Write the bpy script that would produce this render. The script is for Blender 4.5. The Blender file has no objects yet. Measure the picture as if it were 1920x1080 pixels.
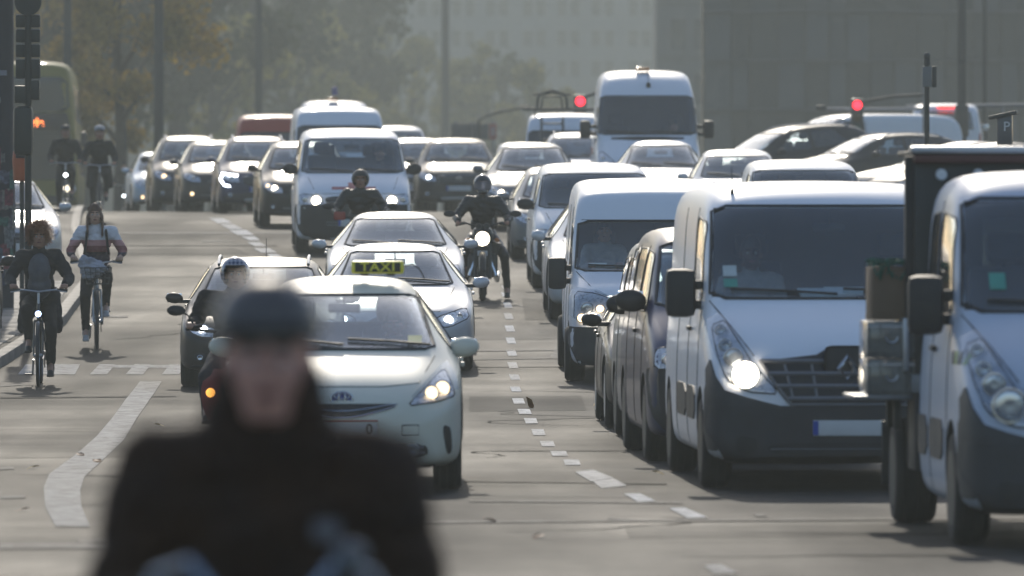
import bpy, bmesh, math, random
from mathutils import Vector, Matrix, Euler
from mathutils.bvhtree import BVHTree
R = math.radians
rnd = random.Random(7)
sc = bpy.context.scene
COL = sc.collection

# ------------------------------------------------------------------ camera, world, sun, exposure
FPX = 16000.0          # focal length in photo pixels (300 mm on a 36 mm sensor)
CAMZ = 2.15
HOR = 350.0            # photo row of the horizon
cam_d = bpy.data.cameras.new('camera')
cam = bpy.data.objects.new('camera', cam_d); COL.objects.link(cam)
cam_d.lens = 300; cam_d.sensor_width = 36
cam_d.clip_start = 0.5; cam_d.clip_end = 6000
cam.location = (0, 0, CAMZ)
cam.rotation_euler = (R(90) - math.atan((540 - HOR) / FPX), 0, 0)
cam_d.dof.use_dof = True
cam_d.dof.focus_distance = 88
cam_d.dof.aperture_fstop = 4.3
sc.camera = cam

SUN_EL, SUN_AZ = 27.0, -2.5      # degrees; azimuth to the right of the view
w = bpy.data.worlds.new('World'); sc.world = w; w.use_nodes = True
wn = w.node_tree; wn.nodes.clear()
sky = wn.nodes.new('ShaderNodeTexSky'); sky.sky_type = 'NISHITA'; sky.sun_disc = False
sky.sun_elevation = R(SUN_EL); sky.sun_rotation = R(SUN_AZ)
sky.air_density = 1.0; sky.dust_density = 1.2; sky.ozone_density = 2.0
bg = wn.nodes.new('ShaderNodeBackground'); bg.inputs['Strength'].default_value = 0.15
wo = wn.nodes.new('ShaderNodeOutputWorld')
wn.links.new(sky.outputs[0], bg.inputs[0]); wn.links.new(bg.outputs[0], wo.inputs[0])
sd = bpy.data.lights.new('sun', 'SUN'); sd.energy = 2.0; sd.angle = R(0.6); sd.color = (1.0, 0.91, 0.77)
sun = bpy.data.objects.new('sun', sd); COL.objects.link(sun)
sv = Vector((math.sin(R(SUN_AZ)) * math.cos(R(SUN_EL)), math.cos(R(SUN_AZ)) * math.cos(R(SUN_EL)), math.sin(R(SUN_EL))))
sun.rotation_euler = (-sv).to_track_quat('-Z', 'Y').to_euler()
sun.location = (0, 60, 80)
sc.view_settings.view_transform = 'Standard'; sc.view_settings.look = 'None'
sc.view_settings.gamma = 1; sc.view_settings.use_curve_mapping = False
sc.view_settings.exposure = 0.2
cy = sc.cycles
cy.max_bounces = 7; cy.diffuse_bounces = 2; cy.glossy_bounces = 3; cy.transmission_bounces = 3
cy.transparent_max_bounces = 14; cy.volume_bounces = 0
cy.caustics_reflective = False; cy.caustics_refractive = False
cy.sample_clamp_indirect = 4.0; cy.use_denoising = True
cy.use_adaptive_sampling = True; cy.adaptive_threshold = 0.02

# ------------------------------------------------------------------ ground shape
PROF = [(-60, -2.15), (20, -2.1), (40, -2.16), (52, -2.22), (63, -2.25), (75, -2.26), (88, -2.25), (95, -2.18), (104, -1.96), (112, -1.72),
        (122, -1.49), (131, -1.30), (140, -1.08), (150, -0.82), (160, -0.63), (170, -0.55), (180, -0.53), (192, -0.57), (222, -0.78),
        (260, -1.05), (400, -2.5), (1500, -2.6), (4000, -2.6)]
def base_h(y):
    if y <= PROF[0][0]: return PROF[0][1]
    for i in range(len(PROF) - 1):
        a, b = PROF[i], PROF[i + 1]
        if y <= b[0]:
            def sl(k):
                if k <= 0 or k >= len(PROF) - 1: return 0
                s0 = (PROF[k][1] - PROF[k-1][1]) / (PROF[k][0] - PROF[k-1][0]); s1 = (PROF[k+1][1] - PROF[k][1]) / (PROF[k+1][0] - PROF[k][0])
                if s0 * s1 <= 0: return 0
                return 2 * s0 * s1 / (s0 + s1)
            L = b[0] - a[0]; t = (y - a[0]) / L; m0, m1 = sl(i) * L, sl(i + 1) * L
            return (2*t**3 - 3*t*t + 1) * a[1] + (t**3 - 2*t*t + t) * m0 + (-2*t**3 + 3*t*t) * b[1] + (t**3 - t*t) * m1
    return PROF[-1][1]
def ss(t): t = max(0, min(1, t)); return t * t * (3 - 2 * t)
def gz(x, y):
    h = base_h(y)
    k = ss((x - 4.2) / 1.3) * ss((y - 168) / 14)
    if k > 0:
        hr = -0.5 + 0.62 * ss((y - 172) / 30) + 0.25 * ss((y - 200) / 60)
        h = h * (1 - k) + hr * k
    return CAMZ + h
def slope(x, y): return math.atan((gz(x, y + 1) - gz(x, y - 1)) / 2)
def X(px, d): return (px - 960) * d / FPX
def at(px, d, up=0.0): x = X(px, d); return Vector((x, d, gz(x, d) + up))
def Zpx(py, d): return CAMZ + (HOR - py) * d / FPX      # world height seen at photo row py at distance d
def gp(px, py, up=0.0):
    lo, hi = 20.0, 176.0
    for _ in range(40):
        m = (lo + hi) / 2
        if HOR - base_h(m) * FPX / m > py: lo = m
        else: hi = m
    return at(px, lo, up)

# ------------------------------------------------------------------ helpers
def tag(o, label=None, cat=None, group=None, kind=None):
    if label: o['label'] = label
    if cat: o['category'] = cat
    if group: o['group'] = group
    if kind: o['kind'] = kind
    return o
def link(name, me, parent=None, mat=None, smooth=None):
    o = bpy.data.objects.new(name, me); COL.objects.link(o)
    if mat is not None and len(me.materials) == 0: me.materials.append(mat)
    if parent is not None: o.parent = parent
    return o
def empty(name, loc, rot=(0, 0, 0), label=None, cat=None, group=None):
    o = bpy.data.objects.new(name, None); COL.objects.link(o)
    o.location = loc; o.rotation_euler = rot; o.empty_display_size = .2
    return tag(o, label, cat, group)
def to_mesh(bm, name, mat=None, angle=35, recalc=True):
    if recalc: bmesh.ops.recalc_face_normals(bm, faces=bm.faces)
    me = bpy.data.meshes.new(name); bm.to_mesh(me); bm.free()
    if mat is not None:
        for m in (mat if isinstance(mat, (list, tuple)) else [mat]): me.materials.append(m)
    if angle:
        me.polygons.foreach_set('use_smooth', [True] * len(me.polygons))
        me.set_sharp_from_angle(angle=R(angle))
    return me
def obj(name, bm, mat, parent=None, angle=35): return link(name, to_mesh(bm, name, mat, angle), parent)
def box(bm, c, s, rot=None, bev=0.0):
    g = bmesh.ops.create_cube(bm, size=1.0); vs = g['verts']
    bmesh.ops.scale(bm, vec=s, verts=vs)
    if bev > 0:
        es = list({e for v in vs for e in v.link_edges})
        r = bmesh.ops.bevel(bm, geom=es, offset=bev, segments=2, affect='EDGES', profile=.6)
        vs = list({v for f in r['faces'] for v in f.verts} | {v for v in vs if v.is_valid})
    if rot is not None: bmesh.ops.rotate(bm, cent=(0, 0, 0), matrix=Euler(rot).to_matrix(), verts=vs)
    bmesh.ops.translate(bm, vec=c, verts=vs)
    return vs
def cone(bm, p0, p1, r0, r1=None, seg=12, caps=True):
    p0, p1 = Vector(p0), Vector(p1); r1 = r0 if r1 is None else r1
    d = p1 - p0; L = d.length
    if L < 1e-6: return []
    g = bmesh.ops.create_cone(bm, cap_ends=caps, segments=seg, radius1=r0, radius2=r1, depth=L)
    q = d.to_track_quat('Z', 'Y').to_matrix().to_4x4()
    bmesh.ops.transform(bm, matrix=Matrix.Translation((p0 + p1) / 2) @ q, verts=g['verts'])
    return g['verts']
def ball(bm, c, r, scale=(1, 1, 1), seg=14, rot=None):
    g = bmesh.ops.create_uvsphere(bm, u_segments=seg, v_segments=max(6, seg // 2 + 1), radius=r)
    M = Matrix.Diagonal((*scale, 1))
    if rot is not None: M = Euler(rot).to_matrix().to_4x4() @ M
    bmesh.ops.transform(bm, matrix=Matrix.Translation(c) @ M, verts=g['verts'])
    return g['verts']
def caps(bm, p0, r0, p1, r1, seg=12):
    cone(bm, p0, p1, r0, r1, seg); ball(bm, p0, r0, seg=seg); ball(bm, p1, r1, seg=seg)
def tube(bm, pts, r, seg=8, closed=False):
    pts = [Vector(p) for p in pts]; n = len(pts); rings = []
    up = None
    for i, p in enumerate(pts):
        a = pts[i - 1] if (i > 0 or closed) else p; b = pts[(i + 1) % n] if (i < n - 1 or closed) else p
        t = (b - a).normalized()
        if up is None: up = Vector((0, 0, 1)) if abs(t.z) < .9 else Vector((1, 0, 0))
        u = t.cross(up).normalized(); v = u.cross(t).normalized(); up = v
        rr = r[i] if isinstance(r, (list, tuple)) else r
        rings.append([bm.verts.new(p + (u * math.cos(2*math.pi*k/seg) + v * math.sin(2*math.pi*k/seg)) * rr) for k in range(seg)])
    for i in range(n if closed else n - 1):
        A, B = rings[i], rings[(i + 1) % n]
        for k in range(seg): bm.faces.new((A[k], A[(k+1) % seg], B[(k+1) % seg], B[k]))
    if not closed: bm.faces.new(rings[0]); bm.faces.new(rings[-1][::-1])
def torus(bm, c, Rr, r, axis='X', seg=36, ms=8, a0=0, a1=360):
    full = abs(a1 - a0) >= 360; pts = []
    n = seg if full else seg + 1
    for k in range(n):
        a = R(a0 + (a1 - a0) * k / seg)
        if axis == 'X': p = (0, math.cos(a) * Rr, math.sin(a) * Rr)
        elif axis == 'Y': p = (math.cos(a) * Rr, 0, math.sin(a) * Rr)
        else: p = (math.cos(a) * Rr, math.sin(a) * Rr, 0)
        pts.append(Vector(c) + Vector(p))
    rings = []
    for k in range(n):
        a = R(a0 + (a1 - a0) * k / seg); rad = (pts[k] - Vector(c)).normalized()
        ax = {'X': Vector((1,0,0)), 'Y': Vector((0,1,0)), 'Z': Vector((0,0,1))}[axis]
        rings.append([bm.verts.new(pts[k] + (rad * math.cos(2*math.pi*j/ms) + ax * math.sin(2*math.pi*j/ms)) * r) for j in range(ms)])
    for i in range(n if full else n - 1):
        A, B = rings[i], rings[(i + 1) % n]
        for j in range(ms): bm.faces.new((A[j], A[(j+1) % ms], B[(j+1) % ms], B[j]))
def lathe(bm, prof, axis='X', seg=32, c=(0, 0, 0)):
    rings = []
    for (a, r) in prof:
        ring = []
        for k in range(seg):
            t = 2 * math.pi * k / seg
            p = {'X': (a, r*math.cos(t), r*math.sin(t)), 'Y': (r*math.cos(t), a, r*math.sin(t)), 'Z': (r*math.cos(t), r*math.sin(t), a)}[axis]
            ring.append(bm.verts.new(Vector(c) + Vector(p)))
        rings.append(ring)
    for i in range(len(rings) - 1):
        A, B = rings[i], rings[i+1]
        for k in range(seg): bm.faces.new((A[k], A[(k+1) % seg], B[(k+1) % seg], B[k]))
    bm.faces.new(rings[0]); bm.faces.new(rings[-1][::-1])
def prism(bm, poly, axis, lo, hi):
    A, B = [], []
    for (u, v) in poly:
        if axis == 'Y': A.append(bm.verts.new((u, lo, v))); B.append(bm.verts.new((u, hi, v)))
        elif axis == 'X': A.append(bm.verts.new((lo, u, v))); B.append(bm.verts.new((hi, u, v)))
        else: A.append(bm.verts.new((u, v, lo))); B.append(bm.verts.new((u, v, hi)))
    bm.faces.new(A); bm.faces.new(B[::-1]); n = len(A)
    for i in range(n): bm.faces.new((A[i], B[i], B[(i+1) % n], A[(i+1) % n]))
def work_dg():
    with bpy.context.temp_override(scene=WORK, view_layer=WORK.view_layers[0]):
        g = bpy.context.evaluated_depsgraph_get(); g.update(); return g
WORK = bpy.data.scenes.new('work')       # modifiers are evaluated in an empty scene of their own, then the scene is dropped
def mods_apply(me, mods):
    WC = WORK.collection
    o = bpy.data.objects.new('tmp', me); WC.objects.link(o); extra = []
    for m in mods:
        md = o.modifiers.new(m[0], m[0])
        for k, v in m[1].items():
            if k == 'object': WC.objects.link(v); extra.append(v)
            setattr(md, k, v)
    dg = work_dg()
    out = bpy.data.meshes.new_from_object(o.evaluated_get(dg), depsgraph=dg)
    bpy.data.objects.remove(o)
    for e in extra: bpy.data.objects.remove(e)
    return out

# ------------------------------------------------------------------ materials
MATS = {}
def nm(name):
    m = bpy.data.materials.new(name); m.use_nodes = True
    return m, m.node_tree, m.node_tree.nodes['Principled BSDF']
def pmat(name, col, rough=.5, metal=0.0, coat=0.0, noise=0.12, nscale=6.0, bump=0.0, bscale=60.0, rvar=.08, spec=None, emis=None, estr=0):
    if name in MATS: return MATS[name]
    m, nt, b = nm(name); N, Lk = nt.nodes, nt.links
    tc = N.new('ShaderNodeTexCoord'); nz = N.new('ShaderNodeTexNoise'); nz.inputs['Scale'].default_value = nscale
    nz.inputs['Detail'].default_value = 5; Lk.new(tc.outputs['Object'], nz.inputs['Vector'])
    cr = N.new('ShaderNodeMapRange'); cr.inputs[1].default_value = .3; cr.inputs[2].default_value = .7
    cr.inputs[3].default_value = 1 - noise; cr.inputs[4].default_value = 1 + noise * .6
    Lk.new(nz.outputs[0], cr.inputs[0])
    mx = N.new('ShaderNodeVectorMath'); mx.operation = 'SCALE'; mx.inputs[0].default_value = col
    Lk.new(cr.outputs[0], mx.inputs['Scale']); Lk.new(mx.outputs[0], b.inputs['Base Color'])
    rr = N.new('ShaderNodeMapRange'); rr.inputs[1].default_value = .3; rr.inputs[2].default_value = .7
    rr.inputs[3].default_value = max(0, rough - rvar); rr.inputs[4].default_value = min(1, rough + rvar)
    Lk.new(nz.outputs[0], rr.inputs[0]); Lk.new(rr.outputs[0], b.inputs['Roughness'])
    b.inputs['Metallic'].default_value = metal; b.inputs['Coat Weight'].default_value = coat; b.inputs['Coat Roughness'].default_value = .06
    if spec is not None: b.inputs['Specular IOR Level'].default_value = spec
    if bump > 0:
        n2 = N.new('ShaderNodeTexNoise'); n2.inputs['Scale'].default_value = bscale; n2.inputs['Detail'].default_value = 6
        Lk.new(tc.outputs['Object'], n2.inputs['Vector'])
        bp = N.new('ShaderNodeBump'); bp.inputs['Strength'].default_value = bump; bp.inputs['Distance'].default_value = .02
        Lk.new(n2.outputs[0], bp.inputs['Height']); Lk.new(bp.outputs[0], b.inputs['Normal'])
    if emis is not None: b.inputs['Emission Color'].default_value = (*emis, 1); b.inputs['Emission Strength'].default_value = estr
    MATS[name] = m; return m
def paint(name, col, metal=0.0, rough=.32, dirt=.25):
    """car paint with clear coat and road film that thickens towards the sills"""
    if name in MATS: return MATS[name]
    m, nt, b = nm(name); N, Lk = nt.nodes, nt.links
    tc = N.new('ShaderNodeTexCoord'); nz = N.new('ShaderNodeTexNoise'); nz.inputs['Scale'].default_value = 2.3; nz.inputs['Detail'].default_value = 7
    Lk.new(tc.outputs['Object'], nz.inputs['Vector'])
    sp = N.new('ShaderNodeSeparateXYZ'); Lk.new(tc.outputs['Object'], sp.inputs[0])
    lo = N.new('ShaderNodeMapRange'); lo.inputs[1].default_value = .25; lo.inputs[2].default_value = 1.0; lo.inputs[3].default_value = .85; lo.inputs[4].default_value = .12
    Lk.new(sp.outputs['Z'], lo.inputs[0])
    mu = N.new('ShaderNodeMath'); mu.operation = 'MULTIPLY'; Lk.new(nz.outputs[0], mu.inputs[0]); Lk.new(lo.outputs[0], mu.inputs[1])
    m2 = N.new('ShaderNodeMath'); m2.operation = 'MULTIPLY'; m2.inputs[1].default_value = dirt * 2; m2.use_clamp = True; Lk.new(mu.outputs[0], m2.inputs[0])
    mix = N.new('ShaderNodeMix'); mix.data_type = 'RGBA'; mix.inputs[6].default_value = (*col, 1); mix.inputs[7].default_value = (.17, .15, .13, 1)
    Lk.new(m2.outputs[0], mix.inputs[0]); Lk.new(mix.outputs[2], b.inputs['Base Color'])
    ad = N.new('ShaderNodeMath'); ad.operation = 'MULTIPLY_ADD'; ad.inputs[1].default_value = .5; ad.inputs[2].default_value = rough + .10; Lk.new(m2.outputs[0], ad.inputs[0])
    Lk.new(ad.outputs[0], b.inputs['Roughness'])
    b.inputs['Metallic'].default_value = metal
    b.inputs['Coat Weight'].default_value = .22; b.inputs['Coat Roughness'].default_value = .08; b.inputs['Specular IOR Level'].default_value = .22
    # the inside of the shell is dark trim: two-sided by geometry, not by viewer
    MATS[name] = m; return m
def glass_mat(name, tint, refl=1.0):
    m = bpy.data.materials.new(name); m.use_nodes = True; nt = m.node_tree; N, Lk = nt.nodes, nt.links; N.clear()
    o = N.new('ShaderNodeOutputMaterial'); tr = N.new('ShaderNodeBsdfTransparent'); tr.inputs[0].default_value = (*tint, 1)
    gl = N.new('ShaderNodeBsdfGlossy'); gl.inputs['Roughness'].default_value = .07; gl.inputs[0].default_value = (.95, .97, 1, 1)
    fr = N.new('ShaderNodeFresnel'); fr.inputs[0].default_value = 1.5
    ge = N.new('ShaderNodeNewGeometry'); ior = N.new('ShaderNodeMapRange'); ior.inputs[3].default_value = 1.5; ior.inputs[4].default_value = 1 / 1.5
    Lk.new(ge.outputs['Backfacing'], ior.inputs[0]); Lk.new(ior.outputs[0], fr.inputs[0])      # same surface reflection from both faces of the pane
    mm = N.new('ShaderNodeMath'); mm.operation = 'MULTIPLY_ADD'; mm.inputs[1].default_value = 1.25 * refl; mm.inputs[2].default_value = .01; mm.use_clamp = True
    Lk.new(fr.outputs[0], mm.inputs[0])
    # thin film of dust that takes the light
    df = N.new('ShaderNodeBsdfDiffuse'); df.inputs[0].default_value = (.45, .45, .43, 1)
    tc = N.new('ShaderNodeTexCoord'); nz = N.new('ShaderNodeTexNoise'); nz.inputs['Scale'].default_value = 3; nz.inputs['Detail'].default_value = 6
    Lk.new(tc.outputs['Object'], nz.inputs['Vector'])
    mr = N.new('ShaderNodeMapRange'); mr.inputs[3].default_value = .01; mr.inputs[4].default_value = .05; Lk.new(nz.outputs[0], mr.inputs[0])
    mx = N.new('ShaderNodeMixShader'); Lk.new(mr.outputs[0], mx.inputs[0]); Lk.new(tr.outputs[0], mx.inputs[1]); Lk.new(df.outputs[0], mx.inputs[2])
    mx2 = N.new('ShaderNodeMixShader'); Lk.new(mm.outputs[0], mx2.inputs[0]); Lk.new(mx.outputs[0], mx2.inputs[1]); Lk.new(gl.outputs[0], mx2.inputs[2])
    Lk.new(mx2.outputs[0], o.inputs[0]); MATS[name] = m; return m
def emit(name, col, s):
    if name in MATS: return MATS[name]
    m = bpy.data.materials.new(name); m.use_nodes = True; nt = m.node_tree; N = nt.nodes; N.clear()
    o = N.new('ShaderNodeOutputMaterial'); e = N.new('ShaderNodeEmission'); e.inputs[0].default_value = (*col, 1); e.inputs[1].default_value = s
    nt.links.new(e.outputs[0], o.inputs[0]); MATS[name] = m; return m
GLASS = glass_mat('window_glass', (.90, .94, .95))
DGLASS = glass_mat('tinted_glass', (.42, .47, .48))
LENS = glass_mat('lamp_lens', (.86, .88, .9), .6)
TYRE = pmat('tyre_rubber', (.022, .021, .02), .8, noise=.3, bump=.3, bscale=30)
BLK = pmat('black_plastic', (.016, .017, .019), .55, noise=.25)
DGREY = pmat('dark_grey_plastic', (.034, .036, .040), .6, noise=.25)
TRIM = pmat('interior_trim', (.05, .05, .055), .8, noise=.2)
SEAT = pmat('seat_fabric', (.035, .037, .045), .9, noise=.2)
CHROME = pmat('chrome', (.7, .71, .73), .16, 1.0, noise=.05)
ALU = pmat('aluminium', (.45, .46, .48), .4, .9, noise=.1)
STEEL = pmat('galvanised_steel', (.22, .23, .24), .5, .6, noise=.2)
DSTEEL = pmat('dark_painted_steel', (.035, .04, .038), .55, .0, noise=.3)
REFL = pmat('lamp_reflector', (.66, .69, .74), .3, .35, noise=.3, nscale=25)
MGREY = pmat('mid_grey_plastic', (.17, .175, .19), .45, noise=.15)
PLATE = pmat('plate_white', (.62, .63, .63), .45, noise=.06)
EUBLUE = pmat('plate_blue', (.02, .07, .38), .45)
AMBER = pmat('amber_lens', (.5, .16, .03), .25)
REDL = pmat('red_lens', (.35, .02, .02), .25)
PAPER = pmat('paper', (.62, .66, .66), .8)
W_ON = emit('headlamp_light', (1.0, .86, .66), 16)
W_COOL = emit('headlamp_cool_light', (.9, .95, 1.0), 12)
W_DIM = emit('sidelamp_light', (1.0, .72, .42), 3.5)
AMB_ON = emit('indicator_light', (1.0, .42, .08), 3)
SKIN = pmat('skin', (.42, .22, .15), .55, noise=.2, nscale=14)
PAINT0 = paint('paint_default', (.5, .5, .5))
LAMP0 = pmat('lamp_unlit', (.55, .56, .58), .2, .8)
# ------------------------------------------------------------------ vehicles: lofted shells cut open by booleans, parts laid on the shell
def half_section(s, inset=0.0):
    w, zb, wb, zt, wt, zlo = s['w'] - inset * 1.2, s['zb'], s['wb'] - inset, s['zt'] - inset, s['wt'] - inset, s['zlo'] + inset * 2.2
    w = max(w, .05); wt = max(wt, .05); wb = max(wb, .05)
    zt = max(zt, zlo + .12); zb = min(zb, zt - .015); e = min(s.get('e', .10), .4 * (zt - zb) + .01)
    b = s.get('bulge', 0.0)
    return [(0, zlo), (w*.55, zlo), (w*.93, zlo), (w, zlo + min(.1, (zb-zlo)*.25)), (w, zlo + (zb-zlo)*.5), (wb*.35 + w*.65, zlo + (zb-zlo)*.86), (wb, zb),
            (wb*.5 + wt*.5 + b, (zb+zt-e)/2), (wt, zt - e), (wt*.86, zt - e*.22), (wt*.45, zt - .004), (0, zt + .004)]
def loft(sts, inset=0.0, lv=2):
    bm = bmesh.new(); rings = []
    for s in sts:
        h = half_section(s, inset); ring = [bm.verts.new((x, s['y'], z)) for x, z in h]
        ringL = [ring[0]] + [bm.verts.new((-x, s['y'], z)) for x, z in h[1:-1]] + [ring[-1]]
        rings.append((ring, ringL))
    n = len(rings[0][0])
    for a in range(len(rings) - 1):
        for side in (0, 1):
            A, B = rings[a][side], rings[a+1][side]
            for i in range(n - 1):
                f = (A[i], A[i+1], B[i+1], B[i]); bm.faces.new(f if side == 0 else f[::-1])
    for a, fl in ((0, False), (-1, True)):
        Rr, Ll = rings[a]
        for i in range(n - 1):
            vs = [Rr[i], Rr[i+1], Ll[i+1], Ll[i]]; vs2 = []
            for v in vs:
                if v not in vs2: vs2.append(v)
            bm.faces.new(vs2)
    me = to_mesh(bm, 'loft', None, 0)
    if lv: me = mods_apply(me, [('SUBSURF', dict(levels=lv, render_levels=lv))])
    return me
def stations(T):
    out = []
    for row in T['st']:
        y, zlo, w, zb, wb, zt, wt = row[:7]; s = dict(y=y, zlo=zlo, w=w, zb=zb, wb=wb, zt=zt, wt=wt)
        if len(row) > 7: s['e'] = row[7]
        out.append(s)
    return out
def interp_st(sts, y):
    for i in range(len(sts) - 1):
        a, b = sts[i], sts[i+1]
        if a['y'] <= y <= b['y']:
            t = (y - a['y']) / (b['y'] - a['y']); return {k: a.get(k, .1) * (1-t) + b.get(k, .1) * t for k in ('y','zlo','w','zb','wb','zt','wt','e')}
    return dict(sts[-1])
def bvh_of(me): return BVHTree.FromPolygons([v.co[:] for v in me.vertices], [p.vertices[:] for p in me.polygons])
AX = {'F': Vector((0, 1, 0)), 'B': Vector((0, -1, 0)), 'L': Vector((1, 0, 0)), 'R': Vector((-1, 0, 0)), 'T': Vector((0, 0, -1))}
def proj(bvh, u, v, d):
    a = AX[d]
    if d in 'FB': p = Vector((u, -3 if d == 'F' else 12, v))
    elif d in 'LR': p = Vector((-4 if d == 'L' else 4, u, v))
    else: p = Vector((u, v, 6))
    for k in range(24):                       # miss: slide towards the centre until it hits
        q = p.copy()
        if d in 'FB': q.x = u * (1 - .004 * k)
        elif d in 'LR': q.z = v - .004 * k
        hit = bvh.ray_cast(q, a)
        if hit[0] is not None: return hit[0], hit[1]
    h = bvh.find_nearest(p + a * 3); return h[0], h[1]
def rows_at(poly, v):
    xs = []
    n = len(poly)
    for i in range(n):
        (a, b), (c, d) = poly[i], poly[(i+1) % n]
        if (b <= v < d) or (d <= v < b): xs.append(a + (c - a) * (v - b) / (d - b))
    return (min(xs), max(xs)) if xs else None
def rounded(poly, r=.25, it=2):
    for _ in range(it):
        q = []
        n = len(poly)
        for i in range(n):
            a, b = poly[i], poly[(i+1) % n]
            q.append((a[0] + (b[0]-a[0])*r, a[1] + (b[1]-a[1])*r)); q.append((a[0] + (b[0]-a[0])*(1-r), a[1] + (b[1]-a[1])*(1-r)))
        poly = q
    return poly
def patch(bvh, poly, d='F', off=.006, th=.012, nr=7, nc=8, rnd_=True, bm=None, rr=.2):
    """a panel lying on the shell: outline in the side or front elevation, projected, with an edge turned back"""
    own = bm is None
    if own: bm = bmesh.new()
    if rnd_: poly = rounded(poly, rr)
    vmin = min(p[1] for p in poly); vmax = max(p[1] for p in poly); H = vmax - vmin; eps = H * .002
    grid = []
    for i in range(nr + 1):
        t = (1 - math.cos(math.pi * i / nr)) / 2; v = vmin + eps + (H - 2*eps) * t
        r = rows_at(poly, v) or (poly[0][0], poly[0][0]); row = []
        for j in range(nc + 1):
            s = j / nc; s = .5 * s + .5 * (1 - math.cos(math.pi * s)) / 2
            u = r[0] + (r[1] - r[0]) * s
            p, n = proj(bvh, u, v, d)
            if n.dot(AX[d]) > 0: n = -n
            row.append((p, n))
        grid.append(row)
    V = [[bm.verts.new(p + n * off) for p, n in row] for row in grid]
    W = [[bm.verts.new(p + n * (off - th)) for p, n in row] for row in grid]
    for i in range(nr):
        for j in range(nc):
            try:
                bm.faces.new((V[i][j], V[i][j+1], V[i+1][j+1], V[i+1][j])); bm.faces.new((W[i][j], W[i+1][j], W[i+1][j+1], W[i][j+1]))
            except ValueError: pass
    bord = [(0, j) for j in range(nc)] + [(i, nc) for i in range(nr)] + [(nr, j) for j in range(nc, 0, -1)] + [(i, 0) for i in range(nr, 0, -1)]
    for k in range(len(bord)):
        a, b = bord[k], bord[(k+1) % len(bord)]
        try: bm.faces.new((V[a[0]][a[1]], W[a[0]][a[1]], W[b[0]][b[1]], V[b[0]][b[1]]))
        except ValueError: pass
    return bm
def seam(bm, bvh, pts, d='F', r=.006, off=.0, closed=False, step=.08):
    q = []
    n = len(pts)
    for i in range(n if closed else n - 1):
        a, b = Vector(pts[i]), Vector(pts[(i+1) % n]); m = max(1, int((b - a).length / step))
        for k in range(m): q.append(a.lerp(b, k / m))
    if not closed: q.append(Vector(pts[-1]))
    P = []
    for u in q:
        p, nn = proj(bvh, u.x, u.y, d)
        if nn.dot(AX[d]) > 0: nn = -nn
        P.append(p + nn * off)
    P = [P[0]] + [P[i] for i in range(1, len(P)) if (P[i] - P[i-1]).length > .004]
    if closed and (P[-1] - P[0]).length < .01: P.pop()
    tube(bm, P, r, 5, closed)
def mir(poly): return [(-a, b) for a, b in poly]

class Node:
    def __init__(s, name, me, parent=None, loc=(0, 0, 0), rot=(0, 0, 0), flag=None):
        s.name, s.me, s.parent, s.loc, s.rot, s.flag = name, me, parent, loc, rot, flag
def wheel_nodes(T, nodes):
    r, w = T['wr'], T['ww']
    dk = T.get('rim_mat'); key = (r, w, T.get('spokes', 7), dk)
    if key not in WHEELS:
        bm = bmesh.new(); lathe(bm, [(-w/2, r*.66), (-w/2, r*.9), (-w/2+.02, r*.975), (-w*.3, r), (-w*.29, r*.975), (-w*.25, r*.975), (-w*.24, r), (-w*.03, r), (-w*.02, r*.975), (w*.02, r*.975), (w*.03, r), (w*.24, r), (w*.25, r*.975), (w*.29, r*.975), (w*.3, r), (w/2-.02, r*.975), (w/2, r*.9), (w/2, r*.66)], 'X', 36)
        ty = to_mesh(bm, 'wheel', TYRE)
        bm = bmesh.new(); lathe(bm, [(-w/2-.002, r*.68), (-w/2+.005, r*.62), (-w/2+.06, r*.6), (w/2-.02, r*.6), (w/2-.01, r*.65)], 'X', 24)
        lathe(bm, [(-w/2+.01, r*.16), (-w/2+.0, r*.12), (-w/2+.05, r*.1)], 'X', 14)
        ns = T.get('spokes', 7)
        for k in range(ns):
            a = 2*math.pi*k/ns
            box(bm, (-w/2+.025, math.cos(a)*r*.36, math.sin(a)*r*.36), (.03, r*.52, r*.11), (a, 0, 0), .006)
        WHEELS[key] = (ty, to_mesh(bm, 'rim', DSTEEL if dk else ALU))
    ty, rm = WHEELS[key]
    for (yy) in T['axles']:
        for sx in (-1, 1):
            n = Node('wheel', ty, None, (sx * (T['track'] - w/2), yy, r), (0, 0, 0 if sx < 0 else math.pi)); nodes.append(n)
            nodes.append(Node('rim', rm, n))
WHEELS = {}; MIRR = {}
def seat_mesh(wd=.48):
    bm = bmesh.new(); box(bm, (0, -.1, .18), (wd, .5, .16), None, .05); box(bm, (0, .2, .52), (wd, .14, .62), (-.2, 0, 0), .05)
    return to_mesh(bm, 'seat', SEAT)
def head_mesh():
    bm = bmesh.new(); box(bm, (0, 0, 0), (.26, .11, .19), (-.15, 0, 0), .05); cone(bm, (-.05, 0, -.2), (-.05, 0, 0), .008); cone(bm, (.05, 0, -.2), (.05, 0, 0), .008)
    return to_mesh(bm, 'headrest', SEAT)
SEATM = seat_mesh(); BENCH = seat_mesh(1.15); HEADM = head_mesh()
def emblem_ring(bm, bvh, c, rx, rz, t=.007, off=.012, n=20):
    pts = [(c[0] + rx*math.cos(2*math.pi*k/n), c[1] + rz*math.sin(2*math.pi*k/n)) for k in range(n)]
    seam(bm, bvh, pts, 'F', t, off, True, step=.03)

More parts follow.
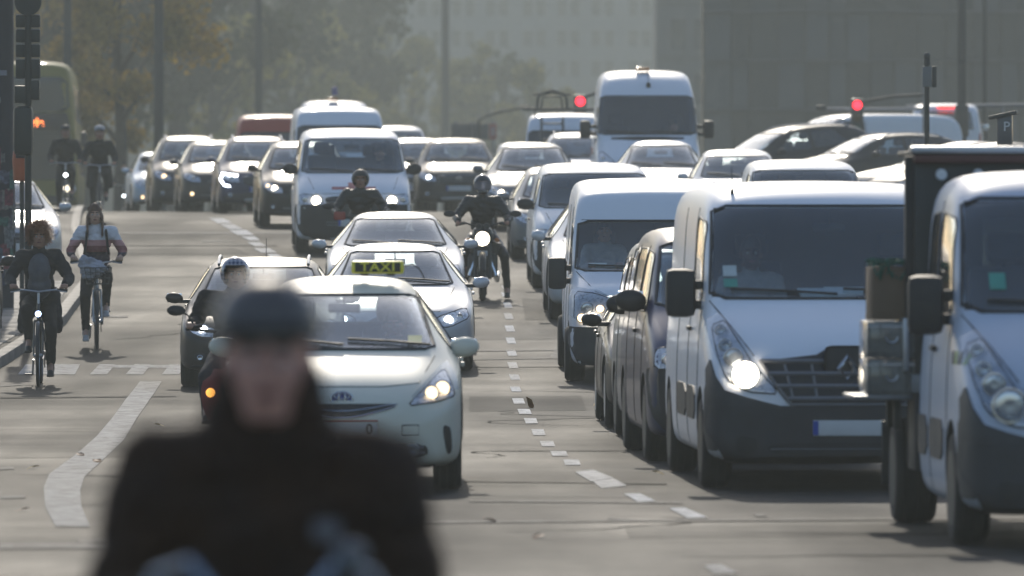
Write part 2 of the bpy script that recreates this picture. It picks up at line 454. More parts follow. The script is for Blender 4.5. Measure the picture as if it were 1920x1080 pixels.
def build_type(T):
    sts = stations(T); outer = loft(sts); bv = bvh_of(outer); nodes = []
    # ---- shell
    cut = []
    def cutter(bm):
        me = to_mesh(bm, 'cut', None, 0); o = bpy.data.objects.new('cut', me); cut.append(o)
    y0, y1 = T['cabin']
    if T.get('hollow', True):
        ys = [y0, y0+.15] + [s['y'] for s in sts if y0 + .2 < s['y'] < y1 - .2] + [y1 - .1, y1]
        inn = loft([interp_st(sts, y) for y in ys], inset=.055); o = bpy.data.objects.new('cut', inn); cut.append(o)
        bm = bmesh.new(); prism(bm, T['wind'], 'Y', -2, T['wind_y']); cutter(bm)
        for p in T['side']: bm = bmesh.new(); prism(bm, p, 'X', -3, 3); cutter(bm)
        if T.get('rearw'): bm = bmesh.new(); prism(bm, T['rearw'], 'Y', y1 - .8, y1 + 4); cutter(bm)
    for yy in T['axles']:
        for sx in (-1, 1):
            bm = bmesh.new(); cone(bm, (sx*(T['track']-.30), yy, T['wr']+.02), (sx*(T['track']+.5), yy, T['wr']+.02), T['wr']+.055, None, 28); cutter(bm)
    shell = mods_apply(outer.copy(), [('BOOLEAN', dict(operation='DIFFERENCE', solver='MANIFOLD', object=c)) for c in cut])
    if len(shell.polygons) < 200:
        cut = []; print('BOOL FAIL', T['key']); shell = outer.copy()
    shell.materials.clear(); shell.materials.append(PAINT0); shell.materials.append(TRIM)
    mi = []
    for p in shell.polygons:
        h = bv.find_nearest(p.center); mi.append(1 if h[3] is not None and h[3] > .012 else 0)
    shell.polygons.foreach_set('material_index', mi)
    shell.polygons.foreach_set('use_smooth', [True] * len(shell.polygons)); shell.set_sharp_from_angle(angle=R(32)); shell.name = 'body'
    nodes.append(Node('body', shell))
    def part(name, bm, mat, parent=None, flag=None, angle=35):
        n = Node(name, to_mesh(bm, name, mat, angle), parent, flag=flag); nodes.append(n); return n
    def grow(poly, g):
        cx = sum(p[0] for p in poly)/len(poly); cz = sum(p[1] for p in poly)/len(poly)
        return [(a + g * (1 if a > cx else -1), b + g * (1 if b > cz else -1)) for a, b in poly]
    G = DGLASS if T.get('tint') else GLASS
    wn_ = part('windscreen', patch(bv, grow(T['wind'], .02), 'F', .004, .006, 10, 14, rr=.1), GLASS)
    bm = bmesh.new(); seam(bm, bv, rounded(grow(T['wind'], .012), .06, 1), 'F', .016, .0, True); part('windscreen_seal', bm, BLK, wn_)
    zt_ = max(p[1] for p in T['wind']); zb_ = min(p[1] for p in T['wind']); xb = max(p[0] for p in T['wind'])
    if T.get('wipers', True):
        for (xa, xe) in ((xb*.95, xb*.05), (xb*.0, -xb*.85)):
            bm = bmesh.new(); seam(bm, bv, [(xa, zb_+.01), ((xa+xe)/2, zb_+.035), (xe, zb_+.05)], 'F', .011, .018); part('wiper', bm, BLK)
    for i, p in enumerate(T['side']):
        for d in 'LR':
            n = part('side_window', patch(bv, grow(p, .015), d, .003, .006, 6, 8, rr=.1), G)
            bm = bmesh.new(); seam(bm, bv, rounded(grow(p, .01), .1, 1), d, .010, .0, True); part('window_seal', bm, BLK, n)
    if T.get('rearw'):
        part('rear_window', patch(bv, grow(T['rearw'], .015), 'B', .003, .006, 6, 10, rr=.1), G)
    # ---- interior
    if T.get('hollow', True):
        fs = interp_st(sts, y0 + .3); wf = fs['wb'] - .08
        bm = bmesh.new(); box(bm, (0, T['dash'][0], T['dash'][1] - .13), (2*wf, .42, .24), None, .06); box(bm, (T['drx'], T['dash'][0] + .1, T['dash'][1] + .01), (.34, .2, .1), None, .04); part('dashboard', bm, TRIM)
        sw = (T['drx'], T['dash'][0] + .38, T['dash'][1] - .02)
        bm = bmesh.new(); torus(bm, (0, 0, 0), .185, .015, 'Z', 24, 6)
        for k in range(3): a = R(90 + 120*k); cone(bm, (0, 0, 0), (math.cos(a)*.18, math.sin(a)*.18, 0), .013)
        ball(bm, (0, 0, 0), .05, (1, 1, .4)); bmesh.ops.rotate(bm, cent=(0,0,0), matrix=Euler((R(-62), 0, 0)).to_matrix(), verts=bm.verts); bmesh.ops.translate(bm, vec=sw, verts=bm.verts)
        part('steering_wheel', bm, BLK)
        sy, sz = T['seat']
        for sx in (-1, 1):
            if T['drx'] * sx * 0 == 0:
                n = Node('seat', SEATM, None, (sx * abs(T['drx']), sy, sz)); nodes.append(n); nodes.append(Node('headrest', HEADM, n, (0, .29, .95)))
        if T.get('seat2'):
            n = Node('rear_seat', BENCH, None, (0, T['seat2'][0], T['seat2'][1])); nodes.append(n)
            for sx in (-.36, .36): nodes.append(Node('headrest', HEADM, n, (sx, .29, .93)))
        bm = bmesh.new(); box(bm, (0, T['rvm'][0], T['rvm'][1]), (.24, .03, .07), None, .012); cone(bm, (0, T['rvm'][0], T['rvm'][1]), (0, T['rvm'][0] - .03, T['rvm'][1] + .12), .01); part('rear_view_mirror', bm, BLK)
    # ---- front
    for name, poly, mat, kw in T['front']:
        k = dict(kw); flag = k.pop('flag', None); sym = k.pop('sym', False); slats = k.pop('slats', 0); fr = k.pop('frame', None)
        for q in ([poly, mir(poly)] if sym else [poly]):
            n = part(name, patch(bv, q, 'F', **k), mat, flag=flag)
            if fr:
                bm = bmesh.new(); seam(bm, bv, rounded(q, .2, 1), 'F', fr[0], .006, True); part(name + '_frame', bm, fr[1], n)
            if slats:
                zs = [p[1] for p in q]; z0, z1 = min(zs), max(zs); rq = rounded(q)
                for s_ in range(slats):
                    z = z0 + (z1 - z0) * (s_ + 1) / (slats + 1); r = rows_at(rq, z)
                    if r: bm = bmesh.new(); seam(bm, bv, [(r[0]+.02, z), (r[1]-.02, z)], 'F', .011, .014); part('grille_bar', bm, T.get('slat_mat', MGREY), n)
    for hl in T['lamps']:
        for sx in (1, -1):
            q = hl['poly'] if sx > 0 else mir(hl['poly'])
            n = part('headlight', patch(bv, q, 'F', .004, .01, 6, 8, rr=.15), REFL)
            bm = bmesh.new(); seam(bm, bv, rounded(q, .15, 1), 'F', .006, .004, True); part('headlight_rim', bm, BLK, n)
            for (bx, bz, br, fl) in hl['bulbs']:
                p, nn = proj(bv, bx * sx, bz, 'F')
                bm = bmesh.new(); lathe(bm, [(-.012, br*.2), (-.016, br*.75), (-.012, br*.95), (.0, br), (.01, br)], 'Y', 20, p + Vector((0, -.012 - (.045 if T.get('hero') else 0), 0))); part('bulb', bm, LAMP0, n, fl)
                if T.get('hero'):
                    bm = bmesh.new(); torus(bm, p + Vector((0, -.060, 0)), br * 1.12, .008, 'Y', 22, 6); part('bulb_bezel', bm, CHROME, n)
            if T.get('hero'):
                part('headlight_lens', patch(bv, q, 'F', .080, .005, 6, 8, rr=.15), LENS, n)
    # ---- mirrors
    mx, my, mz, mw, mh = T['mirror']
    for sx in (1, -1):
        bm = bmesh.new()
        if mh < .2: ball(bm, (sx*(mx + mw*.5), my, mz), .5, (mw*1.05, .13, mh*1.0), 20, (0, sx*R(-6), 0))
        else: box(bm, (sx*(mx + mw/2), my, mz + mh*.02), (mw, .15, mh), (0, 0, sx*R(8)), min(.065, mw*.3))
        n = part('wing_mirror', bm, T.get('mirror_mat', PAINT0))
        bm = bmesh.new()
        for zz in T.get('arm', (-.3,)):
            box(bm, (sx*(mx - .05), my + .02, mz + zz*mh), (.2, .06, .045 if mh < .25 else .07), None, .015)
        part('mirror_arm', bm, BLK, n)
        bm = bmesh.new(); box(bm, (sx*(mx + mw/2), my + (.062 if mh < .25 else .078), mz), (mw*.86, .006, mh*.84), (0, 0, sx*R(8)), .002); part('mirror_glass', bm, CHROME, n)
    # ---- plate
    px, pz, tilt = T['plate']; p, nn = proj(bv, 0, pz, 'F')
    bm = bmesh.new(); box(bm, (px, p.y - .025, pz), (.52, .014, .115), None, .004); n = part('number_plate', bm, PLATE)
    bm = bmesh.new(); box(bm, (px - .24, p.y - .034, pz), (.04, .004, .105)); part('plate_band', bm, EUBLUE, n)
    # ---- seams and handles
    for d, pts in T.get('seams', []): bm = bmesh.new(); seam(bm, bv, pts, d, .005, .0); part('panel_gap', bm, BLK)
    for (yy, zz) in T.get('handles', []):
        for d, sx in (('L', -1), ('R', 1)):
            p, nn = proj(bv, yy, zz, d); bm = bmesh.new(); box(bm, p + Vector((sx*.02, 0, 0)), (.03, .2, .035), None, .01); part('door_handle', bm, T.get('handle_mat', BLK))
    for (poly) in T.get('sidetrim', []):
        for d in 'LR': part('side_trim', patch(bv, poly, d, .012, .02, 3, 6, rr=.1), DGREY)
    # lights at the back
    if T.get('tail'):
        for sx in (1, -1): part('tail_light', patch(bv, T['tail'] if sx > 0 else mir(T['tail']), 'B', .006, .012, 5, 4), REDL)
    if T.get('rails'):
        yA, yB, xr = T['rails']
        for sx in (-1, 1):
            bm = bmesh.new(); pts = []
            for k in range(9):
                y = yA + (yB - yA) * k / 8; h = bv.ray_cast(Vector((sx*xr, y, 6)), Vector((0, 0, -1)))[0]
                pts.append(Vector((sx*xr, y, (h.z if h else 1.4) + (.008 if k in (0, 8) else .045))))
            tube(bm, pts, .016, 8); part('roof_rail', bm, ALU, flag='rails')
    if T.get('antenna'):
        ax, ay, al = T['antenna']; h = bv.ray_cast(Vector((ax, ay, 6)), Vector((0, 0, -1)))[0]
        bm = bmesh.new(); tube(bm, [h, h + Vector((0, al*.35, al))], [.006, .003], 6); cone(bm, h - Vector((0, 0, .01)), h + Vector((0, .01, .035)), .022, .01); part('antenna', bm, BLK, flag='antenna')
    for f in T.get('extra', []): f(T, bv, part)
    wheel_nodes(T, nodes)
    T['nodes'] = nodes; T['bvh'] = bv
    bb = [v.co for v in outer.vertices]; T['dims'] = (max(v.x for v in bb)*2, max(v.z for v in bb))
    print('TYPE', T['key'], 'W %.2f H %.2f faces %d' % (*T['dims'], len(shell.polygons)))
    return T
TYPES = {}
def vehicle(key, name, px, d, yaw, label, cat, W=None, H=None, mat=None, bulbs=None, flags=(), group=None, drop=(), L=1.0, trim=None, up=0.0, cname=None):
    T = TYPES[key]
    if 'nodes' not in T: build_type(T)
    W0, H0 = T['dims']; sx = (W or W0) / W0; sz = (H or H0) / H0
    # the wheels stand on the road: the ground is sampled under the axles
    a = R(yaw); x0 = X(px, d); fr = Vector((math.sin(a), -math.cos(a)))
    def under(l): return x0 - fr.x * l, d - fr.y * l
    (xa, ya), (xb, yb) = under(T['axles'][0] * L), under(T['axles'][-1] * L)
    za, zb = gz(xa, ya), gz(xb, yb); pit = math.atan((zb - za) / ((T['axles'][-1] - T['axles'][0]) * L))
    z0 = za - math.sin(pit) * T['axles'][0] * L
    root = empty(name, (x0, d, z0 + up), (pit, 0, a), label, cat, group); root.scale = (sx, L, sz)
    mp = {}
    for n in T['nodes']:
        if n.flag in ('rails', 'antenna', 'chrome') and n.flag not in flags: continue
        if n.name in drop or n.parent is not None and n.parent not in mp: continue
        o = bpy.data.objects.new(n.name, n.me); COL.objects.link(o); o.location = n.loc; o.rotation_euler = n.rot
        o.parent = mp[n.parent] if n.parent is not None else root; mp[n] = o
        for si, m in enumerate(n.me.materials):
            if m == PAINT0 and mat is not None: o.material_slots[si].link = 'OBJECT'; o.material_slots[si].material = mat
            if m == LAMP0 and bulbs and n.flag in bulbs:
                o.material_slots[si].link = 'OBJECT'; o.material_slots[si].material = bulbs[n.flag]
    root['_w'] = 0; del root['_w']
    return root, mp

# ---- type tables. rows: y, underside, half width, belt height, half width at belt, top, half width at top[, roof edge radius]
BUL = {'main': W_ON}
TYPES['hatch'] = dict(key='hatch', wr=.315, ww=.205, track=.885, axles=(.86, 3.45), cabin=(1.25, 3.9),
    st=[(0, .27, .56, .50, .56, .60, .46), (.07, .23, .74, .60, .73, .71, .58), (.22, .21, .85, .68, .83, .80, .66), (.5, .20, .895, .80, .86, .885, .70), (.95, .20, .905, .86, .86, .965, .70), (1.2, .20, .905, .90, .86, 1.02, .70),
        (1.55, .20, .905, .93, .865, 1.22, .64), (1.95, .20, .905, .95, .86, 1.41, .585, .1), (2.4, .20, .905, .96, .86, 1.485, .575, .11), (3.1, .20, .905, .98, .855, 1.48, .565, .11), (3.7, .21, .90, 1.0, .83, 1.42, .53, .11), (4.0, .24, .88, 1.02, .78, 1.28, .55), (4.18, .28, .82, .95, .74, 1.02, .6), (4.25, .34, .7, .75, .65, .85, .55)],
    wind=[(-.50, 1.36), (.50, 1.36), (.655, 1.03), (-.655, 1.03)], wind_y=2.35,
    side=[[(1.66, 1.0), (2.10, 1.33), (2.48, 1.37), (2.48, 1.0)], [(2.56, 1.0), (2.56, 1.37), (3.15, 1.36), (3.42, 1.05)]], rearw=[(-.46, 1.34), (.46, 1.34), (.56, 1.10), (-.56, 1.10)],
    dash=(1.62, .95), drx=.37, seat=(2.25, .34), seat2=(3.15, .36), rvm=(1.98, 1.27),
    front=[('grille', [(-.40, .68), (.40, .68), (.33, .57), (-.33, .57)], BLK, dict(slats=2)), ('lower_grille', [(-.52, .41), (.52, .41), (.46, .27), (-.46, .27)], BLK, dict(slats=1)),
           ('fog_light', [(.58, .42), (.72, .43), (.72, .32), (.60, .31)], DGREY, dict(sym=True, nr=4, nc=4)), ('bumper', [(-.80, .30), (.80, .30), (.7, .21), (-.7, .21)], DGREY, dict(off=.012, nc=10))],
    lamps=[dict(poly=[(.46, .60), (.49, .71), (.79, .81), (.82, .70), (.66, .61)], bulbs=[(.62, .69, .05, 'main'), (.74, .73, .035, 'side')]), dict(poly=[(.60, .41), (.70, .41), (.70, .33), (.61, .33)], bulbs=[(.655, .37, .035, 'fog')])],
    mirror=(.89, 1.62, 1.02, .19, .13), plate=(0, .475, 0), seams=[('L', [(1.45, .98), (1.45, .3)]), ('L', [(2.52, .98), (2.5, .3)]), ('L', [(3.4, .98), (3.2, .5)]), ('R', [(1.45, .98), (1.45, .3)]), ('R', [(2.52, .98), (2.5, .3)]), ('F', [(-.66, .98), (-.5, .73), (.5, .73), (.66, .98)])],
    handles=[(2.35, .86), (3.2, .88)], handle_mat=PAINT0, tail=[(.52, .95), (.76, .98), (.78, .72), (.66, .72)], rails=(2.1, 3.6, .50), antenna=(0, 3.5, .25))
def emb(rx, z, mat=CHROME):
    def f(T, bv, part):
        p, n = proj(bv, 0, z, 'F'); bm = bmesh.new(); torus(bm, p + Vector((0, -.014, 0)), rx, .008, 'Y', 24, 6)
        cone(bm, p + Vector((-rx*.6, -.014, rx*.7)), p + Vector((0, -.014, -rx*.8)), .007, seg=6); cone(bm, p + Vector((rx*.6, -.014, rx*.7)), p + Vector((0, -.014, -rx*.8)), .007, seg=6)
        part('emblem', bm, mat)
    return f
TYPES['hatch']['extra'] = [emb(.05, .64)]
import copy as cp
def variant(base, key, **kw):
    T = {k: (cp.copy(v) if isinstance(v, (list, dict)) else v) for k, v in TYPES[base].items()}; T.pop('nodes', None); T['key'] = key; T.update(kw); TYPES[key] = T; return T
# taller SUV / compact MPV
def rz(T, f, keys=True):     # lift everything above the sill
    g = lambda z: .2 + (z - .2) * f if z > .2 else z
    T['st'] = [(r[0], r[1], r[2], g(r[3]), r[4], g(r[5]), *r[6:]) for r in T['st']]
    for k in ('wind', 'rearw'):
        if T.get(k): T[k] = [(a, g(b)) for a, b in T[k]]
    T['side'] = [[(a, g(b)) for a, b in p] for p in T['side']]
    T['front'] = [(n, [(a, g(b)) for a, b in p], m, k) for n, p, m, k in T['front']]
    T['lamps'] = [dict(poly=[(a, g(b)) for a, b in h['poly']], bulbs=[(x, g(z), r, f_) for x, z, r, f_ in h['bulbs']]) for h in T['lamps']]
    mx, my, mz, mw, mh = T['mirror']; T['mirror'] = (mx, my, g(mz), mw, mh * 1.15)
    T['dash'] = (T['dash'][0], g(T['dash'][1])); T['rvm'] = (T['rvm'][0], g(T['rvm'][1])); T['seat'] = (T['seat'][0], T['seat'][1] + .12); T['plate'] = (T['plate'][0], g(T['plate'][1]), 0)
    T['seams'] = [(d, [(a, g(b)) for a, b in p]) for d, p in T['seams']]; T['handles'] = [(a, g(b)) for a, b in T['handles']]
    if T.get('tail'): T['tail'] = [(a, g(b)) for a, b in T['tail']]
    return T
S = variant('hatch', 'suv', wr=.345, ww=.225); rz(S, 1.13); S['extra'] = [emb(.06, .69)]
S['front'] = [('grille', [(-.44, .80), (.44, .80), (.38, .60), (-.38, .60)], BLK, dict(slats=3, frame=(.008, CHROME))), ('bumper', [(-.84, .44), (.84, .44), (.72, .22), (-.72, .22)], DGREY, dict(off=.012, nc=12, nr=5)), ('skid_plate', [(-.4, .32), (.4, .32), (.34, .25), (-.34, .25)], ALU, dict(off=.03))]
S['extra'] = [emb(.06, .71)]
# C-shaped daytime lamps
TYPES['hatch']['front'] += []
S = variant('suv', 'crossover')
def cshape(T, bv, part):
    for sx in (1, -1):
        bm = bmesh.new(); seam(bm, bv, [(sx*.50, .79), (sx*.80, .83), (sx*.83, .72), (sx*.76, .60), (sx*.66, .58)], 'F', .018, .02, step=.04); part('daytime_lamp', bm, W_COOL)
S['extra'] = [emb(.06, .71), cshape]
# low sedan / coupe
S = variant('hatch', 'sedan', cabin=(1.4, 3.9))
S['st'] = [(0, .27, .56, .48, .56, .57, .44), (.07, .22, .76, .56, .75, .66, .58), (.22, .20, .87, .64, .85, .74, .66), (.55, .19, .905, .76, .87, .82, .70), (1.1, .19, .915, .83, .87, .90, .72), (1.42, .19, .915, .86, .87, .95, .71),
        (1.85, .19, .915, .89, .87, 1.16, .64), (2.3, .19, .915, .91, .87, 1.35, .565, .1), (2.75, .19, .915, .92, .87, 1.415, .555, .11), (3.3, .19, .915, .93, .86, 1.38, .545, .11), (3.9, .20, .91, .94, .84, 1.17, .56, .11), (4.2, .22, .90, .94, .82, 1.0, .62), (4.55, .26, .85, .88, .78, .93, .62), (4.65, .34, .7, .7, .65, .8, .55)]
S.update(wr=.33, ww=.225, axles=(.88, 3.7), wind=[(-.49, 1.30), (.49, 1.30), (.655, .97), (-.655, .97)], wind_y=2.7, side=[[(1.95, .95), (2.42, 1.26), (2.8, 1.31), (2.8, .95)], [(2.88, .95), (2.88, 1.31), (3.3, 1.27), (3.7, 1.02)]],
    rearw=[(-.44, 1.26), (.44, 1.26), (.55, 1.03), (-.55, 1.03)], dash=(1.95, .89), seat=(2.6, .26), seat2=(3.3, .28), rvm=(2.3, 1.2), mirror=(.90, 1.95, .97, .19, .13), plate=(0, .44, 0),
    front=[('grille', [(-.36, .64), (.36, .64), (.30, .36), (-.30, .36)], BLK, dict(slats=4, frame=(.008, CHROME))), ('lower_grille', [(.42, .40), (.74, .42), (.68, .26), (.46, .26)], BLK, dict(sym=True, nc=4, nr=4))],
    lamps=[dict(poly=[(.44, .53), (.46, .64), (.80, .74), (.84, .63), (.62, .53)], bulbs=[(.60, .61, .05, 'main'), (.73, .65, .035, 'side')])],
    seams=[('L', [(1.75, .92), (1.75, .3)]), ('L', [(2.84, .92), (2.82, .3)]), ('R', [(1.75, .92), (1.75, .3)]), ('R', [(2.84, .92), (2.82, .3)]), ('F', [(-.68, .93), (-.5, .70), (.5, .70), (.68, .93)])],
    handles=[(2.65, .82), (3.45, .84)], tail=[(.5, .86), (.78, .86), (.78, .7), (.5, .7)], rails=None, antenna=None, extra=[emb(.05, .60)])
S = variant('sedan', 'estate', rearw=[(-.46, 1.30), (.46, 1.30), (.56, 1.05), (-.56, 1.05)], rails=(2.4, 4.2, .50))
S['st'] = S['st'][:9] + [(3.3, .19, .915, .93, .86, 1.42, .55, .11), (3.9, .20, .91, .95, .84, 1.40, .54, .11), (4.3, .22, .90, .96, .82, 1.33, .54, .11), (4.55, .26, .85, .92, .78, 1.1, .60), (4.68, .34, .7, .7, .65, .8, .55)]
S['side'] = S['side'][:1] + [[(2.88, .95), (2.88, 1.31), (3.5, 1.31), (3.6, .98)], [(3.68, 1.0), (3.6, 1.31), (4.1, 1.28), (4.25, 1.05)]]; S['cabin'] = (1.4, 4.2)

# panel van, low bonnet: medium (passenger bus) version
V = dict(key='bus_van', wr=.335, ww=.215, track=.94, axles=(.90, 3.95), cabin=(.95, 4.6),
    st=[(0, .24, .72, .62, .72, .74, .60), (.06, .22, .86, .80, .85, .92, .74), (.18, .21, .93, .92, .90, 1.04, .80), (.45, .20, .95, 1.05, .91, 1.16, .82), (.80, .20, .952, 1.16, .92, 1.27, .82), (1.0, .20, .952, 1.20, .92, 1.36, .80),
        (1.35, .20, .952, 1.22, .92, 1.68, .76, .14), (1.62, .20, .952, 1.24, .92, 1.88, .74, .15), (2.05, .20, .952, 1.24, .92, 1.955, .73, .16), (3.0, .20, .952, 1.24, .92, 1.97, .73, .16), (4.2, .21, .952, 1.24, .91, 1.96, .73, .16), (4.72, .23, .94, 1.22, .89, 1.91, .71, .16), (4.86, .27, .90, 1.15, .86, 1.62, .72), (4.9, .35, .8, .9, .75, 1.2, .7)],
    wind=[(-.685, 1.81), (.685, 1.81), (.80, 1.30), (-.80, 1.30)], wind_y=2.0,
    side=[[(1.28, 1.26), (1.62, 1.72), (2.15, 1.76), (2.15, 1.26)], [(2.3, 1.28), (2.3, 1.76), (3.35, 1.76), (3.35, 1.28)], [(3.5, 1.28), (3.5, 1.76), (4.45, 1.74), (4.45, 1.28)]], rearw=[(-.62, 1.75), (.62, 1.75), (.70, 1.28), (-.70, 1.28)],
    dash=(1.35, 1.20), drx=.48, seat=(1.95, .72), seat2=(3.2, .66), rvm=(1.66, 1.70),
    front=[('grille', [(-.50, .93), (.50, .93), (.44, .78), (-.44, .78)], BLK, dict(slats=2)), ('bumper', [(-.945, .80), (-.90, .775), (.90, .775), (.945, .80), (.93, .40), (.74, .21), (-.74, .21), (-.93, .40)], BLK, dict(off=.014, nc=14, nr=8)),
           ('air_intake', [(-.5, .55), (.5, .55), (.46, .42), (-.46, .42)], DGREY, dict(off=.02, slats=2))],
    lamps=[dict(poly=[(.50, .78), (.52, .93), (.88, .97), (.90, .78)], bulbs=[(.62, .86, .07, 'main'), (.80, .87, .05, 'side')])],
    mirror=(.90, 1.36, 1.34, .25, .19), mirror_mat=BLK, plate=(0, .50, 0), handles=[(2.05, 1.08)], seams=[('L', [(1.2, 1.22), (1.2, .35)]), ('L', [(2.22, 1.8), (2.22, .3)]), ('L', [(3.42, 1.8), (3.42, .3)]), ('R', [(1.2, 1.22), (1.2, .35)]), ('R', [(2.22, 1.8), (2.22, .3)]), ('F', [(-.74, 1.22), (-.62, .97), (.62, .97), (.74, 1.22)])],
    tail=[(.82, 1.2), (.88, 1.2), (.88, .8), (.82, .8)], antenna=(0, 4.3, .2), extra=[emb(.075, .87)])
TYPES['bus_van'] = V
variant('bus_van', 'cargo_van', side=[V['side'][0]], rearw=None, cabin=(.95, 2.6), seat2=None)
# big panel van (hero and the tipper cab)
M = dict(key='big_van', hero=True, wr=.345, ww=.22, track=1.03, axles=(.92, 4.6), cabin=(1.0, 2.75), spokes=9,
    st=[(0, .26, .78, .55, .78, .66, .66), (.06, .23, .93, .74, .92, .88, .80), (.20, .21, .995, .90, .965, 1.06, .84), (.45, .21, 1.03, 1.05, .985, 1.22, .88), (.80, .21, 1.035, 1.20, .99, 1.36, .90), (.98, .21, 1.035, 1.28, .995, 1.45, .90),
        (1.35, .21, 1.035, 1.32, .995, 1.86, .875, .14), (1.62, .21, 1.035, 1.34, .995, 2.14, .865, .15), (1.95, .21, 1.035, 1.34, .99, 2.27, .855, .17), (2.5, .21, 1.035, 1.34, .99, 2.305, .86, .17), (4.0, .21, 1.035, 1.34, .99, 2.31, .86, .17), (5.2, .22, 1.03, 1.34, .985, 2.305, .86, .17), (5.42, .25, 1.0, 1.3, .96, 2.2, .86), (5.48, .35, .9, 1.0, .85, 1.6, .8)],
    wind=[(-.80, 2.10), (.80, 2.10), (.90, 1.43), (-.90, 1.43)], wind_y=1.95, side=[[(1.32, 1.42), (1.62, 1.98), (2.25, 2.02), (2.25, 1.36)]], rearw=None,
    dash=(1.42, 1.36), drx=.55, seat=(2.05, .86), rvm=(1.7, 1.95),
    front=[('grille', [(-.66, 1.00), (-.19, 1.0), (-.13, 1.07), (.13, 1.07), (.19, 1.0), (.66, 1.0), (.56, .80), (.42, .62), (-.42, .62), (-.56, .80)], BLK, dict(off=.012, nr=12, nc=16, rr=.12)),
           ('bumper', [(-1.015, .635), (1.015, .635), (1.02, .45), (.88, .22), (-.88, .22), (-1.02, .45)], DGREY, dict(off=.016, nr=10, nc=22, rr=.03)), ('bumper_corner', [(.48, .63), (1.015, .63), (1.01, .90), (.985, .97), (.965, .86), (.90, .745), (.76, .70)], DGREY, dict(sym=True, off=.014, nr=10, nc=8, rr=.03)),
           ('air_intake', [(-.62, .36), (.62, .36), (.56, .27), (-.56, .27)], BLK, dict(off=.022, slats=1)), ('fog_light', [(.66, .40), (.82, .42), (.82, .29), (.68, .28)], BLK, dict(sym=True, off=.022, nr=4, nc=4))],
    lamps=[dict(poly=[(.955, 1.22), (.86, 1.26), (.80, 1.14), (.70, .95), (.50, .72), (.74, .735), (.89, .83), (.945, 1.02)], bulbs=[(.905, 1.19, .035, 'amb'), (.885, 1.08, .04, 'side'), (.835, .99, .06, 'mid'), (.755, .865, .092, 'main')])],
    mirror=(1.03, 1.40, 1.45, .23, .37), mirror_mat=BLK, arm=(.18, -.22), plate=(0, .47, 0), handles=[(2.15, 1.18)],
    seams=[('L', [(1.25, 1.36), (1.2, .45)]), ('L', [(2.36, 2.1), (2.36, .3)]), ('L', [(3.6, 2.1), (3.6, .3)]), ('R', [(1.25, 1.36), (1.2, .45)]), ('R', [(2.36, 2.1), (2.36, .3)]), ('L', [(2.4, 1.5), (5.2, 1.5)]), ('F', [(-.95, 1.40), (-.86, 1.27), (-.68, 1.0)]), ('F', [(.95, 1.40), (.86, 1.27), (.68, 1.0)])],
    sidetrim=[[(2.42, .75), (3.5, .75), (3.5, .5), (2.42, .5)], [(.10, .30), (.50, .30), (.53, .62), (.46, .84), (.30, .90), (.14, .72)], [(1.4, .75), (2.3, .75), (2.3, .5), (1.4, .5)]], antenna=(-.72, 1.9, .2), tail=[(.9, 1.3), (.97, 1.3), (.97, .8), (.9, .8)])
def diamond(T, bv, part):
    # the small louvres of the grille: three rows in a dark mouth, with a chrome lozenge above
    for z, xe in ((.955, .63), (.865, .58), (.775, .52), (.685, .44)):
        bm = bmesh.new(); seam(bm, bv, [(-xe, z), (xe, z)], 'F', .019, .016); part('grille_bar', bm, MGREY)
    for x in (-.46, -.26, .26, .46): bm = bmesh.new(); seam(bm, bv, [(x, .93), (x*.88, .68)], 'F', .012, .014); part('grille_web', bm, MGREY)
    bm = bmesh.new(); seam(bm, bv, [(-.64, .96), (-.54, .80), (-.42, .645), (.42, .645), (.54, .80), (.64, .96)], 'F', .012, .016); part('grille_frame', bm, MGREY)
    p, n = proj(bv, 0, .92, 'F'); y = p.y - .045
    bm = bmesh.new(); box(bm, (0, y + .03, .91), (.34, .05, .34), (0, R(0), 0), .06); part('badge_base', bm, BLK)
    o, i = [(0, .115), (.085, 0), (0, -.115), (-.085, 0)], [(0, .05), (.035, 0), (0, -.05), (-.035, 0)]
    bm = bmesh.new()
    for k in range(4):
        a, b, c, d = o[k], o[(k+1) % 4], i[(k+1) % 4], i[k]
        vs = [bm.verts.new((q[0], y - dy, .91 + q[1])) for q, dy in ((a, 0), (b, 0), (c, 0), (d, 0))]
        m1 = bm.verts.new(((a[0]+d[0])/2, y - .022, .91 + (a[1]+d[1])/2)); m2 = bm.verts.new(((b[0]+c[0])/2, y - .022, .91 + (b[1]+c[1])/2))
        bm.faces.new((vs[0], vs[1], m2, m1)); bm.faces.new((m1, m2, vs[2], vs[3])); bm.faces.new(vs[::-1])
    part('lozenge_emblem', bm, CHROME, angle=10)
M['extra'] = [diamond]
TYPES['big_van'] = M
# crew cab: the same nose, cut behind the second door
C = variant('big_van', 'crew_cab', cabin=(1.0, 3.35), seat2=(2.9, .82), axles=(.92, 4.6), antenna=(.62, 1.9, .2))
C['st'] = [r for r in M['st'] if r[0] <= 2.5] + [(3.2, .21, 1.03, 1.34, .98, 2.29, .85, .17), (3.5, .3, 1.0, 1.34, .96, 2.22, .84, .1), (3.55, .5, .8, 1.3, .8, 2.0, .8, .1)]
C['side'] = [M['side'][0], [(2.46, 1.36), (2.46, 2.02), (3.0, 2.0), (3.15, 1.40)]]; C['rearw'] = [(-.6, 2.0), (.6, 2.0), (.6, 1.5), (-.6, 1.5)]
C['seams'] = [s for s in M['seams'] if s[1][0][0] < 3]; C['sidetrim'] = [M['sidetrim'][1], M['sidetrim'][2], [(2.5, .75), (3.4, .75), (3.4, .5), (2.5, .5)]]; C['tail'] = None; C['no_rear'] = True
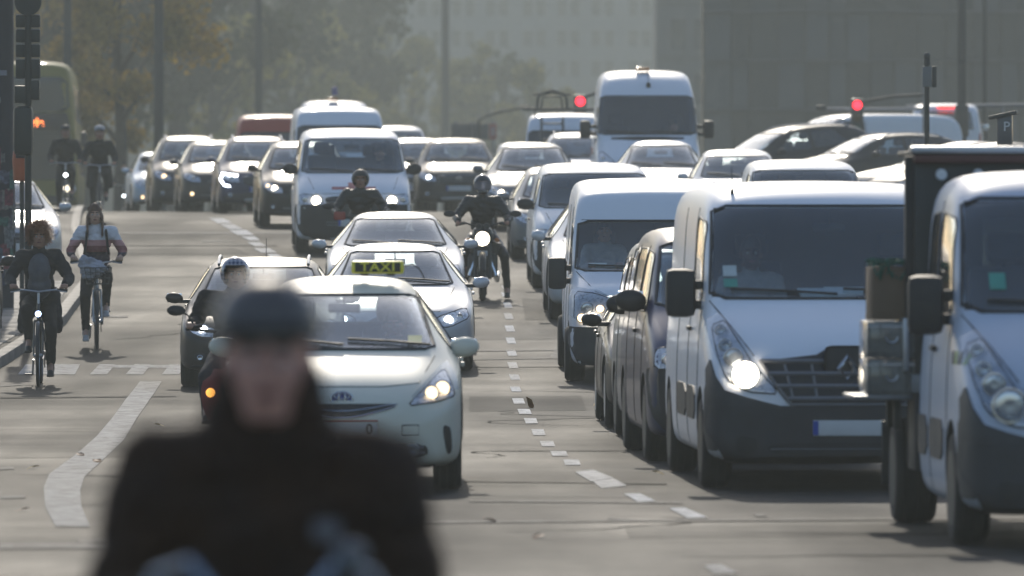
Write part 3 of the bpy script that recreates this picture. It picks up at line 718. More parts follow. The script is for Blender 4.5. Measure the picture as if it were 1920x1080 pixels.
# square-shouldered van with mid roof
Tn = variant('big_van', 'square_van', hero=True, wr=.335, axles=(.90, 4.5), cabin=(.95, 2.6))
Tn['st'] = [(0, .28, .80, .60, .80, .70, .66), (.05, .22, .92, .80, .91, .95, .82), (.16, .21, .975, .98, .94, 1.13, .86), (.45, .21, .985, 1.10, .95, 1.24, .88), (.80, .21, .988, 1.18, .955, 1.32, .88), (1.0, .21, .988, 1.22, .955, 1.40, .88),
        (1.3, .21, .988, 1.25, .955, 1.72, .86, .12), (1.52, .21, .988, 1.28, .955, 1.98, .85, .12), (1.72, .21, .988, 1.3, .95, 2.26, .81, .14), (1.98, .21, .988, 1.3, .95, 2.38, .80, .15), (4.0, .21, .988, 1.3, .95, 2.42, .80, .15), (5.0, .22, .98, 1.3, .95, 2.41, .80, .15), (5.25, .25, .95, 1.3, .93, 2.3, .8), (5.3, .35, .88, 1.0, .85, 1.7, .8)]
Tn.update(wind=[(-.79, 1.93), (.79, 1.93), (.87, 1.36), (-.87, 1.36)], wind_y=1.75, side=[[(1.30, 1.32), (1.55, 1.85), (2.2, 1.88), (2.2, 1.28)]], dash=(1.36, 1.27), seat=(1.95, .75), rvm=(1.6, 1.8), plate=(0, .42, 0), mirror=(1.0, 1.36, 1.30, .21, .40), sidetrim=[], antenna=None,
    front=[('grille', [(-.44, .98), (.44, .98), (.40, .74), (-.40, .74)], BLK, dict(slats=3)), ('bumper', [(-.975, .70), (-.90, .67), (.90, .67), (.975, .70), (.99, .5), (.86, .18), (-.86, .18), (-.99, .5)], DGREY, dict(off=.02, nr=9, nc=20, rr=.05)),
           ('air_intake', [(-.5, .36), (.5, .36), (.48, .24), (-.48, .24)], BLK, dict(off=.026, slats=1)), ('cowl_vent', [(-.12, 1.29), (.12, 1.29), (.1, 1.25), (-.1, 1.25)], BLK, dict(nr=3))],
    lamps=[dict(poly=[(.48, .74), (.50, 1.02), (.70, 1.10), (.93, 1.12), (.945, .76)], bulbs=[(.66, .92, .045, 'mid'), (.80, .93, .06, 'side'), (.74, .81, .06, 'main'), (.86, .81, .05, 'fog')])],
    seams=[('L', [(1.2, 1.25), (1.15, .45)]), ('L', [(2.32, 2.1), (2.32, .3)]), ('L', [(3.5, 2.1), (3.5, .3)]), ('F', [(-.90, 1.34), (-.70, 1.12), (-.5, 1.04), (.5, 1.04), (.70, 1.12), (.90, 1.34)]), ('F', [(-.83, 1.96), (.83, 1.96)])],
    extra=[emb(.06, 1.0)])
# tall van, high roof
Sp = variant('big_van', 'tall_van', hero=False, wr=.345, axles=(.95, 4.9), cabin=(.95, 2.5))
Sp['st'] = [(0, .26, .70, .60, .70, .72, .58), (.06, .23, .86, .80, .85, .94, .70), (.2, .21, .95, .95, .92, 1.08, .76), (.5, .21, .985, 1.10, .94, 1.26, .80), (.85, .21, .995, 1.24, .95, 1.42, .82), (1.02, .21, .995, 1.30, .955, 1.52, .84),
        (1.35, .21, .995, 1.32, .955, 1.90, .84, .12), (1.62, .21, .995, 1.34, .955, 2.20, .83, .12), (1.95, .21, .995, 1.34, .95, 2.50, .80, .16), (2.35, .21, .995, 1.34, .945, 2.68, .77, .18), (3.0, .21, .995, 1.34, .94, 2.76, .76, .18), (5.4, .22, .99, 1.34, .94, 2.76, .76, .18), (5.85, .25, .96, 1.3, .93, 2.7, .76), (5.9, .35, .88, 1.0, .85, 2.0, .8)]
Sp.update(wind=[(-.78, 2.24), (.78, 2.24), (.87, 1.54), (-.87, 1.54)], wind_y=1.95, side=[[(1.34, 1.40), (1.6, 2.02), (2.2, 2.06), (2.2, 1.36)]], dash=(1.42, 1.42), seat=(2.0, .86), rvm=(1.65, 2.05), mirror=(1.05, 1.40, 1.62, .2, .34), plate=(0, .47, 0), sidetrim=[], seams=[('L', [(2.3, 2.1), (2.3, .3)]), ('L', [(3.6, 2.4), (3.6, .3)])],
    front=[('grille', [(-.50, 1.05), (.50, 1.05), (.42, .76), (-.42, .76)], BLK, dict(slats=3)), ('bumper', [(-.95, .66), (.95, .66), (.97, .45), (.82, .22), (-.82, .22), (-.97, .45)], DGREY, dict(off=.015, nc=16, nr=6)), ('cowl_panel', [(-.72, 1.49), (.72, 1.49), (.68, 1.42), (-.68, 1.42)], BLK, dict(nr=3))],
    lamps=[dict(poly=[(.60, .82), (.58, .96), (.84, 1.22), (.92, 1.18), (.90, .86)], bulbs=[(.74, .95, .06, 'main'), (.84, 1.08, .04, 'side')])], antenna=None,
    extra=[emb(.09, .92)])
def stub(T, bv, part):
    p, n = proj(bv, .04, 2.45, 'F'); bm = bmesh.new(); ball(bm, p + Vector((0, -.02, 0)), .045, (1, 1, 1.6)); tube(bm, [p, p + Vector((0, .1, .3))], .006, 5); part('roof_aerial', bm, BLK)
    bm = bmesh.new(); box(bm, (-.05, 2.6, 2.77), (.26, .3, .07), None, .02); part('roof_vent', bm, AMBER)
Sp['extra'].append(stub)
# the taxi: one-box hatch with a steep nose
P = dict(key='taxi', hero=True, wr=.325, ww=.205, track=.875, axles=(.90, 3.68), cabin=(1.05, 4.15), spokes=10,
    st=[(0, .24, .55, .46, .55, .55, .44), (.06, .20, .72, .58, .71, .66, .56), (.20, .19, .83, .66, .81, .76, .64), (.45, .185, .87, .78, .845, .87, .68), (.80, .185, .885, .88, .85, .965, .70), (1.05, .185, .887, .93, .855, 1.04, .71),
        (1.5, .185, .887, .96, .86, 1.27, .635), (2.0, .185, .887, .98, .86, 1.475, .55, .10), (2.5, .185, .887, 1.0, .86, 1.565, .545, .11), (3.2, .185, .887, 1.02, .85, 1.57, .54, .11), (3.9, .19, .885, 1.05, .83, 1.50, .52, .11), (4.3, .22, .87, 1.06, .78, 1.32, .53), (4.52, .27, .82, .98, .74, 1.05, .6), (4.6, .34, .7, .75, .65, .85, .55)],
    wind=[(-.535, 1.415), (.535, 1.415), (.67, 1.045), (-.67, 1.045)], wind_y=2.3,
    side=[[(1.62, 1.02), (2.18, 1.40), (2.62, 1.44), (2.62, 1.02)], [(2.70, 1.03), (2.70, 1.44), (3.35, 1.44), (3.55, 1.06)], [(3.62, 1.08), (3.45, 1.42), (3.9, 1.38), (4.0, 1.15)]], rearw=[(-.44, 1.42), (.44, 1.42), (.54, 1.16), (-.54, 1.16)],
    dash=(1.6, .97), drx=.37, seat=(2.35, .36), seat2=(3.25, .38), rvm=(2.05, 1.33),
    front=[('lower_grille', [(-.60, .38), (.60, .38), (.64, .29), (.56, .26), (-.56, .26), (-.64, .29)], BLK, dict(off=.008, nr=6, nc=14, slats=2)),
           ('grille', [(-.41, .655), (-.09, .60), (.09, .60), (.41, .655), (.38, .625), (.10, .555), (-.10, .555), (-.38, .625)], BLK, dict(off=.006, nr=7, nc=14, rr=.08, frame=(.006, CHROME))),
           ('bumper_vent', [(.73, .50), (.79, .49), (.80, .30), (.765, .28)], BLK, dict(sym=True, off=.008, nr=6, nc=3)), ('front_spoiler', [(-.72, .225), (.72, .225), (.66, .185), (-.66, .185)], BLK, dict(off=.01, nr=3, nc=10))],
    lamps=[dict(poly=[(.475, .635), (.60, .76), (.745, .905), (.80, .80), (.825, .705), (.70, .665)], bulbs=[(.655, .735, .045, 'side'), (.735, .765, .05, 'main')]),
           dict(poly=[(.46, .36), (.57, .365), (.575, .285), (.47, .285)], bulbs=[(.515, .325, .042, 'fog')])],
    mirror=(.79, 1.72, 1.04, .22, .15), plate=(0, .475, 0), handles=[(2.45, .90), (3.3, .92)], handle_mat=PAINT0,
    seams=[('L', [(1.5, 1.0), (1.5, .3)]), ('R', [(1.5, 1.0), (1.5, .3)]), ('L', [(2.66, 1.0), (2.64, .3)]), ('R', [(2.66, 1.0), (2.64, .3)]), ('F', [(-.68, .99), (-.56, .80), (-.30, .775), (.30, .775), (.56, .80), (.68, .99)]), ('F', [(.44, .50), (.56, .50), (.56, .43), (.44, .43), (.44, .50)])],
    tail=[(.5, .98), (.74, 1.0), (.76, .74), (.64, .74)])
def ovals(T, bv, part):
    p, n = proj(bv, 0, .69, 'F'); y = p.y - .016
    def ell(bm, cx, cz, rx, rz_, t=.007, n=24):
        tube(bm, [Vector((cx + rx*math.cos(2*math.pi*k/n), y, cz + rz_*math.sin(2*math.pi*k/n))) for k in range(n)], t, 6, True)
    bm = bmesh.new(); lathe(bm, [(0, .001), (0, .075), (.01, .075)], 'Y', 24); bmesh.ops.scale(bm, vec=(1, 1, .68), verts=bm.verts); bmesh.ops.translate(bm, vec=(0, y + .004, .69), verts=bm.verts); n = part('emblem_base', bm, pmat('emblem_blue', (.03, .06, .30), .3))
    bm = bmesh.new(); ell(bm, 0, .69, .077, .052); ell(bm, 0, .692, .024, .048, .006); ell(bm, 0, .712, .055, .022, .006); part('emblem', bm, CHROME, n)
P['extra'] = [ovals]
TYPES['taxi'] = P

def square_up(key, dw, e, dwin=0.0, zmin=1.8):
    """squarer shoulders: wider roof, tighter roof edge, wider windscreen"""
    T = TYPES[key]; T['st'] = [tuple(r[:6]) + (r[6] + dw * min(1, max(0, (r[5] - zmin + .4) / .4)), e if r[5] > zmin - .2 else (r[7] if len(r) > 7 else .10)) for r in T['st']]
    if dwin:
        zt = max(p[1] for p in T['wind']); T['wind'] = [(a + (dwin if a > 0 else -dwin) * (1 if b > zt - .05 else .45), b) for a, b in T['wind']]
for k_, dw, e, dwin in (('bus_van', .075, .09, .06), ('cargo_van', .06, .10, .05), ('big_van', .085, .11, .075), ('crew_cab', .085, .11, .075), ('square_van', .085, .09, .06), ('tall_van', .09, .12, .07)): square_up(k_, dw, e, dwin)
for k_ in ('hatch', 'suv', 'crossover'): square_up(k_, .035, .09, .025, 1.3)
for k_ in ('big_van', 'crew_cab', 'square_van', 'tall_van', 'bus_van', 'cargo_van'): TYPES[k_]['rim_mat'] = True
# ------------------------------------------------------------------ ground
def asphalt(name, base=(.062, .060, .057), rough=.50):
    m, nt, b = nm(name); N, Lk = nt.nodes, nt.links
    tc = N.new('ShaderNodeTexCoord')
    def noise(s, det=6, vec=None, rg=.6):
        n = N.new('ShaderNodeTexNoise'); n.inputs['Scale'].default_value = s; n.inputs['Detail'].default_value = det; n.inputs['Roughness'].default_value = rg
        Lk.new(vec or tc.outputs['Object'], n.inputs['Vector']); return n.outputs[0]
    def mrange(v, a, b_, c, d):
        r = N.new('ShaderNodeMapRange'); r.inputs[1].default_value = a; r.inputs[2].default_value = b_; r.inputs[3].default_value = c; r.inputs[4].default_value = d; Lk.new(v, r.inputs[0]); return r.outputs[0]
    mp = N.new('ShaderNodeMapping'); mp.inputs['Scale'].default_value = (.35, .05, 1); Lk.new(tc.outputs['Object'], mp.inputs[0])       # tracks worn along the lanes
    mp2 = N.new('ShaderNodeMapping'); mp2.inputs['Scale'].default_value = (.12, 1.0, 1); Lk.new(tc.outputs['Object'], mp2.inputs[0])     # patches laid across
    a = mrange(noise(1.0, 5, mp.outputs[0]), .3, .7, .60, 1.35); c = mrange(noise(.22, 8, mp2.outputs[0]), .35, .65, .82, 1.15); f = mrange(noise(55, 3), .3, .7, .8, 1.25)
    g = mrange(noise(3.5, 7), .3, .75, .85, 1.15)
    def mul(x, y):
        n = N.new('ShaderNodeMath'); n.operation = 'MULTIPLY'; Lk.new(x, n.inputs[0]); Lk.new(y, n.inputs[1]); return n.outputs[0]
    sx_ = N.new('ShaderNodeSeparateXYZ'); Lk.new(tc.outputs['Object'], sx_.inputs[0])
    left_shade = mrange(sx_.outputs['X'], -3.6, .6, .42, 1.0)  # left side shade and lens dimming painted into the base colour
    t = mul(mul(mul(a, c), mul(f, g)), left_shade)
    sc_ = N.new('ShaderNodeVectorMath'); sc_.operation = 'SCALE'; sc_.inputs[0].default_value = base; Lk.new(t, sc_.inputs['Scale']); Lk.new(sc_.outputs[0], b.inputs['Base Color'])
    Lk.new(mrange(mul(a, c), .5, 1.4, rough + .12, rough - .10), b.inputs['Roughness'])
    bp = N.new('ShaderNodeBump'); bp.inputs['Strength'].default_value = .35; bp.inputs['Distance'].default_value = .006; Lk.new(noise(90, 4), bp.inputs['Height'])
    Lk.new(bp.outputs[0], b.inputs['Normal']); b.inputs['Specular IOR Level'].default_value = .07; MATS[name] = m; return m
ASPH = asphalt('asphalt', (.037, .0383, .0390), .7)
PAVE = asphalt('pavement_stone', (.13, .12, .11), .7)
def road_paint(name, v, wear):
    m, nt, b = nm(name); N, Lk = nt.nodes, nt.links; tc = N.new('ShaderNodeTexCoord'); n = N.new('ShaderNodeTexNoise'); n.inputs['Scale'].default_value = 7; n.inputs['Detail'].default_value = 9; n.inputs['Roughness'].default_value = .7
    Lk.new(tc.outputs['Object'], n.inputs['Vector']); mr = N.new('ShaderNodeMapRange'); mr.inputs[1].default_value = .5 - wear; mr.inputs[2].default_value = .5 + .08; mr.inputs[3].default_value = 0; mr.inputs[4].default_value = 1
    Lk.new(n.outputs[0], mr.inputs[0]); mx = N.new('ShaderNodeMix'); mx.data_type = 'RGBA'; mx.inputs[6].default_value = (v*.35, v*.34, v*.32, 1); mx.inputs[7].default_value = (v, v*.98, v*.94, 1)
    Lk.new(mr.outputs[0], mx.inputs[0]); Lk.new(mx.outputs[2], b.inputs['Base Color']); b.inputs['Roughness'].default_value = .75; b.inputs['Specular IOR Level'].default_value = .1; MATS[name] = m; return m
RPAINT = road_paint('road_paint', .72, .16); RPAINT2 = road_paint('worn_road_paint', .36, .10); RPAINT3 = road_paint('scuffed_line', .14, .05)
def surf(name, xs, ys, mat, up=0.0, fz=None):
    bm = bmesh.new(); g = [[bm.verts.new((x, y, (fz or gz)(x, y) + up)) for x in xs] for y in ys]
    for j in range(len(ys)-1):
        for i in range(len(xs)-1): bm.faces.new((g[j][i], g[j][i+1], g[j+1][i+1], g[j+1][i]))
    return tag(obj(name, bm, mat, None, 0), kind='structure')
xs = [-3000, -600, -150, -60, -30] + [-18 + i * 1.5 for i in range(25)] + [30, 60, 150, 600, 3000]
ys = [-80, -20] + list(range(0, 264, 2)) + [275, 300, 340, 400, 600, 1000, 2000, 4500]
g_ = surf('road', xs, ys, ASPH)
for p in g_.data.polygons: p.use_smooth = True
def mark(name, P, mat, up=.006, nu=None, nv=None, strips=None):
    """road marking from a quad given by photo pixels on the ground (near-left, near-right, far-right, far-left)"""
    Q = [gp(*p) for p in P]; L = max((Q[3] - Q[0]).length, (Q[2] - Q[1]).length); W_ = max((Q[1]-Q[0]).length, (Q[2]-Q[3]).length)
    nv = nv or max(1, int(L / .7)); nu = nu or max(1, int(W_ / .7)); bm = bmesh.new(); g = []
    for j in range(nv + 1):
        t = j / nv; a = Q[0].lerp(Q[3], t); b = Q[1].lerp(Q[2], t); row = []
        for i in range(nu + 1):
            p = a.lerp(b, i / nu); row.append(bm.verts.new((p.x, p.y, gz(p.x, p.y) + up)))
        g.append(row)
    for j in range(nv):
        for i in range(nu): bm.faces.new((g[j][i], g[j][i+1], g[j+1][i+1], g[j+1][i]))
    return tag(obj(name, bm, mat, None, 0), kind='structure')
# dashes of the middle line: (x left, x right, y bottom, y top) in the photograph
dash = [(942, 953, 542, 536), (941, 956, 557, 549), (945, 960, 578, 568), (946, 962, 599, 588), (948, 965, 622, 611), (950, 967, 645, 634), (951, 969, 668, 657), (953, 971, 691, 680), (956, 975, 713, 703), (958, 977, 735, 726),
        (962, 984, 758, 748), (972, 996, 777, 768), (984, 1008, 795, 785), (998, 1022, 817, 806), (1014, 1040, 838, 828), (1034, 1064, 856, 847), (1058, 1088, 873, 863)]
for xl, xr, yb, yt in dash: mark('lane_dash', [(xl + 2, yb), (xr + 1, yb), (xr - 3, yt), (xl - 2, yt)], RPAINT)
mark('lane_dash', [(1108, 904), (1150, 897), (1112, 882), (1078, 886)], RPAINT); mark('lane_dash', [(1128, 917), (1176, 912), (1150, 898), (1112, 904)], RPAINT)
mark('lane_dash', [(1196, 942), (1230, 941), (1200, 927), (1170, 927)], RPAINT); mark('lane_dash', [(1290, 973), (1328, 972), (1285, 954), (1254, 954)], RPAINT)
mark('lane_dash', [(1340, 1078), (1385, 1076), (1352, 1060), (1320, 1062)], RPAINT2)
for a, b, c, d_, yb, yt in [(490, 520, 476, 505, 474, 466), (478, 500, 464, 488, 462, 455), (468, 488, 452, 478, 451, 444), (446, 476, 430, 462, 441, 432), (430, 455, 412, 438, 430, 421), (408, 436, 392, 418, 419, 410), (512, 536, 500, 520, 486, 477), (532, 556, 520, 540, 498, 489)]:
    mark('lane_dash', [(a, yb), (b, yb), (d_, yt), (c, yt)], RPAINT)
# broad curved edge line on the left, as one strip
Lf = [(104, 989), (84, 950), (82, 915), (92, 890), (140, 855), (180, 820), (210, 785), (235, 750), (262, 716)]
Rt = [(168, 989), (152, 950), (150, 920), (158, 895), (198, 858), (232, 825), (256, 785), (280, 750), (303, 716)]
bm = bmesh.new(); rows = []
for (a, b) in zip(Lf, Rt): rows.append((gp(*a), gp(*b)))
rr = []
for i in range(len(rows) - 1):
    for k in range(4): t = k / 4; rr.append((rows[i][0].lerp(rows[i+1][0], t), rows[i][1].lerp(rows[i+1][1], t)))
rr.append(rows[-1]); V_ = [[bm.verts.new((q.x, q.y, gz(q.x, q.y) + .006)) for q in r] for r in rr]
for i in range(len(V_) - 1): bm.faces.new((V_[i][0], V_[i][1], V_[i+1][1], V_[i+1][0]))
tag(obj('curved_edge_line', bm, RPAINT2, None, 0), kind='structure')
for q in [[(33, 703), (140, 703), (150, 684), (48, 684)], [(168, 703), (200, 703), (216, 684), (186, 684)], [(235, 703), (268, 703), (283, 684), (252, 684)], [(303, 703), (335, 703), (350, 684), (318, 684)]]: mark('crossing_block', q, RPAINT2)
mark('crossing_block', [(186, 690), (350, 690), (352, 685), (190, 685)], RPAINT2, up=.004)
for q in [[(0, 726), (42, 723), (42, 721), (0, 723)], [(160, 439), (560, 439), (560, 435.5), (160, 435.5)], [(0, 1031), (215, 1030), (215, 1020), (0, 1021)], [(150, 1020), (200, 1018), (196, 1012), (146, 1013)], [(375, 455), (440, 454), (425, 452), (378, 452)], [(190, 596), (240, 596), (240, 593), (200, 593)], [(0, 936), (48, 935), (48, 930), (0, 931)], [(0, 882), (26, 881), (26, 877), (0, 878)],
          [(880, 676), (1070, 673), (1070, 670), (880, 673)], [(880, 660), (1060, 658), (1060, 656), (880, 658)], [(1030, 672), (1062, 672), (1056, 656), (1040, 656)], [(760, 983), (1920, 975), (1920, 971), (760, 979)], [(880, 942), (1280, 946), (1280, 943), (880, 939)], [(1140, 975), (1190, 977), (1186, 974), (1140, 972)], [(1418, 970), (1440, 970), (1430, 964), (1412, 964)]]:
    mark('worn_line', q, RPAINT3)
TAR = pmat('tar_seam', (.02, .02, .02), .85, noise=.2, spec=.05)
for q in [[(0, 748), (330, 745), (330, 743), (0, 746)], [(160, 462), (520, 462), (520, 460.5), (160, 460.5)], [(870, 905), (1250, 910), (1250, 908), (870, 903)], [(870, 690), (1070, 689), (1070, 688), (870, 689)]]: mark('tar_seam', q, TAR, up=.004)
def crack(px, py, ang, L, seed):
    r = random.Random(seed); p = gp(px, py); x, y, a = p.x, p.y, math.radians(ang); bm = bmesh.new(); prev = None; n = int(L / .12)
    for i in range(n):
        a += r.gauss(0, .35); a = a * .9 + math.radians(ang) * .1; x += math.cos(a) * .12; y += math.sin(a) * .12; w_ = .016 * (1 - abs(2*i/n - 1)) + .005; nx, ny = -math.sin(a) * w_, math.cos(a) * w_ * 3
        v = (bm.verts.new((x - nx, y - ny, gz(x, y) + .005)), bm.verts.new((x + nx, y + ny, gz(x, y) + .005)))
        if prev: bm.faces.new((prev[0], prev[1], v[1], v[0]))
        prev = v
    tag(obj('crack', bm, TAR, None, 0), kind='structure')
for i, (px, py, an, L) in enumerate([(20, 810, 4, 4), (880, 735, -3, 4.5), (60, 950, 2, 3.5), (900, 860, 60, 5), (1240, 1045, -8, 3), (940, 1000, 95, 4), (180, 640, 80, 6), (300, 620, 10, 3), (900, 630, 70, 8), (1080, 800, 100, 7), (0, 890, 8, 2.5), (1350, 1000, 5, 2.6), (330, 440, 85, 20), (240, 520, 5, 4)]): crack(px, py, an, L, i)
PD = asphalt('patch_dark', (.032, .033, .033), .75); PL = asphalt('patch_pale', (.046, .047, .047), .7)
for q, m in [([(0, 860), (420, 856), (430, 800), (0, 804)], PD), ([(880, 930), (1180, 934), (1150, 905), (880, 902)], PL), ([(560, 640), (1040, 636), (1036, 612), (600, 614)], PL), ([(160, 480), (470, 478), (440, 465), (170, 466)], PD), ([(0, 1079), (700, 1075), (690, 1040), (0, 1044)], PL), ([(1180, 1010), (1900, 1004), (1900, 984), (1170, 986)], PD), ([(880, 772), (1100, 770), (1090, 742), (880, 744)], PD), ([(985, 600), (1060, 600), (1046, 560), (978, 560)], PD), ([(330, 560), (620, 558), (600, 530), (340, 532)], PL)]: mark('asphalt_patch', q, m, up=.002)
# pavement on the left with a kerb
KX = [(-12, 60, -6.9), (0, 0, 0)]
def kerb_x(y):        # the kerb line at distance y
    pts = [(20, -4.9), (60, -4.9), (88, -5.15), (97, -5.95), (110, -5.75), (125, -6.1), (150, -7.6), (190, -9.5), (260, -12.5)]
    for a, b in zip(pts, pts[1:]):
        if a[0] <= y <= b[0]: return a[1] + (b[1] - a[1]) * (y - a[0]) / (b[0] - a[0])
    return pts[-1][1]
bm = bmesh.new(); prev = None
for y in range(96, 262, 2):
    k = kerb_x(y); r = [bm.verts.new((x, y, gz(x, y) + z)) for x, z in ((-40, .12), (k - 6, .12), (k - 2.5, .12), (k - .16, .12))]
    if prev:
        for i in range(3): bm.faces.new((prev[i], prev[i+1], r[i+1], r[i]))
    prev = r
tag(obj('pavement', bm, PAVE, None, 0), kind='structure')
KST = pmat('kerb_granite', (.10, .095, .09), .7, noise=.3, nscale=3)
kerb = empty('kerb', (0, 0, 0)); kerb['kind'] = 'structure'
y = 96.0; kn = None
while y < 196:
    L_ = 1.0; k0, k1 = kerb_x(y), kerb_x(y + L_); an = math.atan2(k1 - k0, L_)
    if kn is None: bm = bmesh.new(); box(bm, (0, 0, 0), (.16, .985, .26), None, .012); kn = to_mesh(bm, 'kerb_stone', KST)
    o = link('kerb_stone', kn, kerb); o.location = ((k0+k1)/2 - .08, y + .5, gz((k0+k1)/2, y + .5) + .0); o.rotation_euler = (slope(k0, y), 0, -an + rnd.uniform(-.01, .01)); y += L_
# paving slabs close enough to be told apart
slab = empty('paving', (0, 0, 0)); slab['kind'] = 'structure'; sm = []
for c in ((.16, .15, .135), (.12, .115, .105), (.2, .185, .165)):
    bm = bmesh.new(); box(bm, (0, 0, 0), (.92, .98, .05), None, .008); sm.append(to_mesh(bm, 'paving_slab', pmat('slab_%d' % int(c[0]*100), c, .75, noise=.3)))
for i in range(26):
    for j in range(6):
        y = 97 + i; k = kerb_x(y); o = link('paving_slab', sm[rnd.choice((0, 0, 1, 2))], slab); xx = k - .7 - j * .95; o.location = (xx, y, gz(xx, y) + .10 + rnd.uniform(.002, .01)); o.rotation_euler = (slope(xx, y), 0, rnd.uniform(-.006, .006))
# a few fallen leaves
lm = []
for c in ((.25, .11, .03), (.16, .07, .03), (.30, .2, .05)):
    bm = bmesh.new(); vs = [bm.verts.new(p) for p in ((0, -.05, 0), (.035, -.01, .012), (.03, .03, .02), (0, .06, .008), (-.03, .03, .018), (-.036, -.01, .01))]; bm.faces.new(vs); lm.append(to_mesh(bm, 'fallen_leaf', pmat('leaf_%d' % int(c[0]*100), c, .7), 0))
for i, (px, py) in enumerate([(992, 765), (335, 872), (366, 870), (182, 868), (150, 856), (60, 880), (404, 760), (1056, 632), (300, 800), (395, 905), (250, 930), (1235, 890), (920, 980), (1010, 1010), (1120, 760), (40, 960), (700, 1040)]):
    p = gp(px, py, .03 if i == 0 else .008); o = link('fallen_leaf', lm[i % 3]); o.location = p; o.rotation_euler = (R(60) if i == 0 else R(10), 0, rnd.uniform(0, 6)); o.scale = (1.6, 1.6, 1.6) if i == 0 else (1.1, 1.1, 1)
    lab = 'brown leaf standing on edge beside the dashed middle line' if i == 0 else 'small dry leaf lying flat on the asphalt'
    tag(o, lab, 'leaf', None if i == 0 else 'dry leaves scattered on the road')

# ------------------------------------------------------------------ background buildings
HAZEB = pmat('far_facade', (.36, .36, .34), .8, noise=.08, nscale=.3); FGL = pmat('far_window_glass', (.05, .06, .065), .2, noise=.4, nscale=.4, spec=.6); FFR = pmat('far_window_frame', (.40, .42, .40), .6)
def bare(me_fn, name, mats): bm = bmesh.new(); me_fn(bm); return to_mesh(bm, name, mats, 0)
D = 900; sD = FPX / D
bl = empty('office_block', (X(980, D), D, gz(0, D)), label='pale office block with paired dark windows, far off behind the yellow trees', cat='building')
def lx(px): return X(px, D) - bl.location.x
def lz(py): return Zpx(py, D) - bl.location.z
x0, x1 = lx(560), lx(1305)
# facade as piers and bands round real recesses
cols = []
px = 585
while px < 1275:
    cols.append((px, px + 17)); cols.append((px + 25, px + 42)); px += 64 if (len(cols) // 2) % 3 else 70
rowsw = []
for k in range(-4, 5): rowsw.append((57 + k*57, 87 + k*57))   # photo rows top, bottom
bm = bmesh.new(); zb, zt = -.5, lz(-260); box(bm, ((x0+x1)/2, 9, (zb+zt)/2), (x1-x0, 14, zt-zb)); link('wall', to_mesh(bm, 'wall', HAZEB, 0), bl)
bandm = None
zr = [lz(b[1]) for b in rowsw] 
prevt = zb
for k, (t, b) in enumerate(sorted(rowsw, key=lambda r: -r[0])):
    z1_, z0_ = lz(b), prevt
    if z1_ - z0_ > .1: bm = bmesh.new(); box(bm, ((x0+x1)/2, 1.75, (z0_+z1_)/2), (x1-x0, .5, z1_-z0_)); link('spandrel', to_mesh(bm, 'spandrel', HAZEB, 0), bl)
    prevt = lz(t)
bm = bmesh.new(); box(bm, ((x0+x1)/2, 1.75, (prevt+zt)/2), (x1-x0, .5, zt-prevt)); link('spandrel', to_mesh(bm, 'spandrel', HAZEB, 0), bl)
wm = fm = None; wh = abs(lz(57) - lz(87)); ww_ = 17 / sD
bm = bmesh.new(); box(bm, (0, 0, 0), (ww_, .06, wh)); wm = to_mesh(bm, 'window', FGL, 0)
bm = bmesh.new()
for s_ in (-1, 1): box(bm, (s_*ww_/2, -.05, 0), (.08, .1, wh)); box(bm, (0, -.05, s_*wh/2), (ww_, .1, .08))
box(bm, (0, -.05, wh*.12), (ww_-.1, .08, .07)); fm = to_mesh(bm, 'window_frame', FFR, 0)
bm = bmesh.new(); box(bm, (0, 0, 0), (8 / sD, .55, wh)); pm = to_mesh(bm, 'pier', HAZEB, 0)
for (t, b) in rowsw:
    zc = (lz(t) + lz(b)) / 2
    if lz(t) < .5: continue
    for i, (a, c) in enumerate(cols):
        o = link('window', wm, bl); o.location = (lx((a+c)/2), 1.9, zc); f = link('window_frame', fm, o)
        if i + 1 < len(cols):
            gapw = (cols[i+1][0] - c) / sD; p = link('pier', pm, bl); p.location = (lx((c + cols[i+1][0])/2), 1.74, zc); p.scale = (gapw * sD / 8, 1, 1)
# long dim block closing the view on the left
D = 760; sD = FPX / D; bl = empty('apartment_block', (X(250, D), D, gz(-40, D)), label='long dim olive-grey block behind the dark trees on the left', cat='building')
OL = pmat('olive_render', (.075, .08, .06), .9, noise=.25, nscale=.2)
bm = bmesh.new(); box(bm, (0, 6, 14), (46, 12, 30)); link('wall', to_mesh(bm, 'wall', OL, 0), bl)
bm = bmesh.new(); box(bm, (0, 0, 0), (1.3, .1, 1.6)); w1 = to_mesh(bm, 'window', FGL, 0)
for r_ in range(8):
    for c_ in range(15):
        if r_ == 0: continue
        o = link('window', w1, bl); o.location = (-21 + c_ * 3, -.03, 1.0 + r_ * 3.3)
bm = bmesh.new(); box(bm, (0, -.1, 29), (46.4, .8, .5)); link('cornice', to_mesh(bm, 'cornice', OL, 0), bl)
# dark glass block on the right
D = 330; sD = FPX / D
GP = [pmat('facade_panel_%d' % i, c, r_, noise=.15, nscale=.4, spec=.5) for i, (c, r_) in enumerate([((.035, .04, .042), .3), ((.06, .066, .068), .4), ((.10, .108, .108), .5), ((.045, .05, .05), .3)])]
bl = empty('glass_building', (X(1640, D), D, gz(20, D)), label='dark building with tall vertical facade panels filling the upper right', cat='building')
def lx(px): return X(px, D) - bl.location.x
def lz(py): return Zpx(py, D) - bl.location.z
x0, x1 = lx(1318), lx(2150); zt = lz(-420)
bm = bmesh.new(); box(bm, ((x0+x1)/2, 1.3, zt/2-.5), (x1-x0, 1.6, zt+1)); link('wall', to_mesh(bm, 'wall', GP[0], 0), bl)
fl = [(-420, -332), (-330, -242), (-240, -152), (-150, -62), (-60, 20), (22, 112), (114, 204), (206, 296), (298, 380)]
pan = {}
px = 1320; i = 0
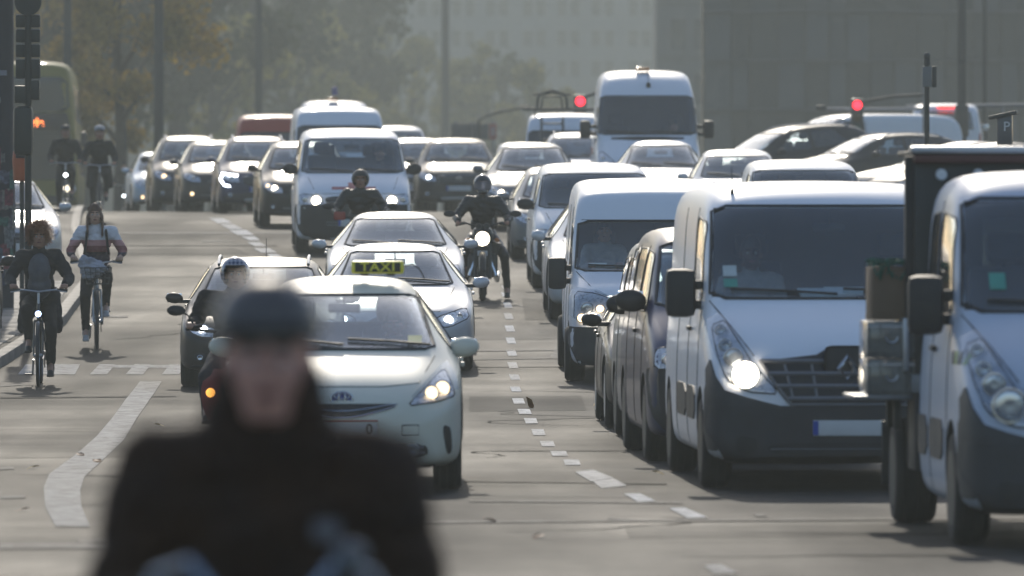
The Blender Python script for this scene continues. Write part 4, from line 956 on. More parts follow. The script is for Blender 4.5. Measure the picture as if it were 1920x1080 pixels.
while px < 2140:
    wpx = rnd.choice((34, 44, 52)); 
    for (t, b) in fl:
        if rnd.random() < .12 and b < 200: continue
        key = wpx
        if key not in pan:
            pan[key] = []
            for g in GP: bm = bmesh.new(); box(bm, (0, 0, 0), ((wpx - 3) / sD, .12, 88 / sD), None, .02); pan[key].append(to_mesh(bm, 'facade_panel', g, 0))
        o = link('facade_panel', rnd.choice(pan[key]), bl); o.location = (lx(px + wpx/2), .38 + rnd.choice((0, .04, .1)), (lz(t) + lz(b)) / 2)
    px += wpx
bm = bmesh.new()
for (t, b) in fl: box(bm, ((x0+x1)/2, .3, lz(b) - .02), (x1-x0, .3, .09))
link('floor_edge', to_mesh(bm, 'floor_edge', GP[2], 0), bl)
# pale stone end wall between them
D = 480; sD = FPX / D
bl = empty('corner_building', (X(1290, D), D, gz(10, D)), label='narrow grey stone corner building between office block and dark glass building', cat='building')
x0, x1 = X(1230, D) - bl.location.x, X(1352, D) - bl.location.x
STN = pmat('grey_stone', (.17, .17, .165), .8, noise=.2, nscale=.5)
bm = bmesh.new(); box(bm, ((x0+x1)/2, 5, 11), (x1-x0, 10, 24)); link('wall', to_mesh(bm, 'wall', STN, 0), bl)
cm = None
for k in range(7):
    for j in range(2):
        if cm is None: bm = bmesh.new(); box(bm, (0, 0, 0), (.8, .1, 1.7)); cm = to_mesh(bm, 'window', FGL, 0)
        o = link('window', cm, bl); o.location = (-.55 + j*1.3, -.02, 2 + k * 3.1)
    bm = bmesh.new() if k == 0 else None
    if k == 0: box(bm, (0, 0, 0), (x1-x0, .2, .25)); lg = to_mesh(bm, 'ledge', STN, 0)
    o = link('ledge', lg, bl); o.location = ((x0+x1)/2, -.06, .8 + k*3.1)

# ------------------------------------------------------------------ trees
def leafmat(name, c1, c2):
    m, nt, b = nm(name); N, Lk = nt.nodes, nt.links; oi = N.new('ShaderNodeNewGeometry'); cr = N.new('ShaderNodeMix'); cr.data_type = 'RGBA'
    cr.inputs[6].default_value = (*c1, 1); cr.inputs[7].default_value = (*c2, 1); Lk.new(oi.outputs['Random Per Island'], cr.inputs[0]); Lk.new(cr.outputs[2], b.inputs['Base Color'])
    b.inputs['Roughness'].default_value = .7; b.inputs['Subsurface Weight'].default_value = 0
    tl = N.new('ShaderNodeBsdfTranslucent'); Lk.new(cr.outputs[2], tl.inputs[0]); mx = N.new('ShaderNodeMixShader'); mx.inputs[0].default_value = .35
    out = [n for n in N if n.type == 'OUTPUT_MATERIAL'][0]; Lk.new(b.outputs[0], mx.inputs[1]); Lk.new(tl.outputs[0], mx.inputs[2]); Lk.new(mx.outputs[0], out.inputs[0]); return m
LG = leafmat('golden_leaves', (.18, .12, .02), (.42, .28, .04)); LY = leafmat('yellow_green_leaves', (.12, .12, .03), (.36, .30, .07)); LD = leafmat('dark_green_leaves', (.025, .035, .014), (.07, .075, .03))
BARK = pmat('bark', (.045, .038, .03), .9, noise=.4, bump=.5, bscale=12)
def tree(px, d, hgt, rad, mat, label, ls=.3, n=2600, group=None, base_z=None, crown0=.28):
    r = random.Random(int(px * 7 + d)); t = empty('tree', (X(px, d), d, gz(X(px, d), d)), label=label, cat='tree', group=group)
    bm = bmesh.new(); tube(bm, [(0, 0, -.2), (.05, 0, hgt*.3), (-.1, .1, hgt*.62), (0, 0, hgt*.9)], [hgt*.028, hgt*.022, hgt*.014, hgt*.004], 8)
    limbs = []
    for k in range(9):
        a = r.uniform(0, 6.3); z = hgt * r.uniform(.28, .7); e = Vector((math.cos(a)*rad*r.uniform(.5, .85), math.sin(a)*rad*.7, z + hgt * r.uniform(.08, .24)))
        tube(bm, [(0, 0, z), (e.x*.5, e.y*.5, z + (e.z-z)*.4), e], [hgt*.012, hgt*.008, hgt*.003], 5); limbs.append(e)
    link('trunk', to_mesh(bm, 'trunk', BARK), t)
    vs, fs = [], []
    cl = []
    for k in range(26):
        a = r.uniform(0, 6.3); q = r.uniform(.15, 1) ** .6; zz = r.uniform(crown0, .97); prof = math.sin(math.pi * min(1, (zz - crown0*.8) / (1.05 - crown0*.8))) ** .6
        cl.append((Vector((math.cos(a)*rad*q*prof, math.sin(a)*rad*q*prof, hgt*zz)), rad * r.uniform(.18, .36)))
    for k in range(n):
        c, cr_ = cl[r.randrange(len(cl))]; v = Vector((r.gauss(0, 1), r.gauss(0, 1), r.gauss(0, .8))); v = v.normalized() * cr_ * r.uniform(.35, 1.08); p = c + v
        s_ = ls * r.uniform(.5, 1.3); m3 = Euler((r.uniform(0, 6.3), r.uniform(0, 6.3), r.uniform(0, 6.3))).to_matrix(); b0 = len(vs)
        for q in ((-.5, -.3, 0), (.1, -.5, .1), (.55, .1, 0), (0, .5, -.1), (-.5, .25, .08)): vs.append(p + m3 @ Vector(q) * s_)
        fs.append((b0, b0+1, b0+2, b0+3, b0+4))
    me = bpy.data.meshes.new('crown'); me.from_pydata(vs, [], fs); me.materials.append(mat); link('crown', me, t); return t
tree(225, 262, 8.6, 2.6, LG, 'golden autumn tree right of the yellow bus', .16, 9000)
tree(108, 300, 12, 3.0, LG, 'tall golden tree behind the yellow bus roof', .18, 6000)
tree(165, 345, 18, 4.4, LD, 'tall dark tree above the golden autumn tree', .4, 3600)
tree(20, 330, 16, 4.2, LD, 'dark tree behind the signal mast at the left edge', .4, 3000)
tree(330, 400, 19, 5.4, LD, 'broad dark tree just right of the left lamp pole', .45, 3800)
tree(470, 480, 22, 6.0, LD, 'hazy dark tree above the red lorry', .5, 3800)
tree(600, 560, 22, 6.4, LD, 'hazy tall tree above the two white vans', .5, 3800)
tree(400, 440, 12, 4.0, LY, 'low pale green tree behind the queue of dark cars', .35, 2600)
tree(560, 520, 13, 4.2, LY, 'small hazy tree directly above the red lorry roof', .35, 2400)
tree(775, 640, 13.6, 3.0, LY, 'bright yellow tree left of the centre, in front of office block', .35, 3000)
tree(868, 620, 12.8, 3.0, LY, 'yellow tree behind the small road sign, second from left', .35, 3000)
tree(950, 640, 12.4, 4.2, LD, 'dark green tree among the yellow trees', .4, 3000)
tree(1015, 600, 11.0, 3.2, LY, 'yellow green tree left of the tall white van', .35, 3000)
tree(690, 600, 14, 3.6, LY, 'pale yellow green tree over the white vans, leftmost of its row', .35, 3000)
# ------------------------------------------------------------------ the traffic
WHITE = paint('paint_white', (.84, .86, .90), 0, .3, .16); WHITE2 = paint('paint_clean_white', (.86, .87, .88), 0, .3, .1); CREAM = paint('paint_taxi_ivory', (.76, .73, .60), 0, .34, .15)
SILVER = paint('paint_silver', (.50, .51, .52), .55, .3, .15); LSILV = paint('paint_light_silver', (.66, .67, .68), .3, .3, .12); GREY = paint('paint_grey', (.20, .21, .22), .5, .3, .2); DGR = paint('paint_dark_grey', (.03, .032, .036), .1, .3, .2)
BLACK = paint('paint_black', (.014, .014, .016), .1, .25, .15); DBLUE = paint('paint_dark_blue', (.015, .028, .085), .05, .28, .15); BLUE = paint('paint_blue', (.03, .06, .24), .3, .28, .12); BROWN = paint('paint_brown_black', (.035, .028, .025), .2, .28, .2)
LBLUE = paint('paint_pale_blue', (.42, .52, .62), .3, .3, .12); RED = paint('paint_red', (.38, .035, .025), 0, .35, .2); YEL = paint('paint_bus_yellow', (.22, .19, .035), 0, .55, .3)
ON = {'main': W_ON}; ONC = {'main': W_COOL}; ALL = {'main': W_ON, 'side': W_DIM}
taxi, taxi_m = vehicle('taxi', 'taxi', 641, 62.5, .6, 'ivory taxi with black TAXI roof sign driving behind the foreground cyclist', 'taxi', 1.78, 1.57, CREAM, {'main': W_DIM, 'side': W_DIM, 'fog': None} and {'main': W_DIM, 'side': W_DIM})
ren, ren_m = vehicle('big_van', 'panel_van', 1590, 63.0, 2.6, 'white panel van with chrome lozenge badge and one bright headlight, right of centre', 'van', 2.07, 2.30, WHITE, {'main': W_ON, 'mid': None} and {'main': W_ON}, ('antenna',))
trk, trk_m = vehicle('crew_cab', 'flatbed_truck', 2125, 52.2, 2.4, 'white crew cab truck shaded blue-grey in its paint, with dark load frame, cut by the right edge', 'truck', 2.07, 2.34, paint('paint_truck_shaded', (.50, .56, .66), 0, .32, .2), None, ('antenna',))  # white body; shade and edge dimming put into the paint colour
tra, tra_m = vehicle('square_van', 'panel_van', 1237, 94.6, .9, 'white van with long dusty forehead and amber lit headlamp, left of the lozenge van', 'van', 1.98, 2.20, WHITE, {'main': W_ON, 'fog': W_DIM, 'mid': W_DIM})
vehicle('hatch', 'car', 487, 93, .5, 'dark brown estate with silver roof rails and amber lamp, behind the scooter', 'car', 1.80, 1.38, BROWN, {'main': W_COOL, 'side': AMB_ON}, ('rails', 'antenna'), group=None)
vehicle('sedan', 'car', 742, 97.5, 1.0, 'silver saloon with lit headlamp half hidden behind the taxi roof', 'car', 1.84, 1.40, LSILV, {'main': W_COOL})
vehicle('sedan', 'car', 742, 111.8, 1.0, 'pale silver coupe behind the silver saloon, ahead of the first motorcyclist', 'car', 1.86, 1.32, LSILV, None)
t5, t5_m = vehicle('bus_van', 'minibus', 664, 139.5, 2.6, 'white passenger van with red stripe on the bonnet, headlamps lit, left of centre', 'van', 1.90, 1.98, WHITE, ON)
vehicle('suv', 'car', 362, 184, 4.6, 'black off-roader with one lit headlamp, second from left in the far queue', 'car', 1.80, 1.66, DGR, {'main': W_DIM}, ('rails', 'antenna'))
vehicle('hatch', 'car', 418, 179, 4.6, 'dark hatchback with low fog lamp lit, between the off-roader and the blue crossover', 'car', 1.78, 1.52, DGR, {'fog': W_DIM})
vehicle('crossover', 'car', 492, 172, 4.4, 'dark blue crossover with white C-shaped daytime lamps', 'car', 1.78, 1.57, DBLUE, None, ('rails',))
vehicle('hatch', 'car', 578, 153.5, 3.8, 'black compact with lit headlamp left of the white passenger van', 'car', 1.75, 1.52, BLACK, {'main': W_ON, 'side': W_DIM}, ())
vehicle('hatch', 'car', 318, 198, 5.5, 'pale blue car leftmost in the far queue', 'car', 1.72, 1.44, LBLUE, {'fog': W_DIM})
vehicle('sedan', 'car', 8, 128, 5.0, 'silver car parked at the left kerb behind the poster column', 'car', 1.80, 1.46, SILVER, None)
vehicle('square_van', 'panel_van', 642, 178, 3.4, 'white van directly behind the white passenger van', 'van', 1.99, 2.24, WHITE, None)
vehicle('tall_van', 'panel_van', 634, 213, 3.0, 'white high-roofed van furthest back on the left, blue beacon on its roof', 'van', 1.95, 2.93, WHITE, None)
vehicle('square_van', 'lorry', 520, 208, 3.0, 'red lorry seen above the blue crossover', 'lorry', 2.0, 2.50, RED, None)
vehicle('crossover', 'car', 752, 200, 3.0, 'white people carrier, only its roof showing right of the passenger van', 'car', 1.8, 2.08, WHITE2, None, drop=('daytime_lamp',))
vehicle('hatch', 'car', 788, 189, 3.0, 'silver hatchback between the passenger van and the dark grey car', 'car', 1.8, 1.66, SILVER, None)
vehicle('suv', 'car', 860, 183, 1.6, 'dark grey car with rectangular headlamps behind the motorcyclist', 'car', 1.86, 1.60, DGR, {'main': W_COOL}, ())
vehicle('sedan', 'car', 1002, 152, 1.0, 'grey car with lit low lamp right behind the motorcyclist', 'car', 1.80, 1.52, GREY, {'main': W_ON})
vehicle('crossover', 'car', 1062, 136, 1.2, 'grey people carrier with upright daytime lamp, left of the white mid van', 'car', 1.78, 1.44, GREY, None, drop=('daytime_lamp',))
vehicle('cargo_van', 'panel_van', 1120, 122.5, 1.2, 'white van with rounded roof between the grey people carrier and the dusty van', 'van', 1.86, 1.76, WHITE2, None)
vehicle('estate', 'car', 1158, 110.5, 1.2, 'silver estate with roof rails and lit headlamp, left of the dusty white van', 'car', 1.80, 1.56, LSILV, {'main': W_COOL}, ('rails',))
vehicle('hatch', 'car', 1318, 79, 1.3, 'black car with cold white headlamp between the dusty van and the dark van', 'car', 1.80, 1.45, BLACK, {'main': W_COOL, 'side': W_COOL})
vehicle('bus_van', 'minibus', 1396, 73.6, 2.2, 'grey van seen as a thin strip with a black mirror behind the dark van', 'van', 1.86, 1.80, GREY, None)
vehicle('bus_van', 'minibus', 1436, 69.4, 2.4, 'dark blue van squeezed behind the lozenge van, unlit headlamp', 'van', 1.90, 1.93, DBLUE, None)
spr, spr_m = vehicle('tall_van', 'panel_van', 1217, 165, .8, 'tall white van with black mirrors towering over the queue', 'van', 2.08, 2.86, WHITE, None)
vehicle('sedan', 'car', 1243, 156.5, 0, 'silver car directly in front of the tall white van', 'car', 1.84, 1.50, LSILV, None)
vehicle('hatch', 'car', 1390, 148, .5, 'pale silver hatchback between the silver car and the white van with roof bars', 'car', 1.78, 1.46, LSILV, None, ('antenna',))
vehicle('cargo_van', 'panel_van', 1516, 122.5, .5, 'white van with roof bars behind the lozenge van', 'van', 1.86, 1.81, WHITE2, None)
lad, lad_m = vehicle('square_van', 'service_van', 1063, 189, 0, 'white service van with ladder rack left of the tall white van', 'van', 1.92, 2.24, WHITE, None)
vehicle('suv', 'car', 1087, 170, 0, 'white off-roader partly hidden by the tall white van', 'car', 1.80, 1.64, WHITE2, None, ('rails',))
vehicle('hatch', 'car', 985, 194, 0, 'white hatchback far back left of the service van', 'car', 1.8, 1.62, WHITE2, None)
# turning traffic at the right, seen from the side
vehicle('suv', 'car', 1305, 190, -62, 'dark estate turning behind the tall white van', 'car', 1.85, 1.50, DGR, None, ('rails',), L=1.05)
vehicle('cargo_van', 'car', 1440, 203, -64, 'long white van with roof fin turning at the right junction', 'van', 1.86, 1.62, WHITE2, None)
vehicle('hatch', 'car', 1478, 184, -62, 'dark windowed hatchback in front of the turning white van', 'car', 1.80, 1.40, DGR, None, ('rails',))
vehicle('sedan', 'car', 1600, 171, -60, 'grey saloon with arched roof behind the sign pole', 'car', 1.80, 1.45, GREY, None)
vehicle('sedan', 'car', 1640, 160, -62, 'dark saloon nearest the load frame in the right junction', 'car', 1.80, 1.46, DGR, None)
far_, _ = vehicle('bus_van', 'minibus', 1768, 228, 178, 'far white van seen from behind with red brake light, right junction', 'van', 2.0, 1.98, WHITE, None)
# ------------------------------------------------------------------ people
from mathutils import noise as mn
def remesh(bm, voxel, smooth=2, folds=0.0, fscale=6.0, seed=0.0):
    bmesh.ops.recalc_face_normals(bm, faces=bm.faces); me = bpy.data.meshes.new('r'); bm.to_mesh(me); bm.free()
    me = mods_apply(me, [('REMESH', dict(mode='VOXEL', voxel_size=voxel)), ('SMOOTH', dict(iterations=smooth, factor=.5))])
    if folds > 0:
        me.update(); nr = [v.normal.copy() for v in me.vertices]
        for v, n in zip(me.vertices, nr):
            q = Vector((v.co.x * fscale, v.co.y * fscale, v.co.z * fscale * 1.9 + seed)); v.co += n * folds * (abs(mn.noise(q)) * 2 - .6 + .4 * mn.noise(q * 2.7))
    me.polygons.foreach_set('use_smooth', [True] * len(me.polygons)); return me
def lerp(a, b, t): return tuple(a[i] + (b[i]-a[i])*t for i in range(3))
def add_head(bm, h, tilt=0.0, turn=0.0, s=1.0):
    n0 = len(bm.verts); B = lambda c, r, sc_: ball(bm, c, r, sc_, seg=20)
    B((0, .012, .02), .1, (.78, .98, .98)); B((0, -.025, -.05), .08, (.78, .88, .98)); B((0, -.055, -.098), .033, (1.05, .8, .75))       # cranium, face, chin
    for s_ in (-1, 1):
        B((s_*.036, -.062, -.03), .033, (1, .75, .8)); B((s_*.080, .012, -.02), .028, (.35, .75, 1.15)); caps(bm, (s_*.012, -.086, .018), .011, (s_*.05, -.070, .018), .009, 8); caps(bm, (s_*.057, -.01, -.09), .022, (s_*.02, -.055, -.105), .02, 8)
    caps(bm, (0, -.085, .012), .010, (0, -.112, -.026), .0155, 8); B((.014, -.098, -.030), .010, (1, 1, .8)); B((-.014, -.098, -.030), .010, (1, 1, .8))
    caps(bm, (-.020, -.088, -.060), .0075, (.020, -.088, -.060), .0075, 8); caps(bm, (-.016, -.086, -.072), .0085, (.016, -.086, -.072), .0085, 8)
    vs = bm.verts[:][n0:] if False else [v for i, v in enumerate(bm.verts) if i >= n0]
    M_ = Matrix.Translation(h) @ Euler((tilt, 0, turn)).to_matrix().to_4x4() @ Matrix.Scale(s, 4); bmesh.ops.transform(bm, matrix=M_, verts=vs)
    return M_
def add_hand(bm, g, sx, wrist, curl=True):
    g = Vector(g)
    caps(bm, wrist, .026, g + Vector((0, .035, .012)), .024, 8); ball(bm, g + Vector((0, .028, .014)), .034, (1.15, .75, .6)); ball(bm, g + Vector((sx*.005, .012, .022)), .032, (1.15, .7, .45))
    for k, (o, L) in enumerate(((-.033, .92), (-.011, 1.05), (.011, 1.0), (.033, .8))):
        x = -sx * o; a = g + Vector((x, .0, .026)); b = g + Vector((x*1.03, -.026*L, .020)); c = g + Vector((x*1.02, -.031*L, -.006)); e = g + Vector((x, -.012*L, -.024))
        caps(bm, a, .0092, b, .0086, 8); caps(bm, b, .0086, c, .0082, 8); caps(bm, c, .0082, e, .0072, 8)
    a = g + Vector((-sx*.036, .030, .002)); b = g + Vector((-sx*.050, .006, -.012)); c = g + Vector((-sx*.036, -.014, -.022)); caps(bm, a, .012, b, .0105, 8); caps(bm, b, .0105, c, .0085, 8)
DEF = dict(hip=(0, .30, .97), chest=(0, .10, 1.33), neck=(0, .03, 1.49), head=(0, -.02, 1.645), sh=.185, shz=1.42, shy=.06, elbL=(-.29, .02, 1.17), elbR=(.29, .02, 1.17), hanL=(-.27, -.23, 1.08), hanR=(.27, -.23, 1.08),
           kneL=(-.13, -.12, .62), kneR=(.13, -.12, .86), ankL=(-.115, .10, .20), ankR=(.115, .06, .50), tilt=0.0, turn=0.0)
def person(root_o, label, P, top, legs, shoes=BLK, skin=SKIN, voxel=.008, jr=1.0, belly=1.0, gloves=None, hair=None, folds=.012, long_coat=0, body_only=False, sleeve=1.0, group=None):
    P = {**DEF, **P}; bm = bmesh.new(); hip, ch, nk = Vector(P['hip']), Vector(P['chest']), Vector(P['neck'])
    sh = {-1: Vector((-P['sh'], P['shy'], P['shz'])), 1: Vector((P['sh'], P['shy'], P['shz']))}; el = {-1: Vector(P['elbL']), 1: Vector(P['elbR'])}; ha = {-1: Vector(P['hanL']), 1: Vector(P['hanR'])}
    kn = {-1: Vector(P['kneL']), 1: Vector(P['kneR'])}; an = {-1: Vector(P['ankL']), 1: Vector(P['ankR'])}
    M_ = add_head(bm, Vector(P['head']), P['tilt'], P['turn'], P.get('hs', 1.0)); caps(bm, nk - Vector((0, 0, .03)), .058, Vector(P['head']) + Vector((0, .02, -.07)), .052)
    caps(bm, hip, .12, ch, .13); 
    for s_ in (-1, 1):
        wr = el[s_].lerp(ha[s_], .82) + Vector((0, .01, .012)); caps(bm, ch + Vector((0, 0, .06)), .07, sh[s_], .052); caps(bm, sh[s_], .046, el[s_], .036); caps(bm, el[s_], .036, wr, .026); add_hand(bm, ha[s_], s_, wr)
        hp = hip + Vector((s_*.09, 0, 0)); caps(bm, hp, .08, kn[s_], .052); caps(bm, kn[s_], .052, an[s_], .036); caps(bm, an[s_], .036, an[s_] + Vector((0, -.12, -.05)), .03)
    body = remesh(bm, voxel, 2); body.name = 'person'; body.materials.append(skin)
    p = link('person', body); p.location = root_o.location; p.rotation_euler = root_o.rotation_euler; tag(p, label, 'person', group)
    # upper garment
    bm = bmesh.new(); b_ = belly
    ball(bm, ch + Vector((0, 0, -.02)), .19 * b_, (1.0, .72, 1.0)); caps(bm, ch, .15*b_, hip + Vector((0, -.02, .08)), .155*b_, 16); ball(bm, hip.lerp(ch, .35) + Vector((0, -.03, 0)), .17*b_, (1.02, .85, 1.0)); caps(bm, nk - Vector((0, 0, .05)), .085, nk + Vector((0, -.005, .02)), .072)
    if long_coat:
        for s_ in (-1, 1): caps(bm, hip + Vector((s_*.1, -.02, .0)), .13, hip + Vector((s_*.19, -.06, -long_coat)), .07)
    for s_ in (-1, 1):
        caps(bm, nk - Vector((0, 0, .07)), .075, sh[s_], .078*jr); caps(bm, ch + Vector((0, 0, .02)), .12, sh[s_] - Vector((0, 0, .04)), .085*jr); caps(bm, sh[s_], .076*jr, el[s_], .060*jr); caps(bm, el[s_], .060*jr, el[s_].lerp(ha[s_], sleeve * .80) + Vector((0, .012, .012)), .044*jr)
    j = remesh(bm, max(.010, voxel * 1.3), 3, folds, 7.0, P['neck'][2] * 3 + len(label)); j.name = 'jacket'; j.materials.append(top); link('jacket', j, p)
    bm = bmesh.new(); ball(bm, hip + Vector((0, .02, -.01)), .155, (1.1, .95, .8))
    for s_ in (-1, 1): hp = hip + Vector((s_*.085, 0, -.02)); caps(bm, hp, .10, kn[s_], .070, 14); caps(bm, kn[s_], .070, an[s_] + Vector((0, 0, .03)), .052, 14)
    j = remesh(bm, max(.012, voxel * 1.5), 3, folds * .7, 6.0, 2.2); j.name = 'trousers'; j.materials.append(legs); link('trousers', j, p)
    for s_ in (-1, 1):
        bm = bmesh.new(); a = an[s_]; caps(bm, a + Vector((0, .03, -.045)), .042, a + Vector((0, -.15, -.075)), .036); caps(bm, a, .045, a + Vector((0, .01, -.05)), .045); box(bm, a + Vector((0, -.06, -.105)), (.085, .28, .03), None, .01)
        m_ = remesh(bm, .012, 2); m_.name = 'shoe'; m_.materials.append(shoes); link('shoe', m_, p)
    bm = bmesh.new(); ball(bm, (0, -.0925, -.0665), .0235, (1, .32, .42), 14); bmesh.ops.transform(bm, matrix=M_, verts=bm.verts); link('lips', to_mesh(bm, 'lips', pmat('lips', (.22, .07, .06), .5)), p)
    ew = pmat('eye_white', (.55, .53, .5), .3); ed = pmat('eye_dark', (.02, .015, .01), .2)
    for s_ in (-1, 1):
        bm = bmesh.new(); ball(bm, (s_*.030, -.0765, -.004), .0115, seg=12); bmesh.ops.transform(bm, matrix=M_, verts=bm.verts); e = link('eye', to_mesh(bm, 'eye', ew), p)
        bm = bmesh.new(); ball(bm, (s_*.030, -.0828, -.005), .0062, seg=10); bmesh.ops.transform(bm, matrix=M_, verts=bm.verts); link('iris', to_mesh(bm, 'iris', ed), e)
        bm = bmesh.new(); caps(bm, (s_*.014, -.0935, .0215), .0055, (s_*.052, -.079, .022), .0045, 6); bmesh.ops.transform(bm, matrix=M_, verts=bm.verts); link('eyebrow', to_mesh(bm, 'eyebrow', ed), p)
    return p, M_
def on_head(bm, M_, name, mat, p, angle=35):
    bmesh.ops.transform(bm, matrix=M_, verts=bm.verts); return link(name, to_mesh(bm, name, mat, angle), p)
def dome(bm, c, rx, ry, rz_, zmin, th=.012, seg=28, rings=9, front=0.0):
    A = []
    for k in range(2):
        sh_ = th * k; rr_ = []
        for i in range(rings + 1):
            t = i / rings; ph = t * math.pi / 2
            ring = []
            for j in range(seg):
                a = 2*math.pi*j/seg; z = zmin + (rz_ - zmin - sh_) * math.cos(ph) if i < rings else zmin
                q = math.sin(ph) ** .8; fy = -math.sin(a) * q * (ry - sh_)
                ring.append(bm.verts.new((c[0] + math.cos(a) * q * (rx - sh_), c[1] + fy, c[2] + z + (front if math.sin(a) > 0 else 0) * q * abs(math.sin(a)))))
            rr_.append(ring)
        A.append(rr_)
    for k in range(2):
        for i in range(rings):
            for j in range(seg):
                f = [A[k][i][j], A[k][i][(j+1) % seg], A[k][i+1][(j+1) % seg], A[k][i+1][j]]
                try: bm.faces.new(f)
                except ValueError: pass
    for j in range(seg): bm.faces.new((A[0][-1][j], A[0][-1][(j+1) % seg], A[1][-1][(j+1) % seg], A[1][-1][j]))
    bmesh.ops.remove_doubles(bm, verts=bm.verts, dist=.0005)
def cycle_helmet(p, M_, base, rib=None, visor=True, big=1.0):
    bm = bmesh.new(); dome(bm, (0, .01, .0), .098*big, .125*big, .135*big, .035, front=.012); h = on_head(bm, M_, 'helmet', base, p)
    if rib:
        for k in range(-3, 4):
            x = k * .026; pts = []
            for i in range(9):
                a = R(12 + i * 19.5); w_ = math.sqrt(max(0, 1 - (x/.104)**2)); pts.append((x * (1 + .15*math.sin(a)), .01 - math.cos(a) * .125 * w_, .035 + math.sin(a) * .112 * w_))
            bm = bmesh.new(); tube(bm, pts, [.004] + [.0095]*7 + [.004], 6); on_head(bm, M_, 'helmet_rib', rib, h)
    if visor: bm = bmesh.new(); box(bm, (0, -.125, .055), (.15, .06, .008), (R(-18), 0, 0), .003); on_head(bm, M_, 'visor', BLK, h)
    for s_ in (-1, 1): bm = bmesh.new(); tube(bm, [(s_*.085, .01, .03), (s_*.082, -.005, -.05), (s_*.03, -.04, -.125), (0, -.045, -.132)], .0045, 5); on_head(bm, M_, 'strap', BLK, h)
    return h
def moto_helmet(p, M_, shell, visor_mat=None, open_face=False):
    bm = bmesh.new(); g = ball(bm, (0, .01, .01), .135, (.95, 1.08, 1.02), seg=28); 
    dele = [v for v in bm.verts if v.co.z < -.115 or (v.co.y < -.055 and abs(v.co.x) < .085 and (-.12 if open_face else -.055) < v.co.z < .045)]
    bmesh.ops.delete(bm, geom=dele, context='VERTS'); h = on_head(bm, M_, 'helmet', shell, p)
    if not open_face:
        bm = bmesh.new(); box(bm, (0, -.115, -.09), (.15, .05, .055), None, .02); on_head(bm, M_, 'chin_bar', shell, h)
    if visor_mat:
        bm = bmesh.new(); ns = 14; g2 = []
        for j in range(3):
            g2.append([bm.verts.new((math.sin(R(-62 + 124*i/ns)) * .134, .01 - math.cos(R(-62 + 124*i/ns)) * .148, -.06 + .055*j)) for i in range(ns + 1)])
        for j in range(2):
            for i in range(ns): bm.faces.new((g2[j][i], g2[j][i+1], g2[j+1][i+1], g2[j+1][i]))
        on_head(bm, M_, 'visor', visor_mat, h)
    return h
def hair_ball(p, M_, mat, r=.12, n=900, curl=.012, drop=.10, seed=1, long=0.0, keep_face=True):
    """hair as many short curved strands standing off the scalp"""
    rr = random.Random(seed); vs, fs = [], []
    for k in range(n):
        a = rr.uniform(0, 6.283); z = rr.uniform(-.55, 1); q = math.sqrt(1 - z*z); d = Vector((math.cos(a)*q, math.sin(a)*q, z))
        if keep_face and d.y < -.15 and z < .45 and abs(d.x) < .75: continue
        base = Vector((d.x*.076, .012 + d.y*.095, .02 + d.z*.095)); L = (r - .09) * rr.uniform(.6, 1.25); pts = [base]; v = d.copy()
        for i in range(5): v = (v + Vector((rr.gauss(0, .45), rr.gauss(0, .45), rr.gauss(0, .45) - drop)) ).normalized(); pts.append(pts[-1] + v * L / 3.0)
        if long and z < .3: pts = [base, base + Vector((d.x*.03, d.y*.02 + .01, -.06)), base + Vector((d.x*.035, d.y*.02 + .01, -long*.6)), base + Vector((d.x*.03, d.y*.015, -long))]
        wv = Vector((-d.y, d.x, .3)).normalized() * (curl if not long else .011); b0 = len(vs)
        for i, q_ in enumerate(pts): w_ = wv * (1 - .6 * i / len(pts)); vs += [q_ - w_, q_ + w_]
        for i in range(len(pts) - 1): fs.append((b0 + 2*i, b0 + 2*i + 1, b0 + 2*i + 3, b0 + 2*i + 2))
    me = bpy.data.meshes.new('hair'); me.from_pydata([M_ @ v for v in vs], [], fs); me.materials.append(mat)
    cap = bmesh.new(); dome(cap, (0, .018, -.0), .086, .108, .122, -.02, front=.06); o = on_head(cap, M_, 'hair', mat, p); o2 = link('curls', me, o)
    return o

